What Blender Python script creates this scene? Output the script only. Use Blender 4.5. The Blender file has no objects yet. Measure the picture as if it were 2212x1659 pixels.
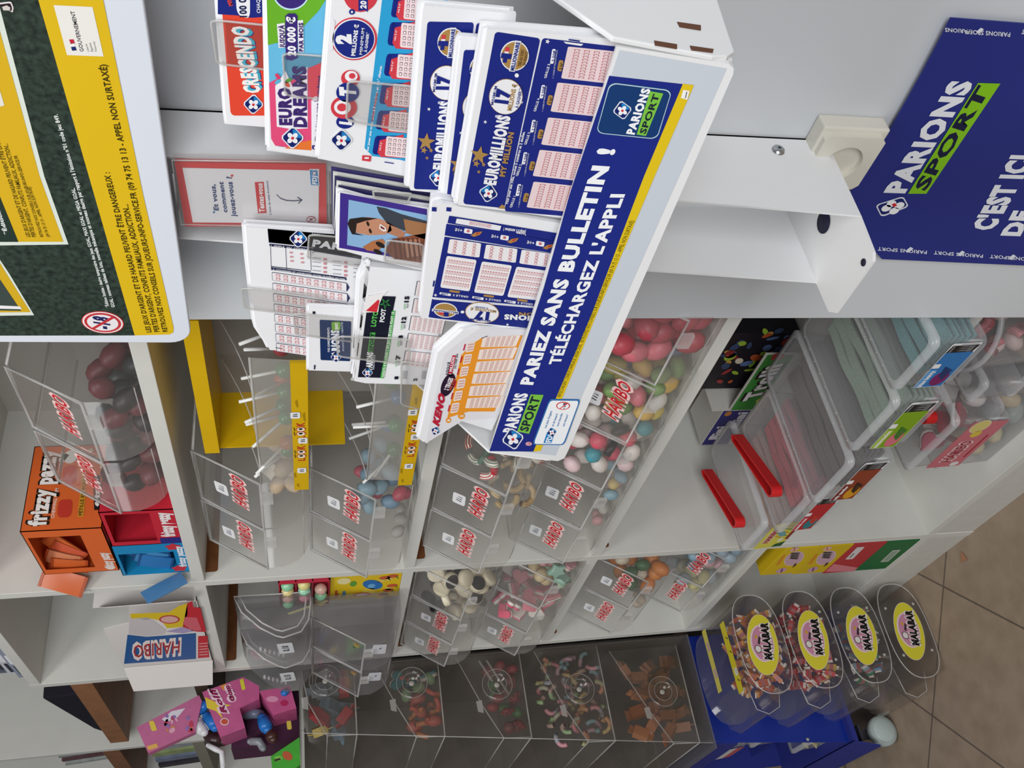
import bpy, bmesh, math, random
from mathutils import Vector, Matrix
random.seed(11)
S = bpy.context.scene
COL = S.collection
V = Vector
W_, H_ = 2212.0, 1659.0
# ---------------------------------------------------------------- camera, light, exposure
FPX = 1958.428
CAM = V((1.49992, -0.64941, 1.34))
CR = V((0.5734972, 0.8189946, -0.0186734))      # level right of the phone
CU = V((-0.174609, 0.1444763, 0.9739807))
CF = V((-0.8003828, 0.5553147, -0.2258606))
cam_d = bpy.data.cameras.new('camera')
cam_d.sensor_fit = 'HORIZONTAL'; cam_d.sensor_width = 36.0
cam_d.lens = FPX / W_ * 36.0
cam_d.clip_start = 0.02
cam = bpy.data.objects.new('camera', cam_d); COL.objects.link(cam)
xa, ya, za = -CU, CR, -CF                        # the phone was held on its side
cam.matrix_world = Matrix(((xa.x, ya.x, za.x, CAM.x), (xa.y, ya.y, za.y, CAM.y), (xa.z, ya.z, za.z, CAM.z), (0, 0, 0, 1)))
S.camera = cam
S.view_settings.view_transform = 'Standard'
S.view_settings.look = 'None'
S.view_settings.gamma = 1.0
S.view_settings.use_curve_mapping = False
S.view_settings.exposure = 0.0
S.cycles.use_denoising = True
S.cycles.transparent_max_bounces = 48
S.cycles.max_bounces = 10
w = bpy.data.worlds.new('shop_air'); S.world = w; w.use_nodes = True
bg = w.node_tree.nodes['Background']
bg.inputs[0].default_value = (0.93, 0.96, 1.0, 1); bg.inputs[1].default_value = 0.15
def area(name, loc, target, size, power, color=(1, 1, 1), size_y=None):
    d = bpy.data.lights.new(name, 'AREA'); d.energy = power; d.color = color
    d.shape = 'RECTANGLE'; d.size = size; d.size_y = size_y or size
    o = bpy.data.objects.new(name, d); COL.objects.link(o); o.location = loc
    o.rotation_euler = (V(target) - V(loc)).to_track_quat('-Z', 'Y').to_euler()
    return o
area('shop_window_daylight', (3.6, -2.6, 1.9), (0.9, 0.0, 1.1), 2.2, 92, (0.95, 0.98, 1.0), 1.8)
area('ceiling_light_panel', (0.9, -1.1, 2.75), (0.9, -0.9, 0.0), 1.2, 22, (1.0, 0.985, 0.95), 0.6)

# ---------------------------------------------------------------- pixel rays -> points of the place
def ray(x, y):
    return CF + CR * (((H_ - y) - H_ / 2) / FPX) - CU * ((x - W_ / 2) / FPX)
def onX(x, y, X): d = ray(x, y); return CAM + d * ((X - CAM.x) / d.x)
def onY(x, y, Y): d = ray(x, y); return CAM + d * ((Y - CAM.y) / d.y)
def onZ(x, y, Z): d = ray(x, y); return CAM + d * ((Z - CAM.z) / d.z)
def onP(x, y, p0, n):
    d = ray(x, y); return CAM + d * ((p0 - CAM).dot(n) / d.dot(n))

# ---------------------------------------------------------------- materials
def lin(c):
    return c / 12.92 if c <= 0.04045 else ((c + 0.055) / 1.055) ** 2.4
def rgb(c):
    if isinstance(c, str):
        c = c.lstrip('#'); c = [int(c[i:i + 2], 16) / 255 for i in (0, 2, 4)]
        return tuple(lin(k) for k in c)
    return tuple(c)
MATS = {}
def base_mat(name):
    m = bpy.data.materials.new(name); m.use_nodes = True
    return m, m.node_tree, m.node_tree.nodes['Principled BSDF']
def M(col, rough=0.5, spec=0.4, metal=0.0, vary=0.0, scale=30.0, bump=0.0, name=None):
    key = ('M', col, rough, spec, metal, vary, scale, bump)
    if key in MATS: return MATS[key]
    m, nt, b = base_mat(name or 'paint')
    c = rgb(col)
    b.inputs['Base Color'].default_value = (*c, 1)
    b.inputs['Roughness'].default_value = rough
    b.inputs['Specular IOR Level'].default_value = spec
    b.inputs['Metallic'].default_value = metal
    if vary or bump:
        tc = nt.nodes.new('ShaderNodeTexCoord')
        n = nt.nodes.new('ShaderNodeTexNoise'); n.inputs['Scale'].default_value = scale; n.inputs['Detail'].default_value = 6
        nt.links.new(tc.outputs['Object'], n.inputs['Vector'])
        if vary:
            mx = nt.nodes.new('ShaderNodeMixRGB'); mx.blend_type = 'MULTIPLY'; mx.inputs[0].default_value = 1
            rp = nt.nodes.new('ShaderNodeValToRGB')
            rp.color_ramp.elements[0].position = 0.3; rp.color_ramp.elements[1].position = 0.7
            rp.color_ramp.elements[0].color = (1 - vary,) * 3 + (1,); rp.color_ramp.elements[1].color = (1, 1, 1, 1)
            nt.links.new(n.outputs['Fac'], rp.inputs[0]); mx.inputs[1].default_value = (*c, 1)
            nt.links.new(rp.outputs[0], mx.inputs[2]); nt.links.new(mx.outputs[0], b.inputs['Base Color'])
        if bump:
            bp = nt.nodes.new('ShaderNodeBump'); bp.inputs['Strength'].default_value = bump; bp.inputs['Distance'].default_value = 0.002
            nt.links.new(n.outputs['Fac'], bp.inputs['Height']); nt.links.new(bp.outputs[0], b.inputs['Normal'])
    MATS[key] = m
    return m
def ink(col): return M(col, 0.45, 0.3)
def glow(col, st):
    key = ('G', col, st)
    if key in MATS: return MATS[key]
    m, nt, b = base_mat('lit'); c = rgb(col)
    b.inputs['Base Color'].default_value = (*c, 1); b.inputs['Emission Color'].default_value = (*c, 1); b.inputs['Emission Strength'].default_value = st
    MATS[key] = m; return m
def CLEAR(tint=(0.955, 0.95, 0.945), haze=0.05, hazecol=(0.55, 0.53, 0.5), rough=0.12, gloss=1.0, scuff=0.0):
    """thin clear plastic wall: light passes straight through, a grazing shine and a little dust on top"""
    key = ('C', tint, haze, hazecol, rough, gloss, scuff)
    if key in MATS: return MATS[key]
    m = bpy.data.materials.new('clear_plastic'); m.use_nodes = True
    nt = m.node_tree; nt.nodes.clear(); N = nt.nodes.new; L = nt.links.new
    out = N('ShaderNodeOutputMaterial'); tr = N('ShaderNodeBsdfTransparent'); tr.inputs[0].default_value = (*tint, 1)
    gl = N('ShaderNodeBsdfGlossy'); gl.inputs['Color'].default_value = (1, 1, 1, 1); gl.inputs['Roughness'].default_value = rough
    df = N('ShaderNodeBsdfDiffuse'); df.inputs[0].default_value = (*hazecol, 1)
    fr = N('ShaderNodeLayerWeight'); fr.inputs['Blend'].default_value = 0.5
    pw = N('ShaderNodeMath'); pw.operation = 'POWER'; pw.inputs[1].default_value = 4.0; L(fr.outputs['Facing'], pw.inputs[0])
    mu = N('ShaderNodeMath'); mu.operation = 'MULTIPLY_ADD'; mu.inputs[1].default_value = 0.55 * gloss; mu.inputs[2].default_value = 0.03 * gloss; L(pw.outputs[0], mu.inputs[0])
    m1 = N('ShaderNodeMixShader'); m2 = N('ShaderNodeMixShader')
    if scuff:
        tc = N('ShaderNodeTexCoord'); nz = N('ShaderNodeTexNoise'); nz.inputs['Scale'].default_value = 40; nz.inputs['Detail'].default_value = 8
        L(tc.outputs['Object'], nz.inputs['Vector'])
        mr = N('ShaderNodeMapRange'); mr.inputs[1].default_value = 0.35; mr.inputs[2].default_value = 0.75; mr.inputs[3].default_value = haze; mr.inputs[4].default_value = haze + scuff
        L(nz.outputs['Fac'], mr.inputs[0]); L(mr.outputs[0], m1.inputs[0])
    else:
        m1.inputs[0].default_value = haze
    L(tr.outputs[0], m1.inputs[1]); L(df.outputs[0], m1.inputs[2])
    L(mu.outputs[0], m2.inputs[0]); L(m1.outputs[0], m2.inputs[1]); L(gl.outputs[0], m2.inputs[2]); L(m2.outputs[0], out.inputs[0])
    MATS[key] = m
    return m

# ---------------------------------------------------------------- mesh building
WL = {}                                           # world location of each object's origin
class MB:
    def __init__(s): s.v = []; s.f = []; s.m = []; s.mats = []; s.sm = []
    def mi(s, mat):
        if mat not in s.mats: s.mats.append(mat)
        return s.mats.index(mat)
    def add(s, vs, fs, mat, smooth=False):
        o = len(s.v); s.v += [V(p) for p in vs]; k = s.mi(mat)
        for f in fs: s.f.append([i + o for i in f]); s.m.append(k); s.sm.append(smooth)
        return s
    def box(s, a, b, mat):
        x0, y0, z0 = a; x1, y1, z1 = b
        vs = [(x0, y0, z0), (x1, y0, z0), (x1, y1, z0), (x0, y1, z0), (x0, y0, z1), (x1, y0, z1), (x1, y1, z1), (x0, y1, z1)]
        return s.add(vs, [(0, 3, 2, 1), (4, 5, 6, 7), (0, 1, 5, 4), (1, 2, 6, 5), (2, 3, 7, 6), (3, 0, 4, 7)], mat)
    def obox(s, c, size, rot, mat):
        c = V(c); h = V(size) * 0.5
        vs = [c + rot @ V((h.x * i, h.y * j, h.z * k)) for k in (-1, 1) for (i, j) in ((-1, -1), (1, -1), (1, 1), (-1, 1))]
        return s.add(vs, [(0, 3, 2, 1), (4, 5, 6, 7), (0, 1, 5, 4), (1, 2, 6, 5), (2, 3, 7, 6), (3, 0, 4, 7)], mat)
    def extr(s, poly, vec, mat, smooth=False, caps=True, capmat=None):
        n = len(poly); vec = V(vec); vs = [V(p) for p in poly] + [V(p) + vec for p in poly]
        s.add(vs, [(i, (i + 1) % n, n + (i + 1) % n, n + i) for i in range(n)], mat, smooth)
        if caps:
            s.add(vs[:n], [tuple(range(n))[::-1]], capmat or mat); s.add(vs[n:], [tuple(range(n))], mat)
        return s
    def face(s, pts, mat): return s.add(pts, [tuple(range(len(pts)))], mat)
    def tube(s, path, r, mat, n=8, caps=True, closed=False):
        path = [V(p) for p in path]; rings = []; up = None
        N = len(path)
        for i, p in enumerate(path):
            a = path[(i - 1) % N] if (i > 0 or closed) else p; b = path[(i + 1) % N] if (i < N - 1 or closed) else p
            t = (b - a).normalized()
            if up is None: up = t.orthogonal().normalized()
            up = (up - t * up.dot(t)).normalized(); q = t.cross(up)
            rr = r[i] if isinstance(r, (list, tuple)) else r
            rings.append([p + (up * math.cos(k * 2 * math.pi / n) + q * math.sin(k * 2 * math.pi / n)) * rr for k in range(n)])
        vs = [p for R in rings for p in R]; fs = []
        for i in range(N if closed else N - 1):
            j = (i + 1) % N
            for k in range(n): fs.append((i * n + k, i * n + (k + 1) % n, j * n + (k + 1) % n, j * n + k))
        if caps and not closed: fs += [tuple(range(n))[::-1], tuple(range((N - 1) * n, N * n))]
        return s.add(vs, fs, mat, True)
    def lathe(s, prof, mat, c=(0, 0, 0), axis='z', n=28, ex=None):
        """prof: (radius, height)"""
        c = V(c)
        e = {'z': (V((1, 0, 0)), V((0, 1, 0)), V((0, 0, 1))), 'x': (V((0, 1, 0)), V((0, 0, 1)), V((1, 0, 0))), 'y': (V((1, 0, 0)), V((0, 0, 1)), V((0, -1, 0)))}[axis] if ex is None else ex
        vs = []
        for r, h in prof:
            for k in range(n):
                a = 2 * math.pi * k / n
                vs.append(c + e[0] * (r * math.cos(a)) + e[1] * (r * math.sin(a)) + e[2] * h)
        fs = []
        for i in range(len(prof) - 1):
            for k in range(n): fs.append((i * n + k, i * n + (k + 1) % n, (i + 1) * n + (k + 1) % n, (i + 1) * n + k))
        return s.add(vs, fs, mat, True)
    def ball(s, c, r, mat, rot=None, n=10):
        c = V(c); r = V((r, r, r)) if not hasattr(r, '__len__') else V(r)
        vs = []; rows = n // 2 + 1
        for i in range(rows):
            t = math.pi * i / (rows - 1)
            for k in range(n):
                a = 2 * math.pi * k / n
                p = V((r.x * math.sin(t) * math.cos(a), r.y * math.sin(t) * math.sin(a), r.z * math.cos(t)))
                vs.append(c + (rot @ p if rot else p))
        fs = [(i * n + k, i * n + (k + 1) % n, (i + 1) * n + (k + 1) % n, (i + 1) * n + k) for i in range(rows - 1) for k in range(n)]
        return s.add(vs, fs, mat, True)
    def build(s, name, parent=None, loc=None, bevel=0.0, seg=2):
        me = bpy.data.meshes.new(name)
        pl = WL[parent.name] if parent else V((0, 0, 0))
        lo = V(loc) if loc is not None else pl
        me.from_pydata([tuple(p - lo) for p in s.v], [], s.f)
        for m in s.mats: me.materials.append(m)
        for p, k, sm in zip(me.polygons, s.m, s.sm): p.material_index = k; p.use_smooth = sm
        bm = bmesh.new(); bm.from_mesh(me)
        bmesh.ops.remove_doubles(bm, verts=bm.verts, dist=1e-7) if not any(s.sm) else bmesh.ops.remove_doubles(bm, verts=bm.verts, dist=1e-6)
        bm.to_mesh(me); bm.free()
        o = bpy.data.objects.new(name, me); COL.objects.link(o)
        WL[o.name] = lo
        if parent: o.parent = parent; o.location = lo - pl
        else: o.location = lo
        if bevel:
            b = o.modifiers.new('bevel', 'BEVEL'); b.width = bevel; b.segments = seg; b.limit_method = 'ANGLE'; b.angle_limit = math.radians(40)
        return o
def thing(name, label, cat, loc, group=None):
    o = bpy.data.objects.new(name, None); COL.objects.link(o); o.location = loc; o.empty_display_size = 0.02
    WL[o.name] = V(loc)
    return tag(o, label, cat, group)
def tag(o, label, cat, group=None):
    o['label'] = label; o['category'] = cat
    if group: o['group'] = group
    return o
def struct(o): o['kind'] = 'structure'; return o
def dup(root, off, label=None, group=None):
    """a copy of a thing with copies of its parts and their sub-parts"""
    def cp(o, par):
        c = o.copy(); COL.objects.link(c); WL[c.name] = WL[o.name] + V(off)
        if par: c.parent = par
        for ch in o.children: cp(ch, c)
        return c
    r = cp(root, None); r.location = root.location + V(off)
    if label: r['label'] = label
    if group: r['group'] = group
    return r

# ---------------------------------------------------------------- printed matter
_GL = {}
def glyphs(s, bold):
    k = (s, bold)
    if k not in _GL:
        c = bpy.data.curves.new('lettering', 'FONT'); c.body = s; c.size = 1.0; c.offset = bold; c.resolution_u = 2
        c.space_character = 1.0 + bold * 2.2
        o = bpy.data.objects.new('lettering', c); COL.objects.link(o)
        dg = bpy.context.evaluated_depsgraph_get(); me = bpy.data.meshes.new_from_object(o.evaluated_get(dg))
        vs = [v.co.copy() for v in me.vertices]; fs = [tuple(p.vertices) for p in me.polygons]
        bpy.data.objects.remove(o); bpy.data.curves.remove(c); bpy.data.meshes.remove(me)
        if not vs: vs = [V((0, 0, 0))]
        x0 = min(v.x for v in vs); x1 = max(v.x for v in vs)
        _GL[k] = ([((v.x - x0) / max(x1 - x0, 1e-6), v.y / 0.73) for v in vs], fs)
    return _GL[k]
class Art(MB):
    """flat print on a real plane (p0, n); coordinates are those of the photograph, unprojected onto that plane,
    or, with frame=(O, ex, ey), metres along the surface"""
    def __init__(s, p0=None, n=None, frame=None, z=None):
        super().__init__(); s.frame = frame; s.zm = z; s.top = 0
        if frame: s.O, s.ex, s.ey = (V(k) for k in frame); s.n = s.ex.cross(s.ey).normalized()
        else:
            s.p0 = V(p0); s.n = V(n).normalized()
            if (CAM - s.p0).dot(s.n) < 0: s.n = -s.n
    def P(s, q, l=0):
        if s.frame: return s.O + s.ex * q[0] + s.ey * q[1] + s.n * (0.0002 + 0.00016 * l)
        x, y = q
        if s.zm: x = s.zm[0] + x / s.zm[2]; y = s.zm[1] + y / s.zm[2]
        return onP(x, y, s.p0, s.n) + s.n * (0.0002 + 0.00016 * l)
    def p(s, col, pts, l=0): return s.face([s.P(q, l) for q in pts], ink(col) if isinstance(col, (str, tuple)) else col)
    def e(s, col, c, rx, ry=None, l=0, ang=0.0, n=32):
        ry = ry or rx; ca, sa = math.cos(ang), math.sin(ang)
        return s.p(col, [(c[0] + rx * math.cos(t) * ca - ry * math.sin(t) * sa, c[1] + rx * math.cos(t) * sa + ry * math.sin(t) * ca) for t in (2 * math.pi * k / n for k in range(n))], l)
    def ring(s, col, c, rx, ry, wd, l=0, ang=0.0, n=36):
        ca, sa = math.cos(ang), math.sin(ang)
        def q(t, k): x = (rx - k) * math.cos(t); y = (ry - k) * math.sin(t); return s.P((c[0] + x * ca - y * sa, c[1] + x * sa + y * ca), l)
        vs = []
        for i in range(n): t = 2 * math.pi * i / n; vs += [q(t, 0), q(t, wd)]
        return s.add(vs, [(2 * i, 2 * ((i + 1) % n), 2 * ((i + 1) % n) + 1, 2 * i + 1) for i in range(n)], ink(col))
    def q4(s, Q, a, b):
        (x0, y0), (x1, y1), (x2, y2), (x3, y3) = Q
        return ((x0 * (1 - a) + x1 * a) * (1 - b) + (x3 * (1 - a) + x2 * a) * b, (y0 * (1 - a) + y1 * a) * (1 - b) + (y3 * (1 - a) + y2 * a) * b)
    def rr(s, col, Q, ra=0.1, rb=0.1, l=0, only=None):
        pts = []
        for i, (cx, cy) in enumerate(((0, 0), (1, 0), (1, 1), (0, 1))):
            if only and i not in only: pts.append(s.q4(Q, cx, cy)); continue
            ox = ra if cx == 0 else 1 - ra; oy = rb if cy == 0 else 1 - rb
            a0 = math.pi + i * math.pi / 2
            for k in range(6):
                t = a0 + k * math.pi / 10; pts.append(s.q4(Q, ox + ra * math.cos(t), oy + rb * math.sin(t)))
        return s.p(col, pts, l)
    def t(s, col, txt, b0, b1, t0, l=2, bold=0.0):
        """b0, b1: both ends of the baseline; t0: top of the first capital"""
        pts, fs = glyphs(txt, bold); O = s.P(b0, l); e1 = s.P(b1, l) - O; e2 = s.P(t0, l) - O
        return s.add([O + e1 * a + e2 * b for a, b in pts], fs, ink(col))
    def cells(s, col, Q, nu, nv, fu=0.6, fv=0.62, l=2, hole=None, hl=None):
        vs = []; fs = []; vh = []
        for i in range(nu):
            for j in range(nv):
                o = len(vs)
                def quad(ff, gg, ly): return [s.P(s.q4(Q, (i + 0.5 + ff * a) / nu, (j + 0.5 + gg * b) / nv), ly) for a, b in ((-.5, -.5), (.5, -.5), (.5, .5), (-.5, .5))]
                vs += quad(fu, fv, l); fs.append((o, o + 1, o + 2, o + 3))
                if hole: vh += quad(fu * 0.66, fv * 0.66, l + 1)
        s.add(vs, fs, ink(col))
        if hole: s.add(vh, fs, ink(hole))
        return s
    def star(s, col, c, r, l=2, rot=0.0, k=0.42):
        return s.p(col, [(c[0] + (r if i % 2 == 0 else r * k) * math.cos(rot + i * math.pi / 5), c[1] + (r if i % 2 == 0 else r * k) * math.sin(rot + i * math.pi / 5)) for i in range(10)], l)
    def clover(s, c, r, l=2, rot=0.0):
        """dark blue diamond with a white four-leaf clover and a red heart"""
        def dia(k): return [(c[0] + k * math.cos(rot + a), c[1] + k * math.sin(rot + a)) for a in (math.radians(d + j) for d in (0, 90, 180, 270) for j in (-9, 0, 9))]
        s.p('#e8ebf2', dia(r), l); s.p('#14236b', dia(r * 0.86), l + 1)
        s.p('#1f7fc4', [(c[0] + r * .8 * math.cos(rot + a), c[1] + r * .8 * math.sin(rot + a)) for a in (0, -.3, -1.2, -1.57)] + [c], l + 2)
        for d in (45, 135, 225, 315):
            a = rot + math.radians(d); s.e('#f4f4f8', (c[0] + r * 0.33 * math.cos(a), c[1] + r * 0.33 * math.sin(a)), r * 0.27, r * 0.22, l + 3, a, 14)
        s.p('#d42531', [(c[0] + r * .17 * math.cos(rot + a), c[1] + r * .17 * math.sin(rot + a)) for a in (.78, 2.36, 3.93, 5.5)], l + 4)
        return s
# ---------------------------------------------------------------- shared materials
LAM = M('#d9d8d2', 0.42, 0.4, vary=0.05, scale=18, name='white_melamine')
LAM2 = M('#cfcdc6', 0.5, 0.35, vary=0.06, scale=40, name='white_edging')
WALLM = M('#d3d6da', 0.33, 0.45, vary=0.03, scale=5, name='white_panel')
STEEL = M('#e9e9ea', 0.38, 0.5, name='white_powder_coat')
PAPER = M('#f0f0f3', 0.7, 0.2, name='paper')
BROWN = M('#7a4a28', 0.6, 0.3, vary=0.3, scale=60, name='brown_hardboard')
CHROME = M('#b9bcc0', 0.25, 0.6, metal=1.0, name='screw_metal')
CLR = CLEAR(); CLRBIN = CLEAR((0.955, 0.95, 0.945), 0.10, (0.62, 0.6, 0.57), 0.14, 1.0)
RIM = CLEAR((0.93, 0.93, 0.93), 0.34, (0.86, 0.85, 0.83), 0.1, 1.5)  # clear plastic rims; their bright edge highlights are put into the whitish haze
CARD = M('#8d8578', 0.8, 0.1, name='grey_board')

# ---------------------------------------------------------------- floor: square beige tiles laid on the diagonal
def floor():
    m, nt, b = base_mat('floor_tiles'); N = nt.nodes.new; L = nt.links.new
    tc = N('ShaderNodeTexCoord'); br = N('ShaderNodeTexBrick'); br.offset = 0; br.squash = 1
    br.inputs['Scale'].default_value = 1; br.inputs['Brick Width'].default_value = 0.297; br.inputs['Row Height'].default_value = 0.297
    br.inputs['Mortar Size'].default_value = 0.0022; br.inputs['Mortar Smooth'].default_value = 0.1; br.inputs['Bias'].default_value = -0.4
    br.inputs['Color1'].default_value = (*rgb('#a3907d'), 1); br.inputs['Color2'].default_value = (*rgb('#998672'), 1); br.inputs['Mortar'].default_value = (*rgb('#6b5f54'), 1)
    L(tc.outputs['Object'], br.inputs['Vector'])
    nz = N('ShaderNodeTexNoise'); nz.inputs['Scale'].default_value = 22; nz.inputs['Detail'].default_value = 8; L(tc.outputs['Object'], nz.inputs['Vector'])
    rp = N('ShaderNodeValToRGB'); rp.color_ramp.elements[0].position = 0.3; rp.color_ramp.elements[0].color = (.82, .8, .78, 1); rp.color_ramp.elements[1].position = 0.62; rp.color_ramp.elements[1].color = (1, 1, 1, 1)
    L(nz.outputs['Fac'], rp.inputs[0])
    vo = N('ShaderNodeTexVoronoi'); vo.inputs['Scale'].default_value = 26; L(tc.outputs['Object'], vo.inputs['Vector'])
    sp = N('ShaderNodeMath'); sp.operation = 'GREATER_THAN'; sp.inputs[1].default_value = 0.05; L(vo.outputs['Distance'], sp.inputs[0])
    ad = N('ShaderNodeMapRange'); ad.inputs[3].default_value = 0.72; ad.inputs[4].default_value = 1.0; L(sp.outputs[0], ad.inputs[0])
    mx = N('ShaderNodeMixRGB'); mx.blend_type = 'MULTIPLY'; mx.inputs[0].default_value = 1; L(br.outputs['Color'], mx.inputs[1]); L(rp.outputs[0], mx.inputs[2])
    mx2 = N('ShaderNodeMixRGB'); mx2.blend_type = 'MULTIPLY'; mx2.inputs[0].default_value = 1; L(mx.outputs[0], mx2.inputs[1]); L(ad.outputs[0], mx2.inputs[2])
    L(mx2.outputs[0], b.inputs['Base Color']); b.inputs['Roughness'].default_value = 0.55
    bp = N('ShaderNodeBump'); bp.inputs['Strength'].default_value = 0.5; bp.inputs['Distance'].default_value = 0.003; bp.invert = True
    L(br.outputs['Fac'], bp.inputs['Height']); L(bp.outputs[0], b.inputs['Normal'])
    A = V((-0.1538, -0.0557, 0)); ang = math.atan2(-0.1725, -0.1496) - math.radians(2.2)
    R = Matrix.Rotation(-ang, 3, 'Z'); me = bpy.data.meshes.new('floor')
    cs = [R @ (V(p) - A) for p in ((-3, -3.5, 0), (4.2, -3.5, 0), (4.2, 0.6, 0), (-3, 0.6, 0))]
    dn = [c + V((0, 0, -0.02)) for c in cs]
    me.from_pydata([tuple(c) for c in cs + dn], [], [(0, 1, 2, 3), (7, 6, 5, 4), (0, 4, 5, 1), (1, 5, 6, 2), (2, 6, 7, 3), (3, 7, 4, 0)])
    me.materials.append(m); o = bpy.data.objects.new('floor', me); COL.objects.link(o)
    o.location = A; o.rotation_euler = (0, 0, ang); WL[o.name] = A
    struct(o)
floor()
WX = 0.7215                                       # free edge of the white partition the slip stand hangs on
struct(MB().box((WX, -0.02, 0), (2.6, -0.002, 2.5), WALLM).build('wall_right', bevel=0.001))
struct(MB().box((-3, 0.45, 0), (2.6, 0.5, 2.5), M('#b9b6ae', 0.7, 0.2, vary=0.05, name='shop_wall')).build('wall_back'))
struct(MB().box((-3.0, -3.5, 0), (-2.95, 0.6, 2.5), M('#8d8880', 0.7, 0.2, name='shop_wall_far')).build('wall_left'))

# ---------------------------------------------------------------- the white candy shelving: z of board tops
BZ = {0: 1.878, 1: 1.5245, 2: 1.171, 3: 0.8255, 4: 0.477, 5: 0.110}
BT = 0.0195
def shelf():
    t = thing('shelving_unit', 'white melamine wall shelving full of candy bins, running left from the partition', 'shelves', (0.2, 0.0, 0))
    for k, z in BZ.items():
        MB().box((-0.456, 0, z - BT), (0.88, 0.36, z), LAM).build('board', t, bevel=0.0008)
    for X in (0.0, -0.455, 0.9):
        b = MB(); b.box((X - 0.019, -0.0004, 0.0), (X, 0.36, 1.879), LAM)
        d = b.build('divider', t, bevel=0.0008)
        if X < 0.5:                               # dark brown slot cut along the top of the divider in every cell
            for k in (1, 2, 3, 4):
                u = BZ[k] - BT
                pts = [(X, 0.016, u - 0.0005), (X, 0.34, u - 0.0005), (X, 0.34, u - 0.0205), (X, 0.021, u - 0.0205)] + [(X, 0.016 + 0.005 * (1 - math.cos(a)) * 0.9, u - 0.0155 - 0.005 * math.sin(a)) for a in (1.2, .6, 0)]
                MB().extr(pts, (0.0006, 0, 0), BROWN).build('slot', d)
    MB().box((-0.456, 0.352, 0.1), (0.88, 0.358, 1.86), M('#c4c2bb', 0.6, 0.3, name='back_sheet')).build('back_panel', t)
    MB().box((-0.456, 0.001, 0.0), (0.88, 0.02, BZ[5] - BT), LAM2).build('plinth', t, bevel=0.0008)
shelf()
def shelf2():
    t = thing('bookcase', 'white bookcase with brown wooden boards beyond the left end of the candy shelving', 'shelves', (-0.75, 0, 0))
    for X in (-0.985, -1.45): MB().box((X - 0.019, 0.0, 0), (X, 0.36, 2.3), LAM).build('upright', t, bevel=0.0008)
    for z in (0.45, 0.85, 1.28): MB().box((-0.985, 0.01, z), (-0.476, 0.36, z + 0.03), M('#5a4436', 0.6, 0.3, vary=0.2, name='dark_board')).build('shelf_board', t)
    MB().box((-0.935, 0.0, 1.767), (-0.478, 0.32, 1.809), M('#9a6a48', 0.55, 0.3, vary=0.25, scale=25, name='brown_wood')).build('brown_board', t, bevel=0.001)
    MB().box((-1.43, 0.0, 1.80), (-1.006, 0.32, 1.84), M('#8a5f42', 0.55, 0.3, vary=0.25, scale=25, name='brown_wood')).build('brown_board', t, bevel=0.001)
    MB().box((-0.985, 0.34, 0), (-0.476, 0.35, 2.3), M('#5d564e', 0.8, 0.1, name='dim_back')).build('back_panel', t)
    MB().box((-1.45, 0.34, 0), (-1.006, 0.35, 2.3), M('#5d564e', 0.8, 0.1, name='dim_back')).build('back_panel', t)
shelf2()

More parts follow.
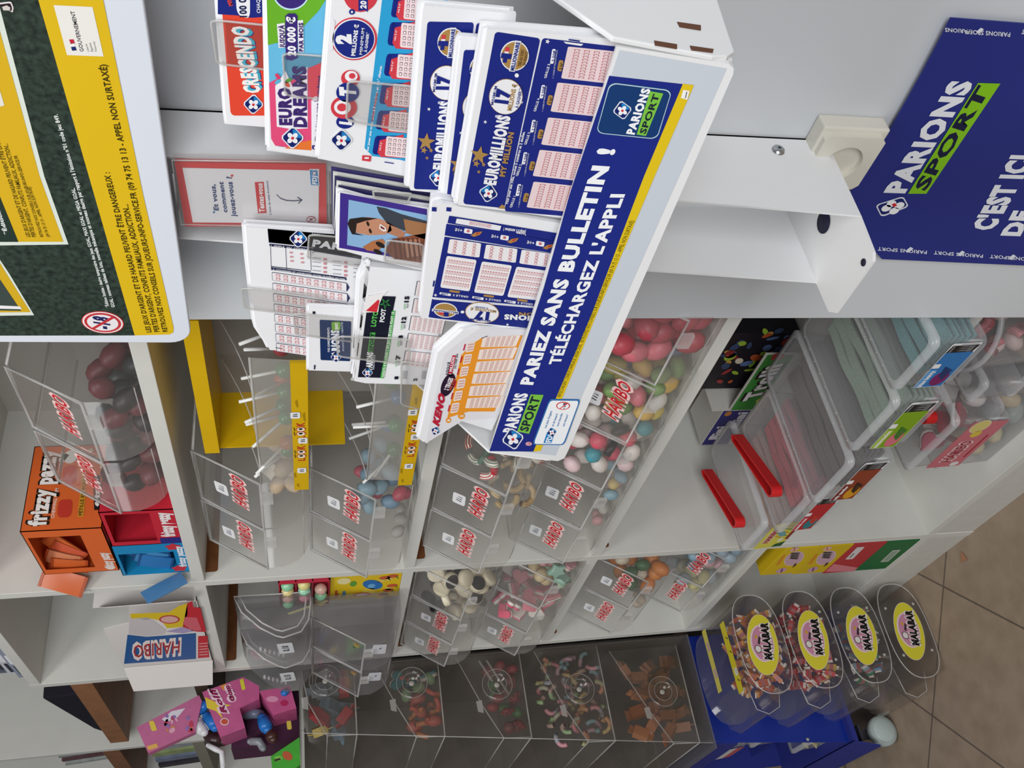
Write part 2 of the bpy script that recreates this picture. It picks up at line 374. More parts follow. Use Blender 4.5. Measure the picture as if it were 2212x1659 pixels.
# ---------------------------------------------------------------- upright bracket and slip stand
def bulletin_stand():
    t = thing('lottery_slip_stand', 'white metal stand of lottery slips hung on the partition, with a long blue header strip', 'display stand', (0.95, -0.02, 0.85))
    xr, xl = 0.993, 0.902
    def fy(z): return -0.122 + (z - 0.855) * (0.045 / 0.589)
    def flange(x): return [(x, -0.0205, 0.851), (x, fy(0.851), 0.851), (x, fy(1.5), 1.5), (x, -0.0205, 1.5)]
    p = MB(); p.extr(flange(xr - 0.002), (0.002, 0, 0), STEEL); p.extr(flange(xl), (0.002, 0, 0), STEEL)
    p.box((xl, -0.0225, 0.851), (xr, -0.0205, 1.5), STEEL)
    post = p.build('post', t)
    pl = MB(); pl.extr([(xr, -0.0205, 0.848), (xr - 0.003, -0.12, 0.848), (0.986, -0.160, 0.848), (0.981, -0.166, 0.848), (0.91, -0.166, 0.848), (0.902, -0.158, 0.848), (0.902, -0.0205, 0.848)], (0, 0, 0.003), STEEL)
    bp = pl.build('bottom_plate', t)
    dk = M('#23233a', 0.6, 0.2)
    h = MB(); c = onZ(1865, 567, 0.8515); h.lathe([(0.0001, 0.0004), (0.0035, 0.0004), (0.0035, 0)], dk, c); h.build('hole', bp)
    h = MB(); c = onZ(1779, 480, 0.8515); h.lathe([(0.0001, 0.0004), (0.011, 0.0004), (0.011, 0)], dk, c); h.build('hole', bp)
    sc = MB(); c = onX(1681, 325, xr); sc.lathe([(0.0001, 0.0035), (0.003, 0.0035), (0.0055, 0.0022), (0.0065, 0)], CHROME, c, 'x')
    sc.lathe([(0.0001, 0.0037), (0.0018, 0.0037), (0.0019, 0.0034)], M('#33363a', 0.4, 0.4), c, 'x', n=6); sc.build('screw', post, loc=None)
    # trough of the stand: two cheeks, floor, back, stepped back plates
    zf, zb = 1.15, 1.267
    def cheek(x, wd):
        pts = [(x, -0.18, 1.152), (x, -0.1925, 1.090), (x, -0.1915, 1.080), (x, -0.186, 1.0735), (x, -0.03, 1.060), (x, -0.03, 1.268), (x, -0.172, 1.158)]
        return MB().extr(pts, (wd, 0, 0), STEEL)
    ck = cheek(1.187, 0.004).build('side_cheek', t, bevel=0.001)
    for q in ([(170, 130), (310, 150), (310, 180), (185, 160)], [(35, 240), (170, 262), (170, 290), (40, 268)], [(245, 270), (385, 290), (380, 312), (255, 296)]):
        s = MB(); pts = [onX(1400 + x / 2.724, y / 2.724, 1.1912) for x, y in q]; s.extr(pts, (0.0003, 0, 0), M('#6b4a3a', 0.8, 0.1)); s.build('slot', ck)
    cheek(0.698, 0.003).build('side_cheek', t, bevel=0.001)
    MB().extr([(0.701, -0.190, 1.0745), (0.701, -0.03, 1.0615), (0.701, -0.03, 1.0645), (0.701, -0.190, 1.0775)], (0.486, 0, 0), STEEL).build('trough_floor', t)
    MB().box((0.701, -0.032, 1.0645), (1.187, -0.03, 1.33), STEEL).build('back_plate', t)
    # front strip
    p0 = V((0, -0.18, 1.15)); n = V((0, -0.98, 0.2))
    s = MB(); ft = [onP(x, y, p0, n) for x, y in ((1057, 974), (1170, 992), (1205, 996), (1219, 990), (1228, 972), (1584, 160), (1585, 148), (1575, 138), (1420, 113), (1332, 100))]
    s.extr(ft, -n * -0.0 + V((0, 0.004, -0.0008)), STEEL)
    strip = s.build('header_strip', t)
    a = Art(p0, n)
    a.p('#c9cfd8', [(1062, 968), (1200, 984), (1570, 148), (1338, 108)], 0)
    a.p('#1d2a83', [(1057, 974), (1158, 975), (1282, 680), (1394, 380), (1476, 181), (1316, 163), (1230, 420), (1175, 620)], 1)
    a.p('#e2c21c', [(1152, 975), (1168, 973), (1290, 675), (1414, 380), (1499, 183), (1475, 180), (1391, 380), (1279, 675)], 2)
    a.zm = (860, 680, 3.456)
    a.clover((857, 922), 78, 3, -0.2)
    a.t('#f4f5f8', 'PARIONS', (868, 874), (968, 582), (780, 872), 3, 0.05)
    a.p('#7cc243', [(888, 868), (990, 590), (1086, 594), (978, 884)], 3)
    a.t('#1c2436', 'SPORT', (966, 868), (1062, 612), (904, 858), 4, 0.03)
    a.rr('#2f6fb0', [(1000, 965), (1130, 622), (1364, 626), (1240, 968)], 0.1, 0.08, 4)
    a.rr('#f3f5f8', [(1012, 958), (1135, 634), (1352, 636), (1232, 960)], 0.1, 0.08, 5)
    a.p('#1f7fc4', [(1085, 950), (1112, 870), (1172, 872), (1145, 950)], 6); a.t('#f4f5f8', 'FDJ', (1140, 944), (1160, 888), (1098, 944), 7, 0.04)
    a.clover((1148, 868), 36, 6, -0.2)
    for i, (tx, (x0, y0)) in enumerate((("Les jeux d'argent", (1106, 838)), ('et de hasard', (1160, 826)), ('sont interdits', (1196, 826)), ('aux mineurs*', (1240, 826)))):
        L = (126, 92, 96, 92)[i]; a.t('#2f6fb0', tx, (x0, y0), (x0 + L * .36, y0 - L), (x0 - 17, y0 - 2), 6, 0.02)
    a.e('#d8383c', (1232, 672), 52, 30, 6, 0); a.e('#f3f5f8', (1232, 672), 44, 24, 7); a.t('#222a55', '-18', (1246, 694), (1258, 652), (1222, 690), 8, 0.04)
    a.p('#d8383c', [(1204, 690), (1208, 694), (1264, 656), (1260, 650)], 9)
    a.e('#d8a0ac', (975, 958), 24, 15, 4); a.t('#a03046', '-18', (982, 966), (988, 948), (968, 966), 5)
    a.t('#f4f5f8', 'PARIEZ SANS BULLETIN !', (1000, 520), (1618, -1242), (910, 514), 3, 0.055)
    a.t('#f4f5f8', "TÉLÉCHARGEZ L'APPLI", (1204, 366), (1690, -905), (1122, 364), 3, 0.04)
    a.t('#3b3510', "PERTES D'ARGENT, CONFLITS FAMILIAUX, ADDICTION... RETROUVEZ NOS CONSEILS SUR JOUEURS-INFO-SERVICE.FR (09 74 75 13 13 - APPEL NON SURTAXÉ)", (1212, 612), (1762, -705), (1186, 608), 3)
    a.zm = (860, 0, 3.95)
    a.rr('#16457a', [(1680, 1135), (1800, 690), (2345, 760), (2215, 1190)], 0.12, 0.12, 2); a.rr('#cfe0ee', [(1688, 1130), (1806, 698), (2338, 766), (2209, 1184)], 0.12, 0.12, 3); a.rr('#14396f', [(1694, 1124), (1811, 706), (2330, 772), (2204, 1176)], 0.12, 0.12, 4)
    a.clover((1913, 932), 76, 5, -0.15); a.t('#f4f5f8', 'PARIONS', (2012, 1142), (2152, 752), (1944, 1132), 5, 0.05)
    a.p('#7cc243', [(2034, 1140), (2150, 770), (2262, 790), (2114, 1152)], 5); a.t('#1c2436', 'SPORT', (2108, 1136), (2230, 800), (2056, 1126), 6, 0.03)
    a.zm = (1400, 0, 2.724); a.p('#f2f2ee', [(192, 572), (230, 582), (244, 530), (206, 524)], 4); a.p('#5d5d60', [(216, 572), (221, 572), (230, 536), (225, 534)], 5)
    a.build('lettering', strip)
    # small reflector tape at the right end of the strip
    return t, strip
STAND, STRIP = bulletin_stand()

def tab(px, Y, up=None):
    """clear acrylic divider tab of a pocket, standing in front of its slips"""
    n = V((0, -1, 0)); p0 = V((0, Y, 0)); a = Art(p0, n)
    pts = []
    for i, (cx, cy) in enumerate(((0, 0), (1, 0), (1, 1), (0, 1))):
        ox = 0.07 if cx == 0 else 0.93; oy = 0.16 if cy == 0 else 0.84; a0 = math.pi + i * math.pi / 2
        for k in range(5):
            tt = a0 + k * math.pi / 8; q = a.q4(px, ox + 0.07 * math.cos(tt), oy + 0.16 * math.sin(tt)); pts.append(onY(q[0], q[1], Y))
    b = MB(); b.extr(pts, (0, 0.0018, 0), CLR); b.tube([p + V((0, 0.0009, 0)) for p in pts], 0.0009, RIM, 6, closed=True)
    b.build('pocket_tab', STAND)
tab([(455, 44), (468, 139), (640, 160), (630, 62)], -0.0885)
tab([(611, 116), (616, 208), (760, 222), (760, 128)], -0.1105)
tab([(752, 176), (748, 262), (900, 288), (905, 190)], -0.1360)
tab([(521, 623), (528, 668), (720, 690), (700, 640)], -0.1090)
tab([(633, 678), (639, 724), (800, 745), (790, 692)], -0.1165)
tab([(726, 728), (730, 772), (885, 790), (884, 734)], -0.1405)
tab([(867, 782), (866, 876), (925, 890), (935, 790)], -0.1420)
tab([(668, 508), (664, 560), (800, 580), (800, 520)], -0.1095)
tab([(806, 414), (808, 430), (880, 440), (890, 420)], -0.1425)
tab([(835, 520), (830, 566), (912, 580), (915, 530)], -0.1440)
# ---------------------------------------------------------------- slips standing in the stand
def slip(name, label, cat, Y, outline, art, thick=0.008, fan=0, group=None, mat=None):
    """a stack of printed slips: outline in photograph coordinates on the upright plane y = Y"""
    n = V((0, -1, 0)); p0 = V((0, Y, 0)); pts = [onY(x, y, Y) for x, y in outline]; pts = [V((min(p.x, 1.1835), p.y, p.z)) for p in pts]
    zmin = min(p.z for p in pts); c = sum(pts, V()) / len(pts)
    b = MB(); b.extr(pts, (0, thick * (0.25 if fan else 1), 0), mat or PAPER)
    for i in range(fan):                          # the sheets behind stick out a little
        d = V((random.uniform(-0.004, 0.0015), 0, random.uniform(0.0, 0.004))); y = thick * (0.27 + 0.7 * i / fan)
        b.extr([p + d + V((0, y, 0)) for p in pts], (0, thick * 0.6 / fan, 0), PAPER)
    o = b.build(name, loc=(c.x, Y + thick / 2, zmin)); tag(o, label, cat, group)
    a = Art(p0, n); art(a); a.build('print', o)
    return o
Z2 = (440, 0, 3.95); Z3 = (860, 0, 3.95); Z6 = (340, 340, 3.95); Z7 = (860, 380, 3.95); Z8 = (860, 680, 3.456); Z9 = (500, 600, 3.95)
def art_crescendo(a):
    a.zm = Z2
    a.p('#e84a34', [(160, 130), (150, -300), (900, -300), (900, 985), (262, 985), (240, 975), (228, 950)], 0)
    a.p('#1d2a83', [(118, -300), (120, 118), (300, 130), (410, 150), (900, 110), (900, -300)], 1)
    a.rr('#f4f4f8', [(285, 120), (270, -60), (395, -60), (395, 160)], 0.3, 0.3, 2); a.t('#1b2050', '100 000 €', (368, 142), (350, -170), (306, 142), 3, 0.04)
    a.t('#f4f4f8', 'CHAQUE', (484, 108), (478, -60), (452, 106), 3, 0.02); a.t('#e84a34', 'MINIMUM', (250, 40), (190, -120), (215, 50), 3, 0.03)
    a.t('#1d2a83', 'CRESCENDO', (502, 770), (412, 240), (372, 770), 1, 0.05)
    a.t('#43b5cf', 'CRESCENDO', (496, 776), (404, 232), (366, 774), 2, 0.05)
    a.t('#f8f4f0', 'CRESCENDO', (480, 790), (372, 222), (346, 786), 3, 0.05)
    a.clover((424, 884), 82, 3, 0.05)
def art_dreams(a):
    a.zm = Z2
    a.p('#6cbfe6', [(534, -200), (560, 690), (575, 1180), (640, 1250), (940, 1275), (1000, 900), (1100, -200)], 0)
    a.p('#6db52b', [(532, -200), (548, 382), (700, 345), (860, 215), (980, 90), (1050, -20), (1080, -200)], 1)
    a.p('#e8507e', [(558, 704), (575, 1180), (610, 1240), (760, 1262), (960, 1262), (1040, 860), (1060, 510), (900, 575), (760, 680), (650, 655)], 1)
    a.p('#e04a5a', [(1062, 505), (1020, 850), (920, 850), (890, 700), (900, 575)], 2)
    a.p('#ee7a35', [(690, 1262), (800, 1215), (922, 1190), (930, 1280)], 2)
    a.e('#cfeafa', (745, -75), 158, 158, 2); a.e('#3e2a7a', (745, -78), 146, 146, 3)
    a.p('#f3f1f8', [(918, 850), (1000, 862), (985, 1345), (920, 1270)], 3)
    a.e('#f3f1f8', (960, 840), 34, 22, 3)
    a.p('#3c2a78', [(925, 1232), (992, 1236), (985, 1290), (922, 1262)], 4); a.t('#f4f4f8', '1', (972, 1268), (972, 1248), (940, 1262), 5, 0.04)
    a.t('#3c2a78', 'Choisissez vos numéros', (974, 1208), (996, 640), (946, 1206), 5, 0.03)
    a.p('#f6f2f8', [(624, 1076), (610, 730), (700, 600), (760, 740), (885, 560), (888, 1090), (760, 1098)], 3)
    a.t('#40286f', 'EURO', (748, 1062), (736, 742), (646, 1060), 5, 0.06)
    a.t('#40286f', 'DREAMS', (874, 1080), (868, 560), (768, 1076), 5, 0.06)
    for c, (x, y), an in (('#e0406a', (632, 645), .9), ('#5bb8d8', (632, 690), -.6), ('#e05a3a', (712, 712), .8), ('#5aa63a', (722, 680), -.5)): a.e(c, (x, y), 30, 16, 5, an)
    a.clover((758, 1168), 92, 4, 0.03)
    a.p('#3e2a7a', [(700, 500), (696, 130), (720, 108), (780, 108), (800, 130), (800, 490), (750, 510)], 4)
    a.t('#f6f4fa', '20 000 €', (784, 470), (778, 135), (716, 466), 6, 0.05)
    a.p('#f6f2f8', [(640, 405), (624, 200), (690, 190), (696, 400)], 3); a.t('#40286f', "JUSQU'À", (690, 400), (686, 206), (648, 398), 5, 0.04)
    a.p('#f6f2f8', [(808, 440), (800, 170), (848, 165), (855, 440)], 3); a.t('#40286f', 'PAR MOIS', (848, 432), (846, 186), (812, 432), 5, 0.04)
def grille(a, cx, cy, w, h, l, col='#d8606a', lab='#1d2a83', sk=0.0, nu=5, nv=4):
    Q = [(cx - w / 2, cy + h / 2), (cx - w / 2 + sk, cy - h / 2), (cx + w / 2 + sk, cy - h / 2 + w * .1), (cx + w / 2, cy + h / 2 + w * .1)]
    a.rr('#f6dedd', Q, 0.08, 0.08, l); a.cells(col, [a.q4(Q, .06, .06), a.q4(Q, .94, .06), a.q4(Q, .94, .94), a.q4(Q, .06, .94)], nu, nv, 0.62, 0.56, l + 1, '#f8ecec', l + 2)
def art_loto(a):
    a.zm = Z2
    a.p('#2fa4d9', [(1372, 1262), (1540, -160), (2100, -160), (1900, 1420), (1676, 1362), (1440, 1330)], 0)
    a.e('#d8404c', (1284, 328), 196, 184, 1); a.e('#f3f3f8', (1280, 328), 182, 172, 2); a.p('#f3f3f8', [(1090, 160), (1120, 180), (1100, 430), (1070, 420)], 2)
    a.e('#1c2a84', (1282, 328), 172, 162, 3)
    a.t('#f4f4f8', '2', (1252, 370), (1246, 285), (1134, 370), 4, 0.08); a.t('#f4f4f8', 'MILLIONS €', (1290, 470), (1322, 202), (1256, 468), 4, 0.05)
    a.t('#f4f4f8', 'MINIMUM', (1352, 460), (1372, 235), (1326, 458), 4, 0.01); a.t('#f4f4f8', 'À GAGNER*', (1392, 440), (1412, 270), (1368, 438), 4, 0.03)
    a.e('#d8404c', (1340, -60), 150, 160, 1); a.p('#1c2a84', [(1320, 90), (1320, -80), (1400, -80), (1400, 100), (1375, 82)], 2); a.t('#f4f4f8', '20 000 €', (1385, 70), (1390, -190), (1335, 66), 3, 0.05)
    a.e('#1c2a84', (1265, 97), 26, 24, 2); a.t('#f4f4f8', '+', (1276, 108), (1276, 86), (1252, 108), 3, 0.08)
    a.e('#1c2a84', (1206, 1036), 76, 58, 2); a.e('#d8404c', (1196, 912), 112, 96, 3); a.e('#f4f4f8', (1184, 908), 72, 62, 4); a.e('#d8404c', (1178, 908), 40, 34, 5)
    a.e('#1c2a84', (1228, 782), 98, 84, 4); a.e('#d8404c', (1252, 662), 80, 70, 3); a.e('#f4f4f8', (1258, 644), 54, 46, 4); a.e('#d8404c', (1266, 640), 28, 24, 5)
    a.t('#f4f4f8', 'T', (1290, 818), (1284, 742), (1164, 806), 6, 0.08); a.t('#f4f4f8', 'L', (1256, 1060), (1254, 1010), (1160, 1048), 6, 0.08)
    a.clover((1174, 1190), 92, 3, 0.05)
    a.t('#eaf4fb', 'Pour jouer une grille, cochez 5 numéros et 1 n° chance.', (1404, 1300), (1522, 556), (1384, 1296), 2, 0.04)
    a.t('#c9303e', 'cochez 5 numéros', (1440, 1034), (1484, 790), (1424, 1030), 3, 0.05)
    a.p('#d8404c', [(1352, 1320), (1430, 1326), (1424, 1376), (1350, 1366)], 2); a.t('#f4f4f8', '1', (1406, 1350), (1406, 1336), (1372, 1350), 3, 0.06)
    a.p('#1c2a84', [(1540, 1374), (1620, 1388), (1622, 1396), (1542, 1382)], 2)
    for i, (cx, cy, h) in enumerate(((1614, 1240, 168), (1642, 1026, 170), (1672, 800, 190), (1712, 556, 200), (1742, 292, 210), (1772, 60, 190))):
        a.rr('#1c2a84', [(cx - 178, cy + h * .42), (cx - 150, cy - h * .5), (cx + 60, cy - h * .5), (cx + 60, cy + h * .6)], 0.2, 0.1, 1)
        a.p('#d8404c', [(cx - 132, cy + h * .34), (cx - 112, cy - h * .28), (cx + 90, cy - h * .58), (cx + 90, cy + h * .62), (cx - 104, cy + h * .56)], 2)
        a.t('#f4f4f8', 'vos 5 n°', (cx - 106, cy + h * .24), (cx - 92, cy - h * .2), (cx - 122, cy + h * .24), 3, 0.03)
        a.t('#1c2a84', 'grille %d - 2,20€' % (i + 1), (cx - 140, cy + h * .42), (cx - 112, cy - h * .5), (cx - 160, cy + h * .42), 3, 0.03)
        grille(a, cx + 26, cy, 190, h, 3, '#8a6a78', sk=14, nu=4)
def em_head(a, O, eu, ev, l=1):
    """the dark blue title band of a draw slip: O = lower outer corner of the band, eu along the writing, ev towards its top (photo units)"""
    def q(u, v): return (O[0] + eu[0] * u + ev[0] * v, O[1] + eu[1] * u + ev[1] * v)
    def T(c, s, u0, u1, v0, v1, b=0.03, ll=3): a.t(c, s, q(u0, v0), q(u1, v0), q(u0, v1), ll, b)
    ang = math.atan2(eu[1], eu[0]); ru = math.hypot(*eu); rv = math.hypot(*ev)
    def E(c, u, v, r1, ll, k=1.0): a.e(c, q(u, v), ru * r1, rv * r1 * k * ru / rv, ll, ang)
    a.clover(q(.075, .42), ru * .052, l + 1, ang)
    T('#f4f4f8', 'EUROMILLIONS', .125, .53, .30, .58, .06); T('#b18a4e', 'MY MILLION', .18, .44, .12, .25, .05)
    a.star('#b18a4e', q(.285, .83), ru * .055, l + 2, ang); a.star('#b18a4e', q(.235, .86), ru * .022, l + 2); a.star('#b18a4e', q(.235, .68), ru * .014, l + 2); a.star('#b18a4e', q(.19, .76), ru * .012, l + 2)
    for u, v in ((.48, .86), (.52, .62), (.62, .1)): a.star('#e8e8f2', q(u, v), ru * .012, l + 2)
    E('#b18a4e', .64, .5, .103, l + 2, .94); E('#f4f4f8', .64, .5, .1, l + 3, .94)
    T('#1d2a83', 'MINIMUM', .585, .695, .76, .83, .01, l + 5); T('#1d2a83', '17', .60, .685, .44, .74, .08, l + 5); T('#b18a4e', 'MILLIONS €', .565, .72, .3, .41, .04, l + 5); T('#1d2a83', 'À GAGNER**', .585, .70, .15, .23, .02, l + 5)
    E('#f4f4f8', .77, .35, .012, l + 3)
    E('#f4f4f8', .88, .5, .087, l + 2, .94); E('#b18a4e', .88, .5, .08, l + 3, .94)
    a.p('#f4f4f8', [q(.79, .42), q(.97, .42), q(.97, .56), q(.79, .56)], l + 4); T('#1d2a83', 'MILLIONNAIRE', .797, .963, .445, .54, .04, l + 6); T('#1d2a83', '1', .86, .89, .6, .82, .08, l + 5)
    a.p('#f4f4f8', [q(.875, .66), q(.90, .66), q(.90, .76), q(.875, .76)], l + 4); a.p('#d8404c', [q(.90, .66), q(.925, .66), q(.925, .76), q(.90, .76)], l + 4); a.p('#1d2a83', [q(.835, .66), q(.86, .66), q(.86, .76), q(.835, .76)], l + 4)
    T('#5d4728', 'TIRÉ AU SORT', .825, .925, .3, .38, .02, l + 5); T('#5d4728', 'EN FRANCE*', .835, .92, .2, .27, .02, l + 5)
def art_em_back(a):
    a.zm = Z3
    a.rr('#1d2a83', [(132, 1612), (250, 182), (648, 190), (476, 1622)], 0.02, 0.06, 0)
    em_head(a, (470, 1622), (172, -1432), (-338, -10))
    a.p('#f2f2f6', [(484, 1590), (520, 1240), (526, 1240), (490, 1590)], 2)
    a.p('#b18a4e', [(440, 1625), (478, 1625), (482, 1600), (466, 1588), (440, 1608)], 3)
    a.rr('#1d2a83', [(490, 1600), (668, 196), (860, 196), (700, 1650)], 0.02, 0.1, 0)
def art_em_mid(a):
    a.zm = Z3
    a.rr('#1d2a83', [(400, 1800), (562, 424), (900, 430), (740, 1800)], 0.02, 0.05, 0)
    em_head(a, (740, 1800), (170, -1380), (-334, -10))
def art_em_front(a):
    a.zm = Z3
    a.rr('#1d2a83', [(552, 1738), (828, 268), (1214, 326), (905, 1775)], 0.02, 0.08, 0)
    em_head(a, (892, 1770), (312, -1452), (-348, -44))
    a.rr('#1d2a83', [(905, 1800), (1230, 322), (2060, 420), (1630, 1860)], 0.02, 0.03, 0)
    a.t('#f4f4f8', 'Pour jouer une grille, cochez 5 numéros et 2 étoiles.', (936, 1735), (1082, 1120), (914, 1732), 2, 0.03)
    a.p('#b18a4e', [(850, 1772), (912, 1778), (906, 1752), (886, 1738)], 3)
    a.star('#f4f4f8', (1274, 350), 22, 2)
    a.p('#f4f4f8', [(1410, 350), (1580, 372), (1560, 388), (1430, 368)], 2); a.p('#1d2a83', [(1452, 326), (1548, 340), (1550, 352), (1454, 338)], 3)
    for i, (cx, cy, h) in enumerate(((1300, 1672, 210), (1352, 1402, 214), (1424, 1130, 222), (1504, 840, 238), (1594, 545, 262))):
        Q = [(cx - 205, cy + h * .5 - 12), (cx - 145, cy - h * .5 - 22), (cx + 350, cy - h * .5 + 30), (cx + 290, cy + h * .5 + 42)]
        a.rr('#f0d8da', Q, 0.03, 0.05, 2); a.cells('#c8737c', [a.q4(Q, .05, .08), a.q4(Q, .96, .08), a.q4(Q, .96, .93), a.q4(Q, .05, .93)], 10, 5, 0.62, 0.56, 3, '#f3e2e3', 4)
        a.t('#f4f4f8', 'GRILLE %d' % (i + 1), (cx - 330, cy + h * .45), (cx - 296, cy - h * .02), (cx - 352, cy + h * .45), 2, 0.02)
        a.rr('#f4f4f8', [(cx - 300, cy - h * .02), (cx - 280, cy - h * .5), (cx - 250, cy - h * .5), (cx - 270, cy - h * .02)], 0.1, 0.3, 2); a.t('#1d2a83', '2,50€', (cx - 262, cy - h * .1), (cx - 248, cy - h * .46), (cx - 286, cy - h * .1), 3, 0.03)
        a.rr('#b18a4e', [(cx - 240, cy + h * .2), (cx - 222, cy - h * .15), (cx - 182, cy - h * .12), (cx - 200, cy + h * .24)], 0.25, 0.25, 2); a.t('#3d3018', '5 N°', (cx - 198, cy + h * .16), (cx - 184, cy - h * .06), (cx - 222, cy + h * .16), 3, 0.03)
        a.t('#e8e8f2', '+ 1 CODE MY MILLION INCLUS', (cx - 268, cy + h * .46), (cx - 234, cy - h * .46), (cx - 280, cy + h * .46), 2)
def art_em_upside(a):
    a.zm = Z7
    a.p('#1d2a83', [(288, 262), (328, 266), (326, 302), (286, 298)], 1); a.p('#1d2a83', [(412, 264), (454, 268), (452, 302), (410, 298)], 1)
    a.rr('#1d2a83', [(420, 400), (436, 336), (1560, 520), (1540, 590)], 0.02, 0.2, 1)
    a.rr('#1d2a83', [(396, 506), (412, 404), (1540, 580), (1520, 690)], 0.02, 0.15, 1)
    a.p('#1d2a83', [(396, 516), (1500, 690), (1400, 1130), (292, 1032), (345, 770)], 1)
    a.rr('#1d2a83', [(258, 1206), (290, 1044), (1400, 1140), (1370, 1325)], 0.03, 0.12, 1)
    a.rr('#f2f2f6', [(488, 400), (500, 356), (880, 420), (866, 464)], 0.06, 0.3, 3); a.cells('#d06a72', [(540, 398), (548, 366), (860, 418), (850, 450)], 4, 1, 0.36, 0.6, 4, '#f6ecec', 5)
    a.t('#f2f2f6', "jusqu'à 5 semaines !", (1090, 462), (900, 436), (1086, 490), 3, 0.03); a.t('#f2f2f6', 'Jouez', (1090, 496), (1010, 484), (1088, 470), 3, 0.03)
    for i, (cx, cy) in enumerate(((598, 462), (908, 518), (1212, 570))):
        a.rr('#f2f2f6', [(cx - 40, cy + 18), (cx - 32, cy - 22), (cx + 38, cy - 10), (cx + 30, cy + 30)], 0.15, 0.2, 3); a.p('#d06a72', [(cx - 14, cy + 10), (cx - 10, cy - 10), (cx + 12, cy - 6), (cx + 8, cy + 14)], 4)
        a.p('#b98243', [(cx + 20, cy + 40), (cx + 60, cy + 14), (cx + 120, cy + 6), (cx + 100, cy + 34), (cx + 50, cy + 52)], 3); a.p('#c8323c', [(cx + 66, cy + 22), (cx + 96, cy + 12), (cx + 90, cy + 24), (cx + 66, cy + 34)], 4)
        a.t('#f2f2f6', '+1€', (cx - 50, cy - 12), (cx - 112, cy - 22), (cx - 54, cy + 10), 3, 0.04)
        ox = cx - 598; oy = cy - 462
        Q = [(418 + ox, 655 + oy * .8), (440 + ox, 532 + oy * .85), (708 + ox, 570 + oy * .85), (692 + ox, 692 + oy * .8)]
        a.rr('#f4f0f2', Q, 0.06, 0.1, 3)
        for j in range(4):
            for k in range(3):
                c = a.q4(Q, .16 + .22 * j, .2 + .3 * k); a.star('#d06a72', c, 20, 4, .3); a.star('#f4f0f2', c, 12, 5, .3)
        Q = [(358 + ox * .93, 946 + oy * .75), (414 + ox * .97, 676 + oy * .85), (670 + ox * .97, 712 + oy * .85), (608 + ox * .93, 980 + oy * .7)]
        a.rr('#f4f0f2', Q, 0.06, 0.06, 3); a.cells('#d06a72', [a.q4(Q, .08, .06), a.q4(Q, .93, .06), a.q4(Q, .93, .95), a.q4(Q, .08, .95)], 5, 10, 0.62, 0.6, 4, '#f6ecec', 5)
        a.rr('#b18a4e', [(434 + ox * .94, 984 + oy * .7), (440 + ox * .94, 966 + oy * .7), (528 + ox * .94, 978 + oy * .7), (522 + ox * .94, 996 + oy * .7)], 0.1, 0.4, 3)
        a.t('#f2f2f6', 'GRILLE %d' % (5 - i), (600 + ox * .9, 1020 + oy * .6), (468 + ox * .9, 1004 + oy * .6), (596 + ox * .9, 1036 + oy * .6), 3, 0.02)
        a.rr('#f2f2f6', [(350 + ox * .9, 1004 + oy * .6), (356 + ox * .9, 986 + oy * .6), (452 + ox * .9, 1000 + oy * .6), (446 + ox * .9, 1022 + oy * .6)], 0.08, 0.4, 3); a.t('#1d2a83', '2,50€', (424 + ox * .9, 998 + oy * .6), (366 + ox * .9, 992 + oy * .6), (422 + ox * .9, 1012 + oy * .6), 4, 0.03)
    a.star('#f4f4f8', (318, 1012), 15, 3); a.star('#f4f4f8', (932, 1264), 14, 3)
    a.e('#f4f4f8', (402, 1140), 102, 64, 3, .1); a.e('#b18a4e', (402, 1140), 92, 56, 4, .1); a.p('#f4f4f8', [(290, 1124), (516, 1150), (512, 1172), (286, 1146)], 5); a.t('#1d2a83', 'MILLIONNAIRE', (508, 1154), (298, 1130), (506, 1168), 6, 0.03); a.t('#1d2a83', '1', (430, 1160), (390, 1156), (428, 1192), 6, 0.06); a.p('#d8404c', [(350, 1156), (390, 1160), (388, 1178), (348, 1174)], 5)
    a.e('#f4f4f8', (548, 1156), 16, 12, 3)
    a.e('#b18a4e', (716, 1160), 146, 90, 3, .1); a.e('#f4f4f8', (716, 1160), 140, 84, 4, .1)
    a.t('#1d2a83', '17', (780, 1160), (650, 1148), (770, 1222), 6, 0.08); a.t('#b18a4e', 'MILLIONS €', (836, 1140), (616, 1114), (832, 1162), 6, 0.03); a.t('#1d2a83', 'À GAGNER**', (766, 1116), (640, 1100), (764, 1130), 6, 0.02); a.t('#1d2a83', 'MINIMUM', (786, 1222), (616, 1206), (782, 1240), 6, 0.01)
    a.t('#f4f4f8', 'EUROMILLIONS', (1560, 1210), (905, 1176), (1552, 1250), 4, 0.06); a.t('#b18a4e', 'MY MILLION', (1500, 1180), (1030, 1158), (1496, 1208), 4, 0.05)
    a.p('#f2f2f6', [(300, 1042), (1400, 1136), (1400, 1144), (300, 1050)], 2); a.p('#1d2a83', [(292, 938), (300, 888), (314, 890), (306, 940)], 3)
slip('betting_slip_stack', 'stack of red slips headed CRESCENDO, furthest back in the right column', 'lottery slips', -0.0865, [(466, -60), (470, 0), (487, 240), (491, 268), (579, 275), (640, 281), (640, -60)], art_crescendo, 0.008, 3)
slip('betting_slip_stack', 'stack of pink, blue and green slips headed EURO DREAMS with purple letters', 'lottery slips', -0.1085, [(575, -60), (577, 0), (582, 324), (689, 339), (760, 349), (760, -60)], art_dreams, 0.010, 2)
slip('betting_slip_stack', 'stack of white slips with red and blue LOTO balls and a blue grid side', 'lottery slips', -0.1320, [(722, -60), (718, 0), (690, 342), (865, 378), (930, 390), (945, -60)], art_loto, 0.014, 3)
slip('betting_slip_stack', 'rear stack of dark blue slips headed EUROMILLIONS, beside the white grid slips', 'lottery slips', -0.1490, [(917, 12), (914, 25), (884, 405), (887, 411), (981, 421), (1080, 430), (1115, 30)], art_em_back, 0.0115, 5)
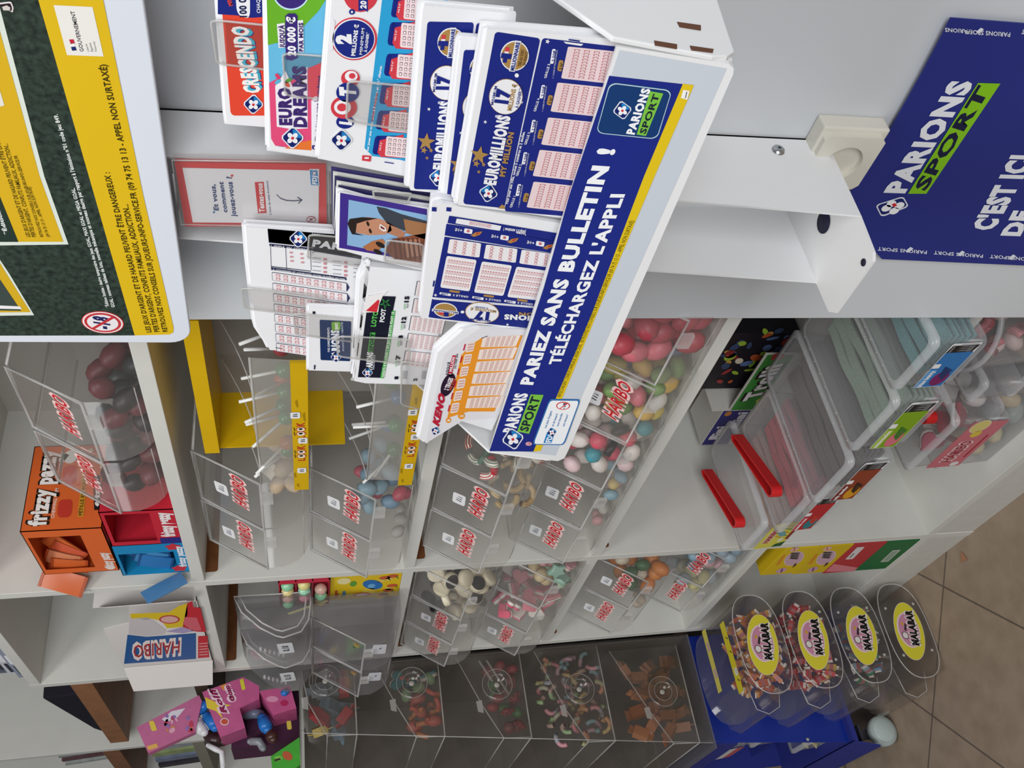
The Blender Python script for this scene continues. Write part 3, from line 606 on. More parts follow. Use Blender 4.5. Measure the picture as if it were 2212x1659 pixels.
slip('betting_slip_stack', 'dark blue slips half hidden between two blue stacks, only white edge and emblems showing', 'lottery slips', -0.1570, [(1000, 78), (996, 90), (955, 436), (1120, 450), (1150, 90)], art_em_mid, 0.006, 3)
slip('betting_slip_stack', 'front stack of dark blue slips headed EUROMILLIONS tucked behind the header strip', 'lottery slips', -0.1700, [(1062, 34), (1057, 44), (988, 438), (990, 443), (1215, 471), (1290, 480), (1430, 92)], art_em_front, 0.011, 5)
slip('betting_slip_stack', 'dark blue slips standing upside down in the middle of the stand, writing inverted', 'lottery slips', -0.1680, [(938, 442), (955, 440), (1202, 481), (1290, 496), (1260, 728), (1133, 711), (909, 687)], art_em_upside, 0.014, 3)
def art_parions(a):
    a.zm = Z6
    a.p('#1d2348', [(940, 608), (1330, 640), (1330, 800), (1700, 860), (1900, 900), (1900, 690), (1600, 660), (1320, 640), (1310, 760), (950, 724)], 1)
    a.p('#1d2348', [(940, 606), (1900, 690), (1900, 880), (1640, 810), (955, 718)], 1)
    a.t('#e9ebf2', 'PARIONS', (1318, 752), (1880, 830), (1330, 694), 3, 0.05); a.t('#c9cede', 'POINT DE VENTE', (1636, 806), (2050, 858), (1640, 794), 3, 0.02); a.t('#e9ebf2', '1N2', (1318, 658), (1390, 668), (1320, 640), 3, 0.03)
    a.clover((1202, 688), 74, 3, 0.05)
    a.p('#1d2348', [(955, 734), (1310, 770), (1900, 850), (1900, 868), (1310, 792), (957, 756)], 1); a.t('#e9ebf2', '1. SIMPLE  OU  COMBINÉ', (968, 752), (1290, 790), (970, 740), 3, 0.02); a.t('#e9ebf2', 'MULTIPLE', (1318, 810), (1440, 826), (1320, 796), 3, 0.02)
    for x in (962, 1092, 1302): a.p('#1d2348', [(x, 760), (x + 4, 760), (x + 12, 960), (x + 8, 960)], 1)
    a.p('#1d2348', [(972, 926), (1310, 966), (1310, 972), (972, 932)], 1)
    for i in range(4):
        for j in range(3):
            if i < 3 and j < 2: a.p('#d8a0a4', [(1126 + 90 * j + 4 * i, 800 + 36 * i + 12 * j), (1152 + 90 * j + 4 * i, 803 + 36 * i + 12 * j), (1153 + 90 * j + 4 * i, 818 + 36 * i + 12 * j), (1127 + 90 * j + 4 * i, 815 + 36 * i + 12 * j)], 2)
            x = 1416 + 175 * j; y = 856 + 36 * i + 28 * j
            a.p('#cf8f95', [(x, y), (x + 28, y + 4), (x + 28, y + 22), (x, y + 18)], 2); a.p('#2a3058', [(x - 95, y - 6), (x - 20, y + 2), (x - 20, y + 5), (x - 95, y - 3)], 2)
    a.p('#1d2348', [(972, 936), (1610, 1022), (1616, 1046), (976, 958)], 1); a.t('#e9ebf2', '2. CHOISISSEZ ET COMPOSEZ VOTRE NUMÉRO DE PARI', (985, 956), (1600, 1040), (986, 944), 3, 0.02)
    for i in range(8):
        y = 975 + 92 * i - i * i * 0.8; x = 976 + 5.2 * i; e = 640
        Q = [(x, y), (x + e, y + 92), (x + e, y + 168), (x + 4, y + 72)]
        a.rr('#4a4f66', Q, 0.015, 0.12, 1); a.rr('#f1edf0', [a.q4(Q, .006, .05), a.q4(Q, .994, .05), a.q4(Q, .994, .95), a.q4(Q, .006, .95)], 0.015, 0.12, 2)
        a.cells('#d3848c', [a.q4(Q, .03, .1), a.q4(Q, .95, .1), a.q4(Q, .95, .9), a.q4(Q, .03, .9)], 9, 2, 0.55, 0.7, 3, '#f1dfe1', 4)
        a.p('#2a3058', [(x + e, y + 92), (x + e + 22, y + 132), (x + e, y + 168)], 2)
    a.p('#2a3058', [(1008, 1618), (1064, 1624), (1064, 1630), (1008, 1624)], 2)
def art_n2(a):
    a.zm = Z9
    a.p('#151a2e', [(692, 284), (716, 286), (716, 306), (692, 304)], 1); a.p('#232a48', [(704, 742), (718, 742), (714, 780), (702, 780)], 1)
    a.rr('#17305f', [(760, 700), (752, 356), (1022, 370), (1012, 710)], 0.05, 0.03, 1)
    a.t('#e9ebf2', 'PARIONS', (920, 690), (915, 440), (856, 690), 3, 0.06); a.rr('#7cae43', [(856, 446), (852, 372), (930, 370), (930, 444)], 0.2, 0.2, 3); a.t('#f0f4e8', 'sport', (908, 436), (908, 380), (872, 436), 4, 0.05)
    a.t('#e9ebf2', '1N2 (UNIQUEMENT)', (838, 628), (836, 420), (820, 628), 3, 0.03); a.t('#c9d4e4', 'POINT DE VENTE', (962, 620), (950, 374), (946, 620), 3, 0.02); a.clover((892, 672), 44, 3)
def art_lotofoot(a):
    a.zm = Z9
    a.p('#15172a', [(1078, 846), (1170, 150), (1402, 158), (1330, 520), (1272, 852)], 1)
    a.p('#3fae49', [(1268, 852), (1340, 500), (1370, 278), (1398, 280), (1350, 600), (1302, 854)], 2)
    a.t('#eef6ea', 'JUSQU\'À 8 MILLIONS € EN JEU SUR LOTO FOOT 15', (1302, 846), (1390, 286), (1280, 846), 3, 0.04)
    a.t('#f2f4f6', 'PARIONS', (1196, 780), (1208, 632), (1146, 776), 3, 0.06); a.t('#d8dce4', 'POINT DE VENTE', (1218, 778), (1228, 655), (1202, 778), 3, 0.02)
    a.p('#4bb04a', [(1162, 626), (1184, 462), (1228, 462), (1206, 626)], 3); a.t('#15172a', 'SPORT', (1202, 620), (1220, 470), (1172, 618), 4, 0.05)
    a.t('#5fc35a', 'LOTO', (1228, 412), (1252, 282), (1186, 410), 3, 0.05); a.t('#f2f4f6', 'FOOT', (1300, 374), (1318, 262), (1262, 372), 3, 0.05); a.clover((1160, 804), 44, 3)
    a.star('#3fae49', (1312, 215), 52, 3, .4, .3); a.star('#15172a', (1312, 215), 34, 4, .4, .3); a.star('#3fae49', (1210, 212), 48, 3, .2, .3)
    a.p('#f6f2f2', [(1110, 292), (1160, 150), (1330, 112), (1290, 150), (1260, 220), (1252, 284)], 5); a.p('#d8303c', [(1146, 274), (1252, 176), (1262, 190), (1240, 286)], 6)
    for tx, (x, y) in (('7', (1420, 690)), ('8', (1440, 520)), ('12', (1468, 376)), ('15', (1494, 200))):
        a.t('#15172a', tx, (x + 14, y + 6), (x + 22, y - 34 - 14 * (len(tx) - 1)), (x - 22, y + 6), 3, 0.07); a.t('#3fae49', 'LOTO', (x - 10, y + 62), (x - 4, y + 14), (x - 28, y + 62), 3, 0.02); a.t('#15172a', 'FOOT', (x + 14, y + 52), (x + 18, y + 14), (x - 2, y + 52), 3, 0.02)
    for tx, x in (('1', 1420), ('2', 1580)):
        a.t('#15172a', tx, (x, 862 + (x - 1420) * .1), (x + 2, 838 + (x - 1420) * .1), (x - 30, 862 + (x - 1420) * .1), 3, 0.07)
        for k in range(4): a.p('#5a5d70', [(x + 42 + 10 * k, 860), (x + 48 + 10 * k, 790), (x + 51 + 10 * k, 790), (x + 45 + 10 * k, 860)], 3)
    for i in range(5):
        x = 1460 + 25 * i; y = 740 - 148 * i
        Q = [(x, y), (x + 22, y - 122), (x + 320, y - 90), (x + 290, y + 36)]
        a.rr('#2a2d45', Q, 0.02, 0.03, 1); a.rr('#f4eaea', [a.q4(Q, .012, .02), a.q4(Q, .988, .02), a.q4(Q, .988, .98), a.q4(Q, .012, .98)], 0.02, 0.03, 2)
        a.cells('#cf8f92', [a.q4(Q, .04, .06), a.q4(Q, .96, .06), a.q4(Q, .96, .94), a.q4(Q, .04, .94)], 8, 6, 0.6, 0.5, 3, '#f2e2e2', 4)
def art_keno(a):
    a.zm = Z8
    a.p('#e9e7ec', [(345, 290), (470, 190), (620, 95), (965, 110), (900, 400), (740, 770), (480, 790), (205, 960)], 0)
    a.p('#f09a2a', [(366, 770), (470, 300), (545, 222), (620, 172), (930, 150), (830, 430), (720, 720), (530, 720), (440, 745)], 1)
    a.t('#c01f3c', 'KENO', (300, 830), (350, 600), (258, 800), 3, 0.08); a.e('#2a1630', (372, 520), 46, 92, 2, .4); a.t('#f4eaf0', '2 TIRAGES', (372, 560), (412, 470), (340, 552), 4, 0.05); a.t('#e05a3a', 'PAR JOUR', (396, 560), (430, 470), (378, 556), 4, 0.03)
    a.clover((278, 862), 34, 3, .4); a.t('#1b2040', "JUSQU'À", (372, 450), (390, 350), (352, 446), 3, 0.03); a.p('#c8203a', [(366, 450), (405, 300), (432, 300), (400, 455)], 2); a.t('#f6f0f2', '1 MILLION', (396, 440), (424, 312), (376, 438), 3, 0.04); a.t('#1b2040', 'OU PAR AN', (430, 400), (448, 290), (414, 398), 3, 0.02)
    a.e('#f09a2a', (375, 785), 20, 20, 2); a.e('#f09a2a', (472, 752), 26, 24, 2); a.t('#f6f0f2', '1', (384, 790), (386, 778), (366, 790), 3, .05); a.t('#f6f0f2', '2', (484, 760), (486, 744), (462, 760), 3, .05)
    for i in range(6):
        x = 500 + i * 23; y = 660 - i * 91
        Q = [(x, y + 34), (x + 18, y - 40), (x + 300, y - 58), (x + 262, y + 28)]
        a.rr('#f6e6dc', Q, 0.04, 0.08, 2); a.cells('#cf8a86', [a.q4(Q, .04, .08), a.q4(Q, .96, .08), a.q4(Q, .96, .92), a.q4(Q, .04, .92)], 10, 6, 0.6, 0.55, 3, '#f5e7e2', 4)
        Q = [(x - 112, y + 74), (x - 96, y - 2), (x - 40, y - 8), (x - 54, y + 62)]
        a.rr('#f6e6dc', Q, 0.2, 0.1, 2); a.cells('#cf8a86', [a.q4(Q, .1, .1), a.q4(Q, .9, .1), a.q4(Q, .9, .9), a.q4(Q, .1, .9)], 3, 5, 0.6, 0.55, 3)
        a.p('#c8203a', [(x - 132, y + 58), (x - 120, y + 10), (x - 110, y + 10), (x - 122, y + 58)], 3)
    a.p('#1b2040', [(620, 170), (668, 152), (668, 156), (622, 174)], 3)
slip('betting_slip_stack', 'white slips ruled with long rows of pink boxes under a navy band reading PARIONS', 'betting slips', -0.1060, [(531, 491), (536, 560), (551, 694), (556, 712), (575, 740), (583, 756), (667, 762), (800, 775), (800, 512), (717, 502)], art_parions, 0.009, 3)
slip('betting_slip_stack', 'small white slips with a navy square reading 1N2 below the pink boxed sheet', 'betting slips', -0.1145, [(667, 662), (667, 800), (765, 803), (860, 810), (860, 672), (775, 667)], art_n2, 0.006, 2)
slip('betting_slip_stack', 'white slips with a black and green LOTO FOOT band, top corner curling over red', 'betting slips', -0.1370, [(790, 575), (800, 569), (778, 608), (765, 823), (790, 828), (945, 832), (950, 590)], art_lotofoot, 0.016, 6)
slip('betting_booklet', 'curling orange and white KENO booklet at the left end of the trough', 'betting slips', -0.1700, [(906, 946), (912, 922), (946, 762), (958, 750), (1000, 714), (1035, 708), (1150, 712), (1100, 850), (1062, 930), (998, 910), (966, 916), (922, 958)], art_keno, 0.010, 7)
# brochures with a printed photo of laughing friends (plain drawn stand-in)
def art_brochure(a):
    a.zm = Z6
    a.p('#43308e', [(1560, 300), (2300, 440), (2300, 900), (1550, 770)], 0)
    a.p('#8fb8de', [(1632, 358), (2300, 490), (2300, 880), (1618, 745)], 1)
    a.p('#c98f72', [(1690, 520), (1790, 505), (1900, 520), (1985, 560), (2000, 620), (1940, 655), (1800, 660), (1700, 640), (1672, 580)], 2)
    a.p('#2c2320', [(1622, 560), (1640, 520), (1750, 505), (1880, 516), (1780, 535), (1700, 560), (1690, 640), (1760, 662), (1660, 650), (1640, 610)], 3)
    a.p('#f5efe9', [(1900, 560), (1945, 590), (1955, 620), (1930, 626), (1890, 600)], 4); a.p('#7a2c2c', [(1905, 575), (1938, 598), (1936, 612), (1902, 594)], 5)
    for x, y in ((1795, 560), (1815, 622)): a.e('#2b1d18', (x, y), 22, 10, 4, 1.2)
    a.p('#b77f63', [(1985, 560), (2120, 640), (2090, 690), (1960, 640)], 2)
    a.p('#40454e', [(1870, 415), (1950, 430), (2080, 480), (2300, 540), (2300, 660), (2100, 620), (1960, 560), (1890, 470)], 2); a.p('#a8764f', [(2100, 520), (2300, 560), (2300, 700), (2120, 640)], 3)
    a.p('#b5744c', [(1750, 760), (1830, 710), (1920, 690), (1945, 720), (1880, 800), (1790, 790)], 3); a.e('#2a2220', (1902, 740), 44, 20, 4, .5); a.e('#2a2220', (1880, 800), 40, 18, 4, .5)
    a.p('#8a5038', [(2000, 690), (2300, 640), (2300, 900), (2020, 860), (1940, 790)], 3); a.p('#c08a70', [(2080, 700), (2240, 690), (2260, 830), (2120, 850)], 4)
    for k in range(6): a.p('#6a3826', [(2010 + 40 * k, 690 - 3 * k), (2024 + 40 * k, 690), (2050 + 40 * k, 860), (2030 + 40 * k, 862)], 5)
b_out = [(733, 413), (733, 418), (732, 535), (830, 562), (950, 590), (950, 452), (800, 432)]
slip('brochure_stack', 'purple brochures with a photo of laughing people, in the middle of the stand', 'brochures', -0.1400, b_out, art_brochure, 0.005, 2)
for i, (dy, c) in enumerate(((0.0062, '#2d2a5c'), (0.0095, '#ecebe4'), (0.0128, '#2d2a5c'), (0.0160, '#dfe0d8'), (0.0195, '#3a3570'))):
    n = V((0, -1, 0)); Y = -0.1340 + 0.0028 * i; k = 10 * i
    pts = [onY(x, y, Y) for x, y in ((731 - 1.3 * k * .3, 402 - k), (722 - k * .1, 505 - k * .4), (920, 560 - k), (940, 440 - k))]
    o = MB().extr(pts, (0, 0.0016, 0), M(c, 0.4, 0.4)).build('brochure', loc=(pts[0].x, Y, min(p.z for p in pts)))
    tag(o, ('glossy navy brochure edge right behind the laughing photo', 'white backed brochure, second behind the laughing photo', 'glossy navy brochure, third behind the laughing photo', 'pale grey brochure, fourth behind the laughing photo', 'purple brochure at the back of the fanned bunch beside the white LOTO slips')[i], 'brochure')
# clear card holder with the red-bordered card
def card_holder():
    Y = -0.0935; n = V((0, -1, 0)); p0 = V((0, Y, 0))
    q = [(371, 347), (391, 486), (712, 493), (708, 352)]
    pts = [onY(x, y, Y) for x, y in q]; zb = min(p.z for p in pts)
    t = thing('card_holder', 'clear holder with a red bordered card asking Et vous, comment jouez-vous', 'card holder', (pts[0].x, Y, zb))
    b = MB(); b.extr(pts, (0, 0.0015, 0), CLR); b.extr([p + V((0, 0.007, 0)) for p in pts], (0, 0.0015, 0), CLR); b.tube([p + V((0, 0.0008, 0)) for p in pts], 0.0008, RIM, 6, closed=True)
    b.tube([onY(374, 375, Y - .001), onY(384, 452, Y - .001)], 0.0008, M('#8a8c8e', .3, .5), 6); b.build('holder', t)
    c = MB(); cy = Y + 0.0025; c.extr([onY(x, y, cy) for x, y in ((377, 350), (400, 489), (706, 489), (704, 356))], (0, 0.004, 0), M('#d63b40', 0.5, 0.3)); co = c.build('card', t)
    a = Art((0, cy, 0), n, z=Z6)
    a.p('#e9e9ee', [(214, 86), (1296, 108), (1300, 96), (1380, 96), (1374, 560), (302, 552)], 1)
    a.t('#1d3a78', 'Et vous,', (522, 450), (490, 225), (480, 446), 3, 0.03); a.t('#1d3a78', 'comment', (596, 466), (560, 205), (556, 462), 3, 0.03); a.t('#1d3a78', 'jouez-vous ?', (672, 500), (632, 160), (628, 498), 3, 0.03)
    a.p('#2a80b0', [(470, 464), (482, 452), (494, 464), (482, 474)], 3); a.p('#d63b40', [(622, 152), (636, 138), (650, 152), (636, 164)], 3)
    a.p('#d02f38', [(830, 208), (906, 204), (932, 472), (858, 474)], 2); a.t('#f2eef0', 'Testez-vous', (914, 462), (894, 215), (868, 462), 3, 0.04); a.t('#1d3a78', "à l'aide de cette brochure", (972, 486), (942, 195), (956, 486), 3, 0.01)
    pth = [(1016, 312), (1050, 345), (1100, 362), (1160, 366), (1228, 360)]
    for (x0, y0), (x1, y1) in zip(pth, pth[1:]): a.p('#16265c', [(x0, y0 - 4), (x1, y1 - 4), (x1, y1 + 4), (x0, y0 + 4)], 3)
    a.p('#16265c', [(1190, 336), (1196, 332), (1238, 358), (1205, 390), (1198, 386), (1226, 360)], 3)
    a.p('#e8ebf2', [(1296, 96), (1370, 100), (1382, 240), (1306, 236)], 2); a.p('#1f86c4', [(1300, 102), (1364, 106), (1374, 234), (1310, 230)], 3); a.t('#f4f4f8', 'FDJ', (1362, 226), (1356, 152), (1322, 222), 4, 0.05); a.clover((1338, 126), 24, 4)
    a.e('#a52a3c', (1312, 524), 40, 28, 3); a.e('#e9e9ee', (1312, 524), 34, 22, 4); a.t('#5a2030', '-18', (1326, 540), (1318, 512), (1300, 540), 5, 0.03); a.p('#a52a3c', [(1286, 538), (1290, 542), (1338, 510), (1334, 506)], 6)
    a.build('print', co)
card_holder()
# two grey clear clips behind the slips at the top right
# ---------------------------------------------------------------- big sign hanging top left of the photo
def sign():
    Y = -0.1; n = V((0, -1, 0)); p0 = V((0, Y, 0))
    bl = onY(415, 741, Y); ex = (onY(320, 0, Y) - onY(415, 690, Y)).normalized(); ey = n.cross(ex) * -1
    if ey.z < 0: ey = -ey
    w, h, r = 0.60, 0.52, 0.020
    pts = []
    for cx, cy, a0 in ((r, r, math.pi), (w - r, r, 1.5 * math.pi), (w - r, h - r, 0), (r, h - r, .5 * math.pi)):
        for k in range(7): t_ = a0 + k * math.pi / 12; pts.append(bl + ex * (cx + r * math.cos(t_)) + ey * (cy + r * math.sin(t_)))
    t = thing('poster_sign', 'white framed lottery sign with yellow warning band and dark grass, top of the partition', 'sign', tuple(bl))
    f = MB().extr(pts, (0, 0.005, 0), M('#dfe4ee', 0.4, 0.4, name='white_plastic')).build('frame', t, bevel=0.001)
    MB().box((1.02, Y + 0.005, 1.46), (1.2, -0.0205, 1.5), STEEL).build('wall_spacer', t)
    a = Art(p0, n)
    gm = M('#3a4a40', 0.6, 0.2, vary=0.75, scale=200, bump=0.0, name='printed_grass')
    a.p(gm, [(-420, 725), (291, 724), (192, 380), (83, 0), (-30, -420), (-700, -420)], 1)
    a.p('#e2bb1a', [(291, 724), (366, 722), (374, 718), (375, 708), (309, 420), (223, 0), (135, -420), (-30, -420), (83, 0), (192, 380)], 1)
    a.p('#efece6', [(116, 10), (200, 14), (224, 121), (145, 118)], 2)
    a.zm = (0, 0, 3.95); a.t('#3a3a44', 'GOUVERNEMENT', (716, 434), (634, 88), (682, 436), 3, 0.01); a.p('#1d2a6a', [(606, 396), (618, 428), (656, 424), (644, 392)], 3); a.p('#c8283c', [(590, 332), (604, 370), (640, 364), (628, 330)], 3); a.p('#f6f4f4', [(600, 366), (606, 394), (644, 390), (636, 364)], 3)
    for k, s in enumerate(('Liberté', 'Égalité', 'Fraternité')): a.t('#6a6a70', s, (762 + 33 * k, 434), (742 + 33 * k, 370 - 10 * k), (744 + 33 * k, 434), 3)
    a.zm = None
    a.t('#3c3206', "LES JEUX D'ARGENT ET DE HASARD PEUVENT ÊTRE DANGEREUX :", (327, 716.5), (236.5, 371), (316, 717), 3, 0.02)
    a.t('#3c3206', "PERTES D'ARGENT, CONFLITS FAMILIAUX, ADDICTION...", (344.5, 715.5), (276, 440), (333, 716), 3, 0.02)
    a.t('#3c3206', "RETROUVEZ NOS CONSEILS SUR JOUEURS-INFO-SERVICE.FR (09 74 75 13 13 - APPEL NON SURTAXÉ)", (362, 715.5), (229, 138), (351, 716), 3, 0.02)
    a.t('#e8ece8', '*Édition limitée : design temporaire des jeux GOAL, MAXI GOAL et MEGA GOAL.', (236, 662), (161, 404), (229, 663), 3, 0.03)
    a.t('#e8ece8', "GOAL : nouveau tableau de lots, nouvelle mécanique et nouveau design par rapport à l'émission n°01 code jeu 849.", (248.5, 662), (124.5, 245), (241, 663), 3, 0.03)
    a.e('#d8383c', (222, 695), 46, 23.5, 3, .12); a.e('#f3e8ea', (222, 695), 44, 22.5, 4, .12); a.e('#c8363c', (222, 695), 40, 20.5, 5, .12); a.e('#f0e9ee', (222, 695), 34, 17, 6, .12)
    a.t('#23265e', '-18', (238, 710), (234, 684), (204, 705), 7, 0.05); a.p('#c8363c', [(198, 706), (203, 709), (248, 684), (244, 680)], 8)
    gl = '#dfe6dc'
    a.p(gl, [(-60, 530), (148, 527), (96, 380), (-20, -60), (-80, -260), (-300, -260)], 2); a.p('#dcb21e', [(-40, 521), (137, 521), (86, 380), (-40, -80), (-90, -260), (-200, -260)], 3)
    a.p('#26372f', [(-60, 521), (40, 521), (-2, 418), (-60, 250)], 4)
    for k, (s, x0, x1, y1) in enumerate((("LES JEUX D'ARGENT ET DE HASARD PEUVENT ÊTRE DANGEREUX :", 66, -14, 262), ("PERTES D'ARGENT, CONFLITS FAMILIAUX, ADDICTION...", 78, 16, 308), ("RETROUVEZ NOS CONSEILS SUR JOUEURS-INFO-SERVICE.FR", 94, 37, 334), ("(09 74 75 13 13 - APPEL NON SURTAXÉ)", 108, 66, 402))):
        a.t('#4c400a', s, (x0, 510), (x1, y1), (x0 - (9 if k < 2 else 7), 510), 5, 0.01)
    a.t('#e8ece8', '*Édition limitée', (18, 504), (-18, 400), (10, 505), 5, 0.04)
    a.p(gl, [(-60, 682), (74, 680), (20, 590), (-10, 545), (-90, 420)], 2); a.p('#d7ae20', [(-60, 674), (66, 673), (8, 580), (-40, 500)], 3); a.p('#3e4a46', [(-60, 668), (46, 670), (-8, 590), (-60, 510)], 4)
    a.p('#f0eff0', [(-40, 664), (48, 666), (44, 660), (-40, 656)], 5)
    a.zm = (0, 0, 3.95); a.rr('#e6dfdf', [(-20, 20), (96, 6), (118, 60), (110, 106)], 0.2, 0.2, 3); a.rr('#2a1c1e', [(-20, 34), (88, 20), (104, 60), (98, 92)], 0.2, 0.2, 4); a.p('#d8cfc8', [(20, 50), (60, 38), (90, 56), (86, 82), (30, 80)], 5); a.zm = None
    a.p('#e8e4dc', [(-40, 240), (10, 226), (-10, 160), (-40, 130)], 4)
    a.build('print', f)
sign()
# ---------------------------------------------------------------- socket and the loose poster below
def socket():
    m = M('#dcd8cc', 0.35, 0.5, name='old_white_plastic')
    a = onY(1767, 246, -0.02); b = onY(1910, 250, -0.02); xr = (a.x + b.x) / 2; z1 = a.z; z0 = b.z
    yf = onX(1778, 283, xr).y; w = 0.072
    t = thing('wall_socket', 'yellowed white surface mounted wall socket beside the steel post', 'socket', (xr - w / 2, -0.02, z0))
    MB().box((xr - w, yf + 0.006, z0), (xr, -0.0205, z1), m).build('mounting_box', t, bevel=0.002)
    c = V((xr - w / 2 - 0.001, yf, (z0 + z1) / 2)); s = 0.028
    fr = MB(); n = 36; h = 0.0195
    out = []; inn = []
    for k in range(n):
        q = 2 * math.pi * k / n; cx, sz = math.cos(q), math.sin(q); e = 0.0315 / max(abs(cx), abs(sz)); out.append(c + V((cx * e, 0, sz * e))); inn.append(c + V((cx * h, 0, sz * h)))
    bk = [p + V((0, 0.006, 0)) for p in out]; deep = [p + V((0, 0.016, 0)) for p in inn]
    vs = out + inn + bk + deep; fs = []
    for k in range(n):
        j = (k + 1) % n; fs += [(k, j, n + j, n + k), (2 * n + k, 2 * n + j, j, k), (n + k, n + j, 3 * n + j, 3 * n + k)]
    fs.append(tuple(range(3 * n, 4 * n))); fr.add(vs, fs, m); fr.build('face_plate', t)
    pn = MB()
    for dx in (-0.0095, 0.0095): pn.lathe([(0.0001, 0.0003), (0.0026, 0.0003), (0.0026, 0)], M('#3a3630', .7, .2), c + V((dx, 0.0155, 0)), 'y', n=12)
    pn.lathe([(0.0001, 0.010), (0.0015, 0.010), (0.0024, 0.008), (0.0024, 0)], CHROME, c + V((0, 0.0155, 0.0095)), 'y', n=12)
    pn.build('earth_pin', t)
socket()
def poster():
    n = V((0, -1, 0)); Y = -0.0265
    z2 = (1400, 0, 2.724)
    def P(x, y, yy): return onY(1400 + x / 2.724, y / 2.724, yy)
    tr = P(1780, 105, Y); tl = P(1190, 1130, -0.028)
    b = MB(); L = onY(2212, 570, -0.03)
    top = [(1780, 105), (1700, 262), (1600, 450), (1510, 610), (1420, 770), (1310, 950), (1190, 1130), (1120, 1240)]
    pts = [P(x, y, Y) for x, y in top]
    lx = onY(2000, 556, Y); zb = 0.36
    out = pts + [V((0.835, Y, 0.70)), V((0.822, Y, zb)), V((1.133, Y, zb))]
    o = MB().extr(out, (0, 0.0012, 0), M('#1f2c80', 0.38, 0.45, name='blue_print')).build('wall_poster', loc=(0.98, Y, zb))
    tag(o, 'dark blue PARIONS SPORT poster taped low on the partition beside the socket', 'poster')
    a = Art((0, Y, 0), n, z=z2)
    a.t('#eceef4', 'PARIONS', (1502, 1136), (1912, 478), (1384, 1132), 2, 0.055)
    a.p('#86c41e', [(1528, 1138), (1940, 486), (2072, 490), (1636, 1138)], 2); a.t('#141a3c', 'SPORT', (1628, 1122), (2012, 520), (1562, 1104), 3, 0.04)
    a.rr('#e8ebf2', [(1336, 1204), (1500, 1152), (1534, 1214), (1372, 1276)], 0.16, 0.2, 2); a.rr('#16246c', [(1346, 1206), (1496, 1160), (1524, 1210), (1374, 1266)], 0.16, 0.2, 3)
    for x, y in ((1400, 1222), (1446, 1238), (1430, 1196), (1478, 1206)): a.e('#f4f4f8', (x, y), 30, 18, 4, -.35)
    a.p('#d42531', [(1430, 1200), (1450, 1190), (1464, 1206), (1444, 1214)], 5)
    a.t('#eceef4', "C'EST ICI,", (2026, 1352), (2290, 880), (1902, 1350), 2, 0.06); a.t('#eceef4', "C'EST", (2030, 1348), (2128, 1080), (1902, 1346), 2, 0.0) if False else None
    a.t('#eceef4', 'DE', (2180, 1388), (2262, 1240), (2072, 1384), 2, 0.06)
    for k in range(6):
        x = 1340 + 330 * k
        a.t('#e2e5f0', 'PARIONS SPORT', (x + 300, 1452 + (x - 1340) * .068 + 22), (x + 10, 1452 + (x - 1340) * .068), (x + 298, 1474 + (x - 1340) * .068 + 20), 2, 0.02)
    for k in range(2): a.t('#e2e5f0', 'PARIONS SPORT', (2130 + 330 * k, 190), (1745 + 330 * k + 120, 172), (2128 + 330 * k, 216), 2, 0.02)
    a.t('#e2e5f0', 'PARIONS', (1896, 172), (1745, 162), (1896, 196), 2, 0.02)
    for x, y in ((1950, 176), (1536, 1466), (1840, 1488), (2140, 1510)): a.p('#dfe3ee', [(x - 22, y + 8), (x + 6, y - 16), (x + 24, y - 6), (x - 4, y + 18)], 3)
    a.build('print', o)
poster()
# ---------------------------------------------------------------- clear pick-and-mix bins with sloping lids
RED = '#c8262e'
LIDW = 0.138
def bin_profile(curve=1.0):
    pts = [(0.27, 0.0), (0.06, 0.0)]
    for k in range(1, 6):
        t = math.radians(90 * k / 6); pts.append((0.06 - 0.056 * math.sin(t) * curve, 0.040 * (1 - math.cos(t))))
    pts += [(0.0, 0.044), (0.0, 0.067)]
    return pts
def lid_art(b, w, O, ex, ey, word='HARIBO', tagged=True, sc=1.0, upper=0.1065):
    a = Art(frame=(O, ex, ey))
    u0, u1 = w * 0.26, w * 0.86
    a.t('#f0c9c6', word, (u0 - .002, .026), (u1 + .002, .026), (u0 + .004, .049), 1, 0.10)
    a.t(RED, word, (u0, .0275), (u1, .0275), (u0 + .006, .0475), 3, 0.015)
    if tagged:
        a.rr('#e6e6e8', [(.048, .056), (.078, .058), (.076, .079), (.046, .077)], .15, .15, 1)
        for k in range(3): a.p('#4a4c60', [(.056 + .006 * k, .063), (.0585 + .006 * k, .063), (.0595 + .005 * k, .072), (.0575 + .006 * k, .072)], 2)
    return a
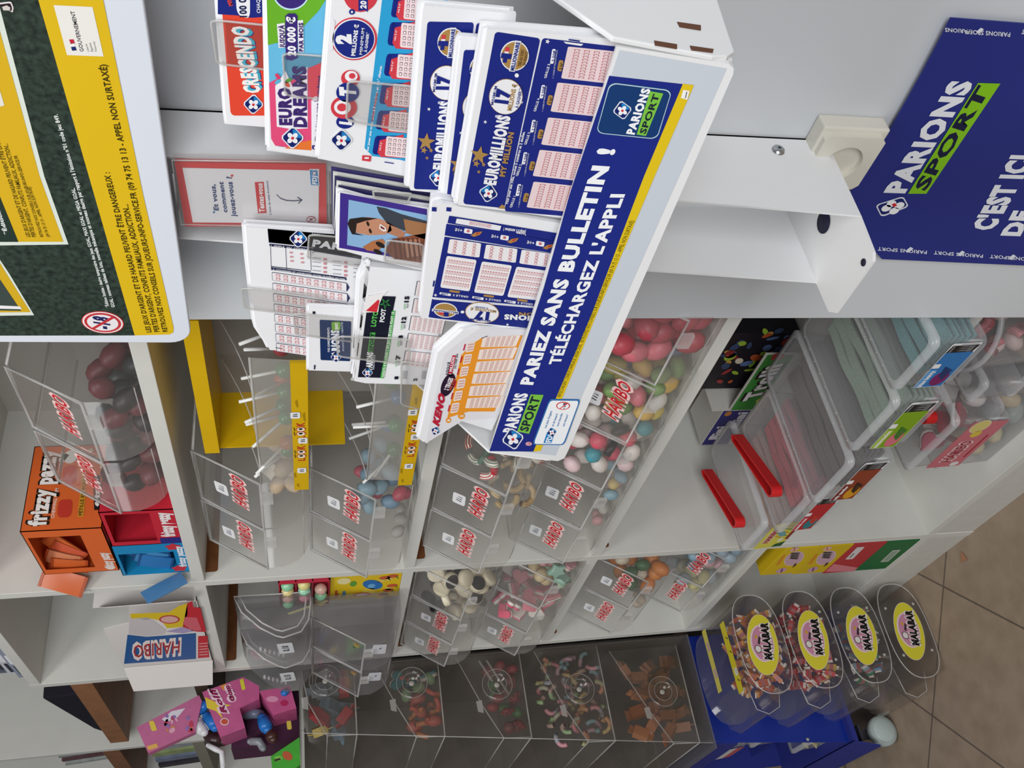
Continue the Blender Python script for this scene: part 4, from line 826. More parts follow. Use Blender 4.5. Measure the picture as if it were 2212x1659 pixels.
def make_bin(label, loc, w=LIDW, word='HARIBO', tagged=True, curve=1.0, mat=None, group=None, depth=0.27):
    L = V(loc) + V((0, 0, .0006)); mat = mat or CLRBIN
    t = thing('candy_bin', label, 'candy bin', loc, group)
    pr = [(y if y < .2 else depth, z) for y, z in bin_profile(curve)]
    b = MB()
    def P(x, yz): return L + V((x, yz[0], yz[1]))
    n = len(pr)
    b.add([P(0.001, q) for q in pr] + [P(w - .001, q) for q in pr], [(i, i + 1, n + i + 1, n + i) for i in range(n - 1)], mat, True)
    top = [(0.057, 0.157), (depth, 0.157)]
    for x in (0.001, w - .001): b.face([P(x, q) for q in pr + top], mat)
    b.face([P(0.001, (depth, 0)), P(w - .001, (depth, 0)), P(w - .001, (depth, .157)), P(0.001, (depth, .157))], mat)
    b.face([P(0.001, top[0]), P(w - .001, top[0]), P(w - .001, top[1]), P(0.001, top[1])], mat)
    b.tube([P(0.001, (depth, 0.157)), P(0.001, (.057, .157)), P(w - .001, (.057, .157)), P(w - .001, (depth, .157))], 0.0021, RIM, 6)
    b.tube([P(0.002, pr[4]), P(w - .002, pr[4])], 0.0008, RIM, 5)
    b.build('body', t)
    l = MB()
    q = [P(0.0015, (-0.0005, 0.0675)), P(w - .0015, (-0.0005, 0.0675)), P(w - .0015, (.0565, .1575)), P(0.0015, (.0565, .1575))]
    l.face(q, mat)
    up = V((0, -0.0012, 0.0008))
    l.tube([p + up for p in q], 0.0022, RIM, 6, closed=True)
    lo = l.build('lid', t)
    ey = V((0, .057, .09)).normalized()
    if word or tagged:
        a = lid_art(b, w, q[0], V((1, 0, 0)), ey, word, tagged); a.build('lettering', lo)
    tb = MB(); tb.box(P(w * .62, (-.006, .052)), P(w * .80, (.0, .068)), RIM); tb.build('latch', lo)
    return t
BINS = {}
def bin_at(key, label, x, yf, z, w=LIDW, **kw):
    t = make_bin(label, (x, yf, z), w, **kw); BINS[key] = (x, yf, z, w)
    return t
R1, R2 = BZ[1], BZ[2]; R3 = BZ[3]; R4 = BZ[4]
# right column of cells
for k, x in enumerate((0.045, 0.186)): bin_at('b1lo%d' % k, ('empty lower candy bin next to the divider, under the lollipop rack', 'lower candy bin with dull blue sweets, second from the divider under the lollipop rack')[k], x, -0.03, R2, .139)
for k, x in enumerate((0.105, 0.246)): bin_at('b1up%d' % k, ('empty upper candy bin nearest the brown slot, left of the lollipop rack', 'upper candy bin with a few pink sweets, partly behind the lollipop rack')[k], x, -0.03, R2 + .158, .139)
lo3 = ('nearly empty lower candy bin next to the divider, below the slip stand', 'lower candy bin with a few pastel sweets, second from the divider', 'lower candy bin piled with white and pink marshmallows and black liquorice', 'lower candy bin of mixed bright gummies at the foot of the slip stand', 'lower candy bin of red gummies against the white partition')
for k in range(5): bin_at('c%d' % k, lo3[k], 0.044 + 0.137 * k, -0.028 + (0.004 if k == 4 else 0), R3 + .0005, .134, word=None if k in (2, 4) else 'HARIBO', tagged=k not in (2, 4))
up3 = ('empty upper candy bin with a crumpled price tag, next to the divider', 'upper candy bin with beige sour worms, right of the one with a crumpled tag', 'upper candy bin of white and red worms just below the curling booklet', 'upper candy bin hidden behind the header strip of the slip stand')
for k in range(4): bin_at('d%d' % k, up3[k], 0.07 + 0.139 * k, -0.046, R3 + .1578, .137, word=None if k == 2 else 'HARIBO', tagged=k != 2)
# left column of cells
la = ('empty lower candy bin in the left column, corner overhanging the shelf', 'lower candy bin of pink and white hearts in the left column', 'lower candy bin with a mint green star, left column beside the divider')
for k in range(3): bin_at('e%d' % k, la[k], -0.437 + 0.137 * k, -0.03, R3 + .0005, .134, word='HARIBO' if k == 0 else None, tagged=k == 0)
ua = ('empty upper candy bin overhanging the far left end of the white shelf', 'upper candy bin with liquorice on the right, left column', 'upper candy bin of black and cream liquorice rounds beside the divider')
for k in range(3): bin_at('f%d' % k, ua[k], -0.437 + 0.137 * k, -0.04, R3 + .1578, .134, word='HARIBO' if k < 2 else None, tagged=k < 2)
for k, x in enumerate((-0.30, -0.162)): bin_at('g%d' % k, ('lower candy bin with yellow sweets by the open white floor, fourth row', 'lower candy bin of pale blue and pink sweets beside the divider, fourth row')[k], x, -0.012, R4 + .0005, .136, tagged=False)
for k, x in enumerate((-0.33, -0.19)): bin_at('h%d' % k, ('upper empty candy bin with a tag in the fourth row, above the open floor', 'upper candy bin of orange and green sweets in the fourth row')[k], x, -0.035, R4 + .158, .137)
# top row, above eye height
for k, x in enumerate((0.262, 0.405)): bin_at('i%d' % k, ('candy bin standing high beside the orange and red boxes, seen from below', 'candy bin standing high under the big sign, seen from below')[k], x, 0.0, R1 + .0005, .139, tagged=False)

# grey smoky bins sticking out of the left column
SMOKE = CLEAR((0.84, 0.83, 0.84), 0.13, (0.42, 0.41, 0.42), 0.1, 1.3)
gm = []
for k, x in enumerate((-0.392, -0.236)):
    t = bin_at('j%d' % k, ('smoky grey bin at the far left end, white tag on its front, above the dispensers', 'smoky grey bin with a white tag, right one of the lower pair')[k], x, -0.1, R2 + .0005, .152, word=None, tagged=False, mat=SMOKE, depth=.093)
    L = V((x, -0.1, R2)); a = Art(frame=(L + V((0.09, -0.0002, 0.03)), V((1, 0, 0)), V((0, 0, 1))))
    a.rr('#d2d2d8', [(0, 0), (.05, 0), (.052, .024), (.002, .026)], .08, .1, 1); a.p('#55566a', [(.026, .01), (.034, .008), (.035, .010), (.028, .013)], 2)
    ey = V((0, .057, .09)).normalized(); b2 = Art(frame=(L + V((0, 0, .067)), V((1, 0, 0)), ey)); b2.e('#c9a227', (.118, .018), .011, .006, 1); b2.e('#b5482a', (.128, .016), .005, .004, 2); b2.e('#2a2430', (.103, .022), .006, .003, 1)
    a.build('price_tag', t); b2.build('bee_sticker', t)
def round_bin(x, z, label, tagtxt):
    """bin with a bulging half-round front"""
    w, L = 0.15, V((x, 0.0, z)); t = thing('round_front_bin', label, 'candy bin', L)
    D = [(-.009, .131), (-.038, .117), (-.068, .086), (-.084, .060), (-.088, .048), (-.080, .018), (-.060, .005), (-.03, .001), (-.009, .001)]
    pr = [V((0, y, q)) for y, q in D]; n = len(pr); b = MB()
    b.add([L + p for p in pr] + [L + p + V((w, 0, 0)) for p in pr], [(k, (k + 1) % n, n + (k + 1) % n, n + k) for k in range(n)], SMOKE, True); b.face([L + p for p in pr], SMOKE); b.build('body', t)
    l = MB(); l.face([L + p + V((w, 0, 0)) for p in pr], SMOKE)
    for k, xx in ((1.0, w), (.86, w + .0005)): l.tube([L + V((xx, -.009 + (p.y + .009) * k, .06 + (p.z - .06) * k)) for p in pr], 0.0016, RIM, 6, closed=True)
    l.build('end_cap', t)
    a = Art(frame=(L + V((w * .55, -0.0885, .03)), V((1, 0, 0)), V((0, 0, 1)))); a.rr('#d6d6da', [(-.01, 0), (.042, .004), (.04, .03), (-.012, .026)], .08, .1, 1)
    a.t('#3a3b48', tagtxt, (.0, .009), (.028, .011), (0, .02), 2, 0.05); a.build('price_tag', t)
    em = MB()
    for k in range(6): em.ball(L + V((w * .25, -0.066 - .003 * (5 - k), .05 + .008 * k)), (.012, .004, .003), RIM, n=8)
    em.build('embossing', t)
    return t
round_bin(-0.365, R2 + .16, 'smoky round-fronted bin with a folded white tag, further left of its pair', '0.15')
round_bin(-0.205, R2 + .16, 'smoky round-fronted bin with a white tag beside the red gum tray', '0.10')
MB().box((-0.415, -0.06, R2 + .1575), (-0.04, 0.2, R2 + .1597), SMOKE).build('clear_shelf_plate', loc=(-.22, 0, R2 + .1575)); tag(bpy.data.objects['clear_shelf_plate'], 'thin smoky plate carrying the two round-fronted bins', 'plate')

# ---------------------------------------------------------------- loose sweets
def candy_mesh(kind, cols):
    b = MB(); m = [M(c, 0.45, 0.45) if isinstance(c, str) else c for c in cols]
    if kind == 'ball': b.ball((0, 0, 0), 1, m[0], n=10)
    elif kind == 'oval': b.ball((0, 0, 0), (1.1, .8, .8), m[0], n=10)
    elif kind == 'bear':
        b.ball((0, 0, -.15), (.6, .5, .75), m[0], n=8); b.ball((0, 0, .6), .42, m[0], n=8)
        for s in (-1, 1): b.ball((.3 * s, 0, .95), .16, m[0], n=6); b.ball((.5 * s, -.3, .1), (.22, .3, .2), m[0], n=6); b.ball((.4 * s, -.3, -.7), (.25, .32, .25), m[0], n=6)
    elif kind == 'worm':
        pts = [V((1.1 * math.cos(t), 1.1 * math.sin(t), .1 * math.sin(3 * t))) for t in [math.radians(a) for a in range(-80, 81, 16)]]
        b.tube(pts, .34, m[0], 8); h = MB(); 
        if len(m) > 1: b.tube(pts[5:], [.345] * (len(pts) - 5), m[1], 8)
    elif kind == 'heart':
        pts = [V((.06 * 16 * math.sin(t) ** 3, 0, .06 * (13 * math.cos(t) - 5 * math.cos(2 * t) - 2 * math.cos(3 * t) - math.cos(4 * t)))) for t in [2 * math.pi * k / 20 for k in range(20)]]
        b.extr([p + V((0, -.3, 0)) for p in pts], (0, .35, 0), m[0], True); b.extr([p * .98 + V((0, .05, 0)) for p in pts], (0, .25, 0), m[-1], True)
    elif kind == 'disc':
        b.lathe([(.001, -.4), (.85, -.4), (1, -.25), (1, .25), (.85, .4)], m[0], n=16); b.lathe([(.85, .4), (.8, .42), (.001, .42)], m[-1], n=16)
    elif kind == 'star':
        pts = [V(((1.1 if k % 2 == 0 else .6) * math.cos(k * math.pi / 5), 0, (1.1 if k % 2 == 0 else .6) * math.sin(k * math.pi / 5))) for k in range(10)]
        b.extr([p + V((0, -.3, 0)) for p in pts], (0, .6, 0), m[0], True)
    elif kind == 'wrap':                          # wrapped toffee, twisted ends
        b.box((-.8, -.5, -.45), (.8, .5, .45), m[0])
        for s in (-1, 1): b.extr([V((.8 * s, -.4, 0)), V((1.35 * s, -.55, .15)), V((1.35 * s, .5, -.1)), V((.8 * s, .4, 0))], (0, 0, .12), m[0])
    elif kind == 'gum':                           # wrapped gum block with white twisted ends
        b.box((-.75, -.5, -.35), (.75, .5, .35), m[0]); b.box((-.3, -.51, -.36), (.3, .51, .36), m[1])
        for s in (-1, 1): b.extr([V((.75 * s, -.4, -.1)), V((1.15 * s, -.5, -.1)), V((1.15 * s, .5, -.1)), V((.75 * s, .4, -.1))], (0, 0, .2), m[2])
    elif kind == 'egg': b.ball((0, 0, 0), (.8, .8, 1.05), m[0], n=10)
    return b
_CM = {}
def candy(kind, cols, r):
    k = (kind, tuple(cols), round(r, 4))
    if k not in _CM:
        b = candy_mesh(kind, cols); b.v = [p * r for p in b.v]
        o = b.build(kind); _CM[k] = o.data; bpy.data.objects.remove(o)
    return _CM[k]
def pile(kinds, x0, x1, y0, y1, zfloor, n, r, name, label, group, seed=0, slope=0.0, zmax=9, cat='sweet', back=True):
    """drop sweets one by one into a box; each comes to rest on the floor or on those below"""
    rnd = random.Random(seed); done = []
    for _ in range(n):
        best = None
        for _ in range(14):
            x = rnd.uniform(x0 + r, x1 - r); y = y0 + r + (y1 - y0 - 2 * r) * (rnd.random())
            z = (zfloor(y) if callable(zfloor) else zfloor) + r
            for (a, b_, c) in done:
                d2 = (a - x) ** 2 + (b_ - y) ** 2
                if d2 < 3.4 * r * r: z = max(z, c + math.sqrt(3.4 * r * r - d2))
            sc = z + slope * (y - y0)
            if best is None or sc < best[0]: best = (sc, x, y, z)
        _, x, y, z = best
        if z > zmax: continue
        done.append((x, y, z))
        kd, cols, k = rnd.choice(kinds)
        o = bpy.data.objects.new(name, candy(kd, cols, r * k)); COL.objects.link(o)
        o.location = (x, y, z); o.rotation_euler = (rnd.uniform(0, 6), rnd.uniform(0, 6), rnd.uniform(0, 6))
        WL[o.name] = V(o.location); tag(o, label, cat, group)
def fill(key, kinds, n, r, name, label, group, seed, x0=0, x1=1, y1=0.17, slope=0.25):
    bx, yf, bz, w = BINS[key]
    def fl(y):
        yy = y - yf; return bz + .002 + (0 if yy > .06 else .044 * ((.06 - yy) / .06) ** 2)
    pile(kinds, bx + .003 + (w - .006) * x0, bx + .003 + (w - .006) * x1, yf + .012, yf + y1, fl, n, r, name, label, group, seed, slope, bz + .14)
PINK = '#d9707f'; WHT = '#e6dfd6'
fill('c2', [('oval', ('#e9e1da',), 1), ('oval', ('#e6c9cc',), 1), ('ball', ('#d9566c',), .9), ('oval', ('#ece4dc',), 1.05), ('disc', ('#17161a',), .9), ('ball', ('#3f9fae',), .85), ('oval', ('#6c9a35',), .9)], 62, 0.0155, 'marshmallow_sweet', 'soft sweet in the lower bin of white and pink marshmallows', 'sweets in the marshmallow bin', 1)
fill('c3', [('oval', ('#c8505a',), 1.1), ('oval', ('#d8b25a',), 1.1), ('oval', ('#7d98b8',), 1), ('oval', ('#c9b860',), 1.1), ('oval', ('#7a9a5a',), 1), ('oval', ('#d9d4cc',), 1), ('oval', ('#d2707a',), 1.1)], 58, 0.015, 'gummy_sweet', 'bright gummy in the lower bin at the foot of the slip stand', 'gummies at the foot of the slip stand', 2)
fill('c4', [('oval', ('#c2505c',), 1.2), ('oval', ('#d2707a',), 1.1), ('oval', ('#b04450',), 1.2)], 40, 0.017, 'red_gummy', 'red gummy in the bin against the partition', 'red gummies by the partition', 3)
fill('c1', [('oval', ('#8fb4c4',), 1), ('oval', ('#d8c070',), 1), ('oval', ('#dba0a4',), 1)], 9, 0.012, 'pastel_sweet', 'pastel sweet in the nearly empty lower bin', 'few pastel sweets', 4, .3, 1, .1)
fill('c0', [('oval', ('#dba0a4',), 1), ('oval', ('#dcdcd4',), 1)], 4, 0.011, 'pale_sweet', 'pale sweet left in the lower bin next to the divider', 'last pale sweets', 5, .5, 1, .09)
fill('d1', [('worm', ('#c9b28a', '#a8884e'), 1), ('worm', ('#d8ccb0', '#b79a66'), 1)], 12, 0.015, 'sour_worm', 'beige sour worm in the upper bin', 'beige sour worms', 6, .45, 1, .12)
fill('d2', [('worm', ('#e0d9cc', '#c8584a'), 1.05), ('worm', ('#e4ddd0', '#9a4a3a'), 1.05), ('worm', ('#b5303c', '#e0d6cc'), 1.05), ('worm', ('#5a7a68', '#e2d9cc'), 1)], 44, 0.0165, 'gummy_worm', 'white and red gummy worm in the upper bin below the booklet', 'gummy worms below the booklet', 7)
fill('d3', [('worm', ('#e0d9cc', '#c8584a'), 1), ('oval', ('#b5303c',), .9)], 24, 0.0165, 'gummy_twist', 'red gummy in the upper bin behind the header strip', 'gummies behind the header strip', 8)
fill('b1lo1', [('oval', ('#6f93ad',), 1), ('oval', ('#b8485c',), .9), ('oval', ('#88a8b8',), 1)], 26, 0.0145, 'blue_sweet', 'dull blue or red sweet in the lower bin under the lollipop rack', 'blue sweets under the lollipop rack', 9, .25, 1, .12)
fill('b1lo0', [('oval', ('#b8b4b0',), 1)], 3, 0.012, 'grey_sweet', 'single pale sweet left in the bin under the lollipop rack', 'pale sweets under the lollipop rack', 10, .5, 1, .09)
fill('b1up1', [('heart', ('#d99aa2', '#e0d8cc'), 1), ('oval', ('#dcc3a4',), 1)], 12, 0.0145, 'pink_sweet', 'pink sweet in the upper bin beside the lollipop rack', 'pink sweets beside the lollipop rack', 11, .3, 1, .1)
fill('f2', [('disc', ('#e3d7bd', '#17161a'), 1), ('disc', ('#d9cfb4', '#1c1b1e'), 1), ('disc', ('#e6dcc4', '#e6dcc4'), 1)], 40, 0.0165, 'liquorice_round', 'black and cream liquorice round in the upper bin beside the divider', 'liquorice rounds', 12, 0, 1, .16, .35)
fill('f1', [('disc', ('#e3d7bd', '#17161a'), 1), ('disc', ('#1c1b1e', '#e3d7bd'), 1)], 12, 0.0165, 'liquorice_piece', 'black or cream liquorice round in the left part upper bin with a price tag', 'liquorice in the tagged bin', 13, .5, 1, .1)
fill('e1', [('heart', ('#d9667c', '#e8e0d8'), 1.05), ('heart', ('#e0808f', '#eae2da'), 1.05), ('heart', ('#e6ded6', '#d9667c'), 1.05)], 38, 0.0175, 'heart_sweet', 'pink and white heart in the lower bin of the left column', 'pink and white hearts', 14, 0, 1, .16)
fill('e2', [('star', ('#a5d0bd',), 1), ('oval', ('#dcc59a',), 1), ('heart', ('#d99aa2', '#e0d8cc'), 1), ('star', ('#bfd9b4',), 1)], 24, 0.0175, 'star_sweet', 'pastel star or heart in the lower bin beside the divider', 'pastel stars and hearts', 15)
fill('h1', [('oval', ('#c8752a',), 1.1), ('oval', ('#3f6a44',), .9), ('ball', ('#cf8038',), 1), ('oval', ('#d8cbb4',), .9)], 26, 0.0165, 'orange_sweet', 'orange or green sweet in the fourth-row upper bin', 'orange and green sweets', 16, .2, 1, .15)
fill('h0', [('oval', ('#6f6a50',), 1), ('oval', ('#c9b9a4',), 1)], 6, 0.013, 'brown_sweet', 'olive or beige sweet left in the fourth-row upper bin', 'last olive sweets', 17, .4, 1, .08)
fill('g1', [('oval', ('#9fb4c2',), 1), ('oval', ('#d4aab0',), 1), ('oval', ('#87a2b4',), 1)], 34, 0.0165, 'pastel_gummy', 'pale blue or pink sweet in the fourth-row lower bin beside the divider', 'pale blue and pink sweets', 18)
fill('g0', [('oval', ('#d6cf8c',), 1), ('oval', ('#d8d2b4',), 1), ('oval', ('#a8bcc8',), 1)], 20, 0.0165, 'yellow_gummy', 'pale yellow sweet in the fourth-row lower bin by the open floor', 'pale yellow sweets', 19, .15, 1, .12)
fill('i0', [('oval', ('#6a2c34',), 1.1), ('oval', ('#2a2226',), 1)], 26, 0.0165, 'dark_red_gummy', 'dark red gummy in the high bin beside the boxes', 'gummies in the high bin by the boxes', 20)
fill('i1', [('oval', ('#6a2c34',), 1.1), ('oval', ('#2a2226',), 1), ('oval', ('#34383c',), 1)], 26, 0.0165, 'dark_gummy', 'dark gummy in the high bin under the big sign', 'gummies in the high bin under the sign', 21)

# ---------------------------------------------------------------- lollipop rack on the second shelf
def rack():
    YEL = M('#d8ae08', 0.4, 0.4, vary=0.05, name='yellow_card'); YEL2 = M('#b98a06', 0.5, 0.3, name='yellow_inner')
    DIRTY = CLEAR((.9, .9, .88), .42, (.52, .5, .47), .12, 1.2)
    x0, x1 = 0.425, 0.70; t = thing('lollipop_rack', 'yellow lollipop rack lettered LOOK-O-LOOK with two clear troughs, second shelf', 'lollipop rack', (x0, -0.0, R2))
    # (it stands on the shelf in front of the bins behind)
    MB().box((x0, 0.002, 1.284), (x0 + .003, 0.092, 1.447), YEL).build('side_panel', t)
    MB().box((x0 - .002, -0.004, 1.447), (x1, 0.092, 1.4655), YEL).build('top_panel', t)
    MB().box((x0, 0.089, 1.20), (x1, 0.092, 1.447), M('#8f8c88', .6, .3)).build('back_panel', t)
    MB().box((x0, 0.06, R2 + .0006), (x1, 0.09, 1.20), YEL2).build('foot', t)
    def rail(z, k):
        ft = -0.062
        r = MB(); r.box((x0 - .006, ft, z), (x1, ft + .004, z + .0185), YEL); rl = r.build('front_rail', t)
        a = Art(frame=(V((x0, ft, z)), V((1, 0, 0)), V((0, 0, 1))))
        for s, u in (('L', .045), ('K', .083), ('L', .102), ('K', .14)):
            pass
        for u0 in (.070, .122):
            a.t('#c0392b', 'L', (u0, .0045), (u0 + .006, .0045), (u0, .013), 2, .03)
            for du in (.0085, .0185):
                a.e('#c0392b', (u0 + du + .003, .0085), .0052, .0056, 2); a.e('#f2e6d0', (u0 + du + .003, .0085), .0042, .0046, 3); a.e('#1c1a18', (u0 + du + .004, .0088), .002, .0024, 4)
                a.p('#1c1a18', [(u0 + du - .001, .0152), (u0 + du + .007, .0162), (u0 + du + .007, .017), (u0 + du - .001, .016)], 2)
            a.t('#c0392b', 'K', (u0 + .028, .0045), (u0 + .036, .0045), (u0 + .028, .014), 2, .03)
            if u0 < .08: a.t('#c0392b', '-O-', (u0 + .038, .006), (u0 + .050, .006), (u0 + .038, .012), 2, .03)
        for u, v in ((.040, .003), (.112, .001), (.168, .009)):
            a.rr('#e8e8ea', [(u, v), (u + .013, v), (u + .013, v + .011), (u, v + .011)], .15, .15, 5); a.p('#44465a', [(u + .004, v + .003), (u + .006, v + .003), (u + .006, v + .008), (u + .004, v + .008)], 6); a.p('#44465a', [(u + .008, v + .003), (u + .010, v + .003), (u + .009, v + .008), (u + .0075, v + .008)], 6)
        for u, v, w in ((.002, .012, .01), (.027, .0155, .014), (.16, .003, .02), (.19, .011, .016)): a.p('#a88408', [(u, v), (u + w, v + .001), (u + w * .8, v + .0035), (u + .001, v + .002)], 1)
        a.build('lettering', rl)
        # clear trough
        tr = MB(); H = .060
        pr = [(ft + .0045, z + .001), (ft + .0045, z + .021), (ft + .008, z + H)]
        bt = [(ft + .0045, z + .001), (.05, z + .003), (.086, z + .012)]
        for P_ in (pr, bt):
            n = len(P_); tr.add([V((x0, y, q)) for y, q in P_] + [V((x1, y, q)) for y, q in P_], [(i, i + 1, n + i + 1, n + i) for i in range(n - 1)], DIRTY if P_ is pr else CLR)
        for x in (x0 + .0005, x0 + .093, x0 + .186):
            n = 9; prof = [V((x, ft + .0045, z + .001)), V((x, .086, z + .012)), V((x, .086, z + .11))]
            arc = [V((x, ft + .008 + (.086 - ft - .008) * (1 - math.cos(q * math.pi / 2 / 8)), z + H + (.05) * (1 - math.cos(q * math.pi / 2 / 8)) ** 1.5)) for q in range(9)]
            tr.face(prof + arc[::-1], CLR); tr.tube(arc, .0009, RIM, 5)
        tr.tube([V((x0, ft + .008, z + H)), V((x1, ft + .008, z + H))], .0014, RIM, 6)
        tr.build('clear_trough', t)
    rail(1.3335, 0); rail(1.198, 1)
    return t
rack()
STICK = M('#e8e8e6', 0.45, 0.4, name='white_stick')
def lolly(head, tip, col, label, grp):
    h, e = V(head), V(tip); d = (e - h).normalized()
    t = thing('lollipop', label, 'lollipop', tuple(h), grp)
    MB().tube([h + d * .006, e], 0.0021, STICK, 8).build('stick', t)
    MB().ball(h, (.0105, .0105, .0105), M(col, .25, .6), n=10).build('sweet', t)
rl = random.Random(5)
def lollies(z, grp, lab, specs):
    for (x, y, dz, lx, ly, lz, c) in specs:
        h = V((x, max(-.04, y), z + dz + (.004 if y > 0 else 0))); dd = V((lx, ly, lz)).normalized() * 0.055
        lolly(h, h + dd, c, lab, grp)
for tier, z, specs in (('upper', 1.347, [(.452, -.02, .012, -.15, -.75, .9, '#3a7a44'), (.468, .025, .012, .3, -.5, 1, '#b04a3a'), (.487, -.03, .012, -.3, -.4, .5, '#c8702a'), (.505, .015, .012, .1, -.6, 1, '#3a7a44'), (.53, -.02, .012, -.5, -.5, .8, '#3f7f4a'), (.555, .02, .012, .3, -.7, .6, '#b8562e'), (.58, -.015, .012, -.1, -.2, 1, '#3a7a44'), (.605, .03, .012, .5, -.4, .7, '#a83a44'), (.63, -.02, .012, -.4, .1, .8, '#3a7a44'), (.655, .02, .012, .2, -.5, .7, '#c8702a')]),
                       ('lower', 1.2115, [(.442, -.03, .012, -.55, -.3, .6, '#31553a'), (.458, .01, .012, -.3, -.2, 1, '#3f6ea0'), (.47, -.035, .012, -.7, -.2, .35, '#3a7a44'), (.49, -.005, .012, -.25, .1, 1, '#31553a'), (.52, -.03, .012, .05, -.05, 1, '#3a8a4a'), (.545, .02, .012, .3, -.1, 1, '#3a7a44'), (.57, -.02, .012, .05, -.3, 1, '#3f6ea0'), (.6, .02, .012, .4, -.2, .8, '#3a7a44'), (.63, -.02, .012, .1, -.3, .9, '#31553a')])):
    lollies(z, 'lollipops in the %s trough' % tier, 'white-sticked lollipop lying in the %s trough of the yellow rack' % tier, specs)

# ---------------------------------------------------------------- tubs of candy strips on the fourth shelf
TUB = CLEAR((0.90, 0.90, 0.905), 0.20, (0.78, 0.78, 0.8), 0.2, 0.8, name) if False else CLEAR((0.90, 0.90, 0.905), 0.16, (0.78, 0.78, 0.8), 0.22, 0.8)
TUBR = CLEAR((0.82, 0.82, 0.83), 0.42, (0.82, 0.82, 0.84), 0.2, 0.8)
def tub(label, x0, x1, yf, yb, z0, z1, art=None, name='candy_tub', lid=True, group=None):
    t = thing(name, label, 'candy tub', ((x0 + x1) / 2, yf, z0), group); ins = 0.007
    def rect(i, z, r=.012):
        out = []
        for cx, cy, a0 in ((x0 + i + r, yf + i + r, math.pi), (x1 - i - r, yf + i + r, 1.5 * math.pi), (x1 - i - r, yb - i - r, 0), (x0 + i + r, yb - i - r, .5 * math.pi)):
            for k in range(5): q = a0 + k * math.pi / 8; out.append(V((cx + r * math.cos(q), cy + r * math.sin(q), z)))
        return out
    a, b_ = rect(ins, z0 + .0005), rect(.003, z1 - .004); n = len(a)
    m = MB(); m.add(a + b_, [(i, (i + 1) % n, n + (i + 1) % n, n + i) for i in range(n)], TUB, True); m.face(a, TUB); m.build('body', t)
    rm = MB(); o1, o2 = rect(0, z1 - .008), rect(0, z1); i2 = rect(.009, z1)
    rm.add(o1 + o2 + i2, [(i, (i + 1) % n, n + (i + 1) % n, n + i) for i in range(n)] + [(n + i, n + (i + 1) % n, 2 * n + (i + 1) % n, 2 * n + i) for i in range(n)], TUBR, True)
    for k in range(9):
        for xx in (x0 + .0045, x1 - .0045): rm.ball((xx, yf + .02 + (yb - yf - .04) * k / 8, z1), .0011, RIM, n=6)
    r_ = rm.build('rim', t)
    if lid: MB().face(rect(.009, z1 - .001), TUB).build('lid', t)
    if art:
        w = x1 - x0; sl = (z1 - .01 - z0 - .004); ey = V((0, -(ins - .003), sl)).normalized()
        A = Art(frame=(V((x0 + .006, yf + ins - .0006, z0 + .004)), V((1, 0, 0)), ey)); art(A, w - .012, sl); A.build('label_print', t)
    return t
def strips(label, x0, x1, y0, y1, z, n, col, group, layers=3, wav=0.003):
    """flat sugared belts lying lengthways in a tub"""
    rnd = random.Random(int(x0 * 1000)); m = M(col, 0.8, 0.15, vary=0.25, scale=400, bump=0.6)
    pw = (x1 - x0) / n
    for l in range(layers):
        for i in range(n):
            xa = x0 + pw * i + rnd.uniform(0, pw * .12); b = MB(); N = 16; ph = rnd.uniform(0, 6); vs = []
            for k in range(N + 1):
                y = y0 + (y1 - y0) * k / N; zz = z + l * .009 + wav * (.6 + .4 * math.sin(ph + k * .8)); dx = .0015 * math.sin(ph + k * .5)
                vs += [V((xa + dx, y, zz)), V((xa + pw * .84 + dx, y, zz + .0005)), V((xa + pw * .84 + dx, y, zz + .0038)), V((xa + dx, y, zz + .0034))]
            fs = []
            for k in range(N):
                for j in range(4): fs.append((4 * k + j, 4 * k + (j + 1) % 4, 4 * k + 4 + (j + 1) % 4, 4 * k + 4 + j))
            fs += [(0, 1, 2, 3), (4 * N + 3, 4 * N + 2, 4 * N + 1, 4 * N)]
            b.add(vs, fs, m); o = b.build('candy_strip', loc=(xa, y0, z + l * .009)); tag(o, label, 'candy strip', group)
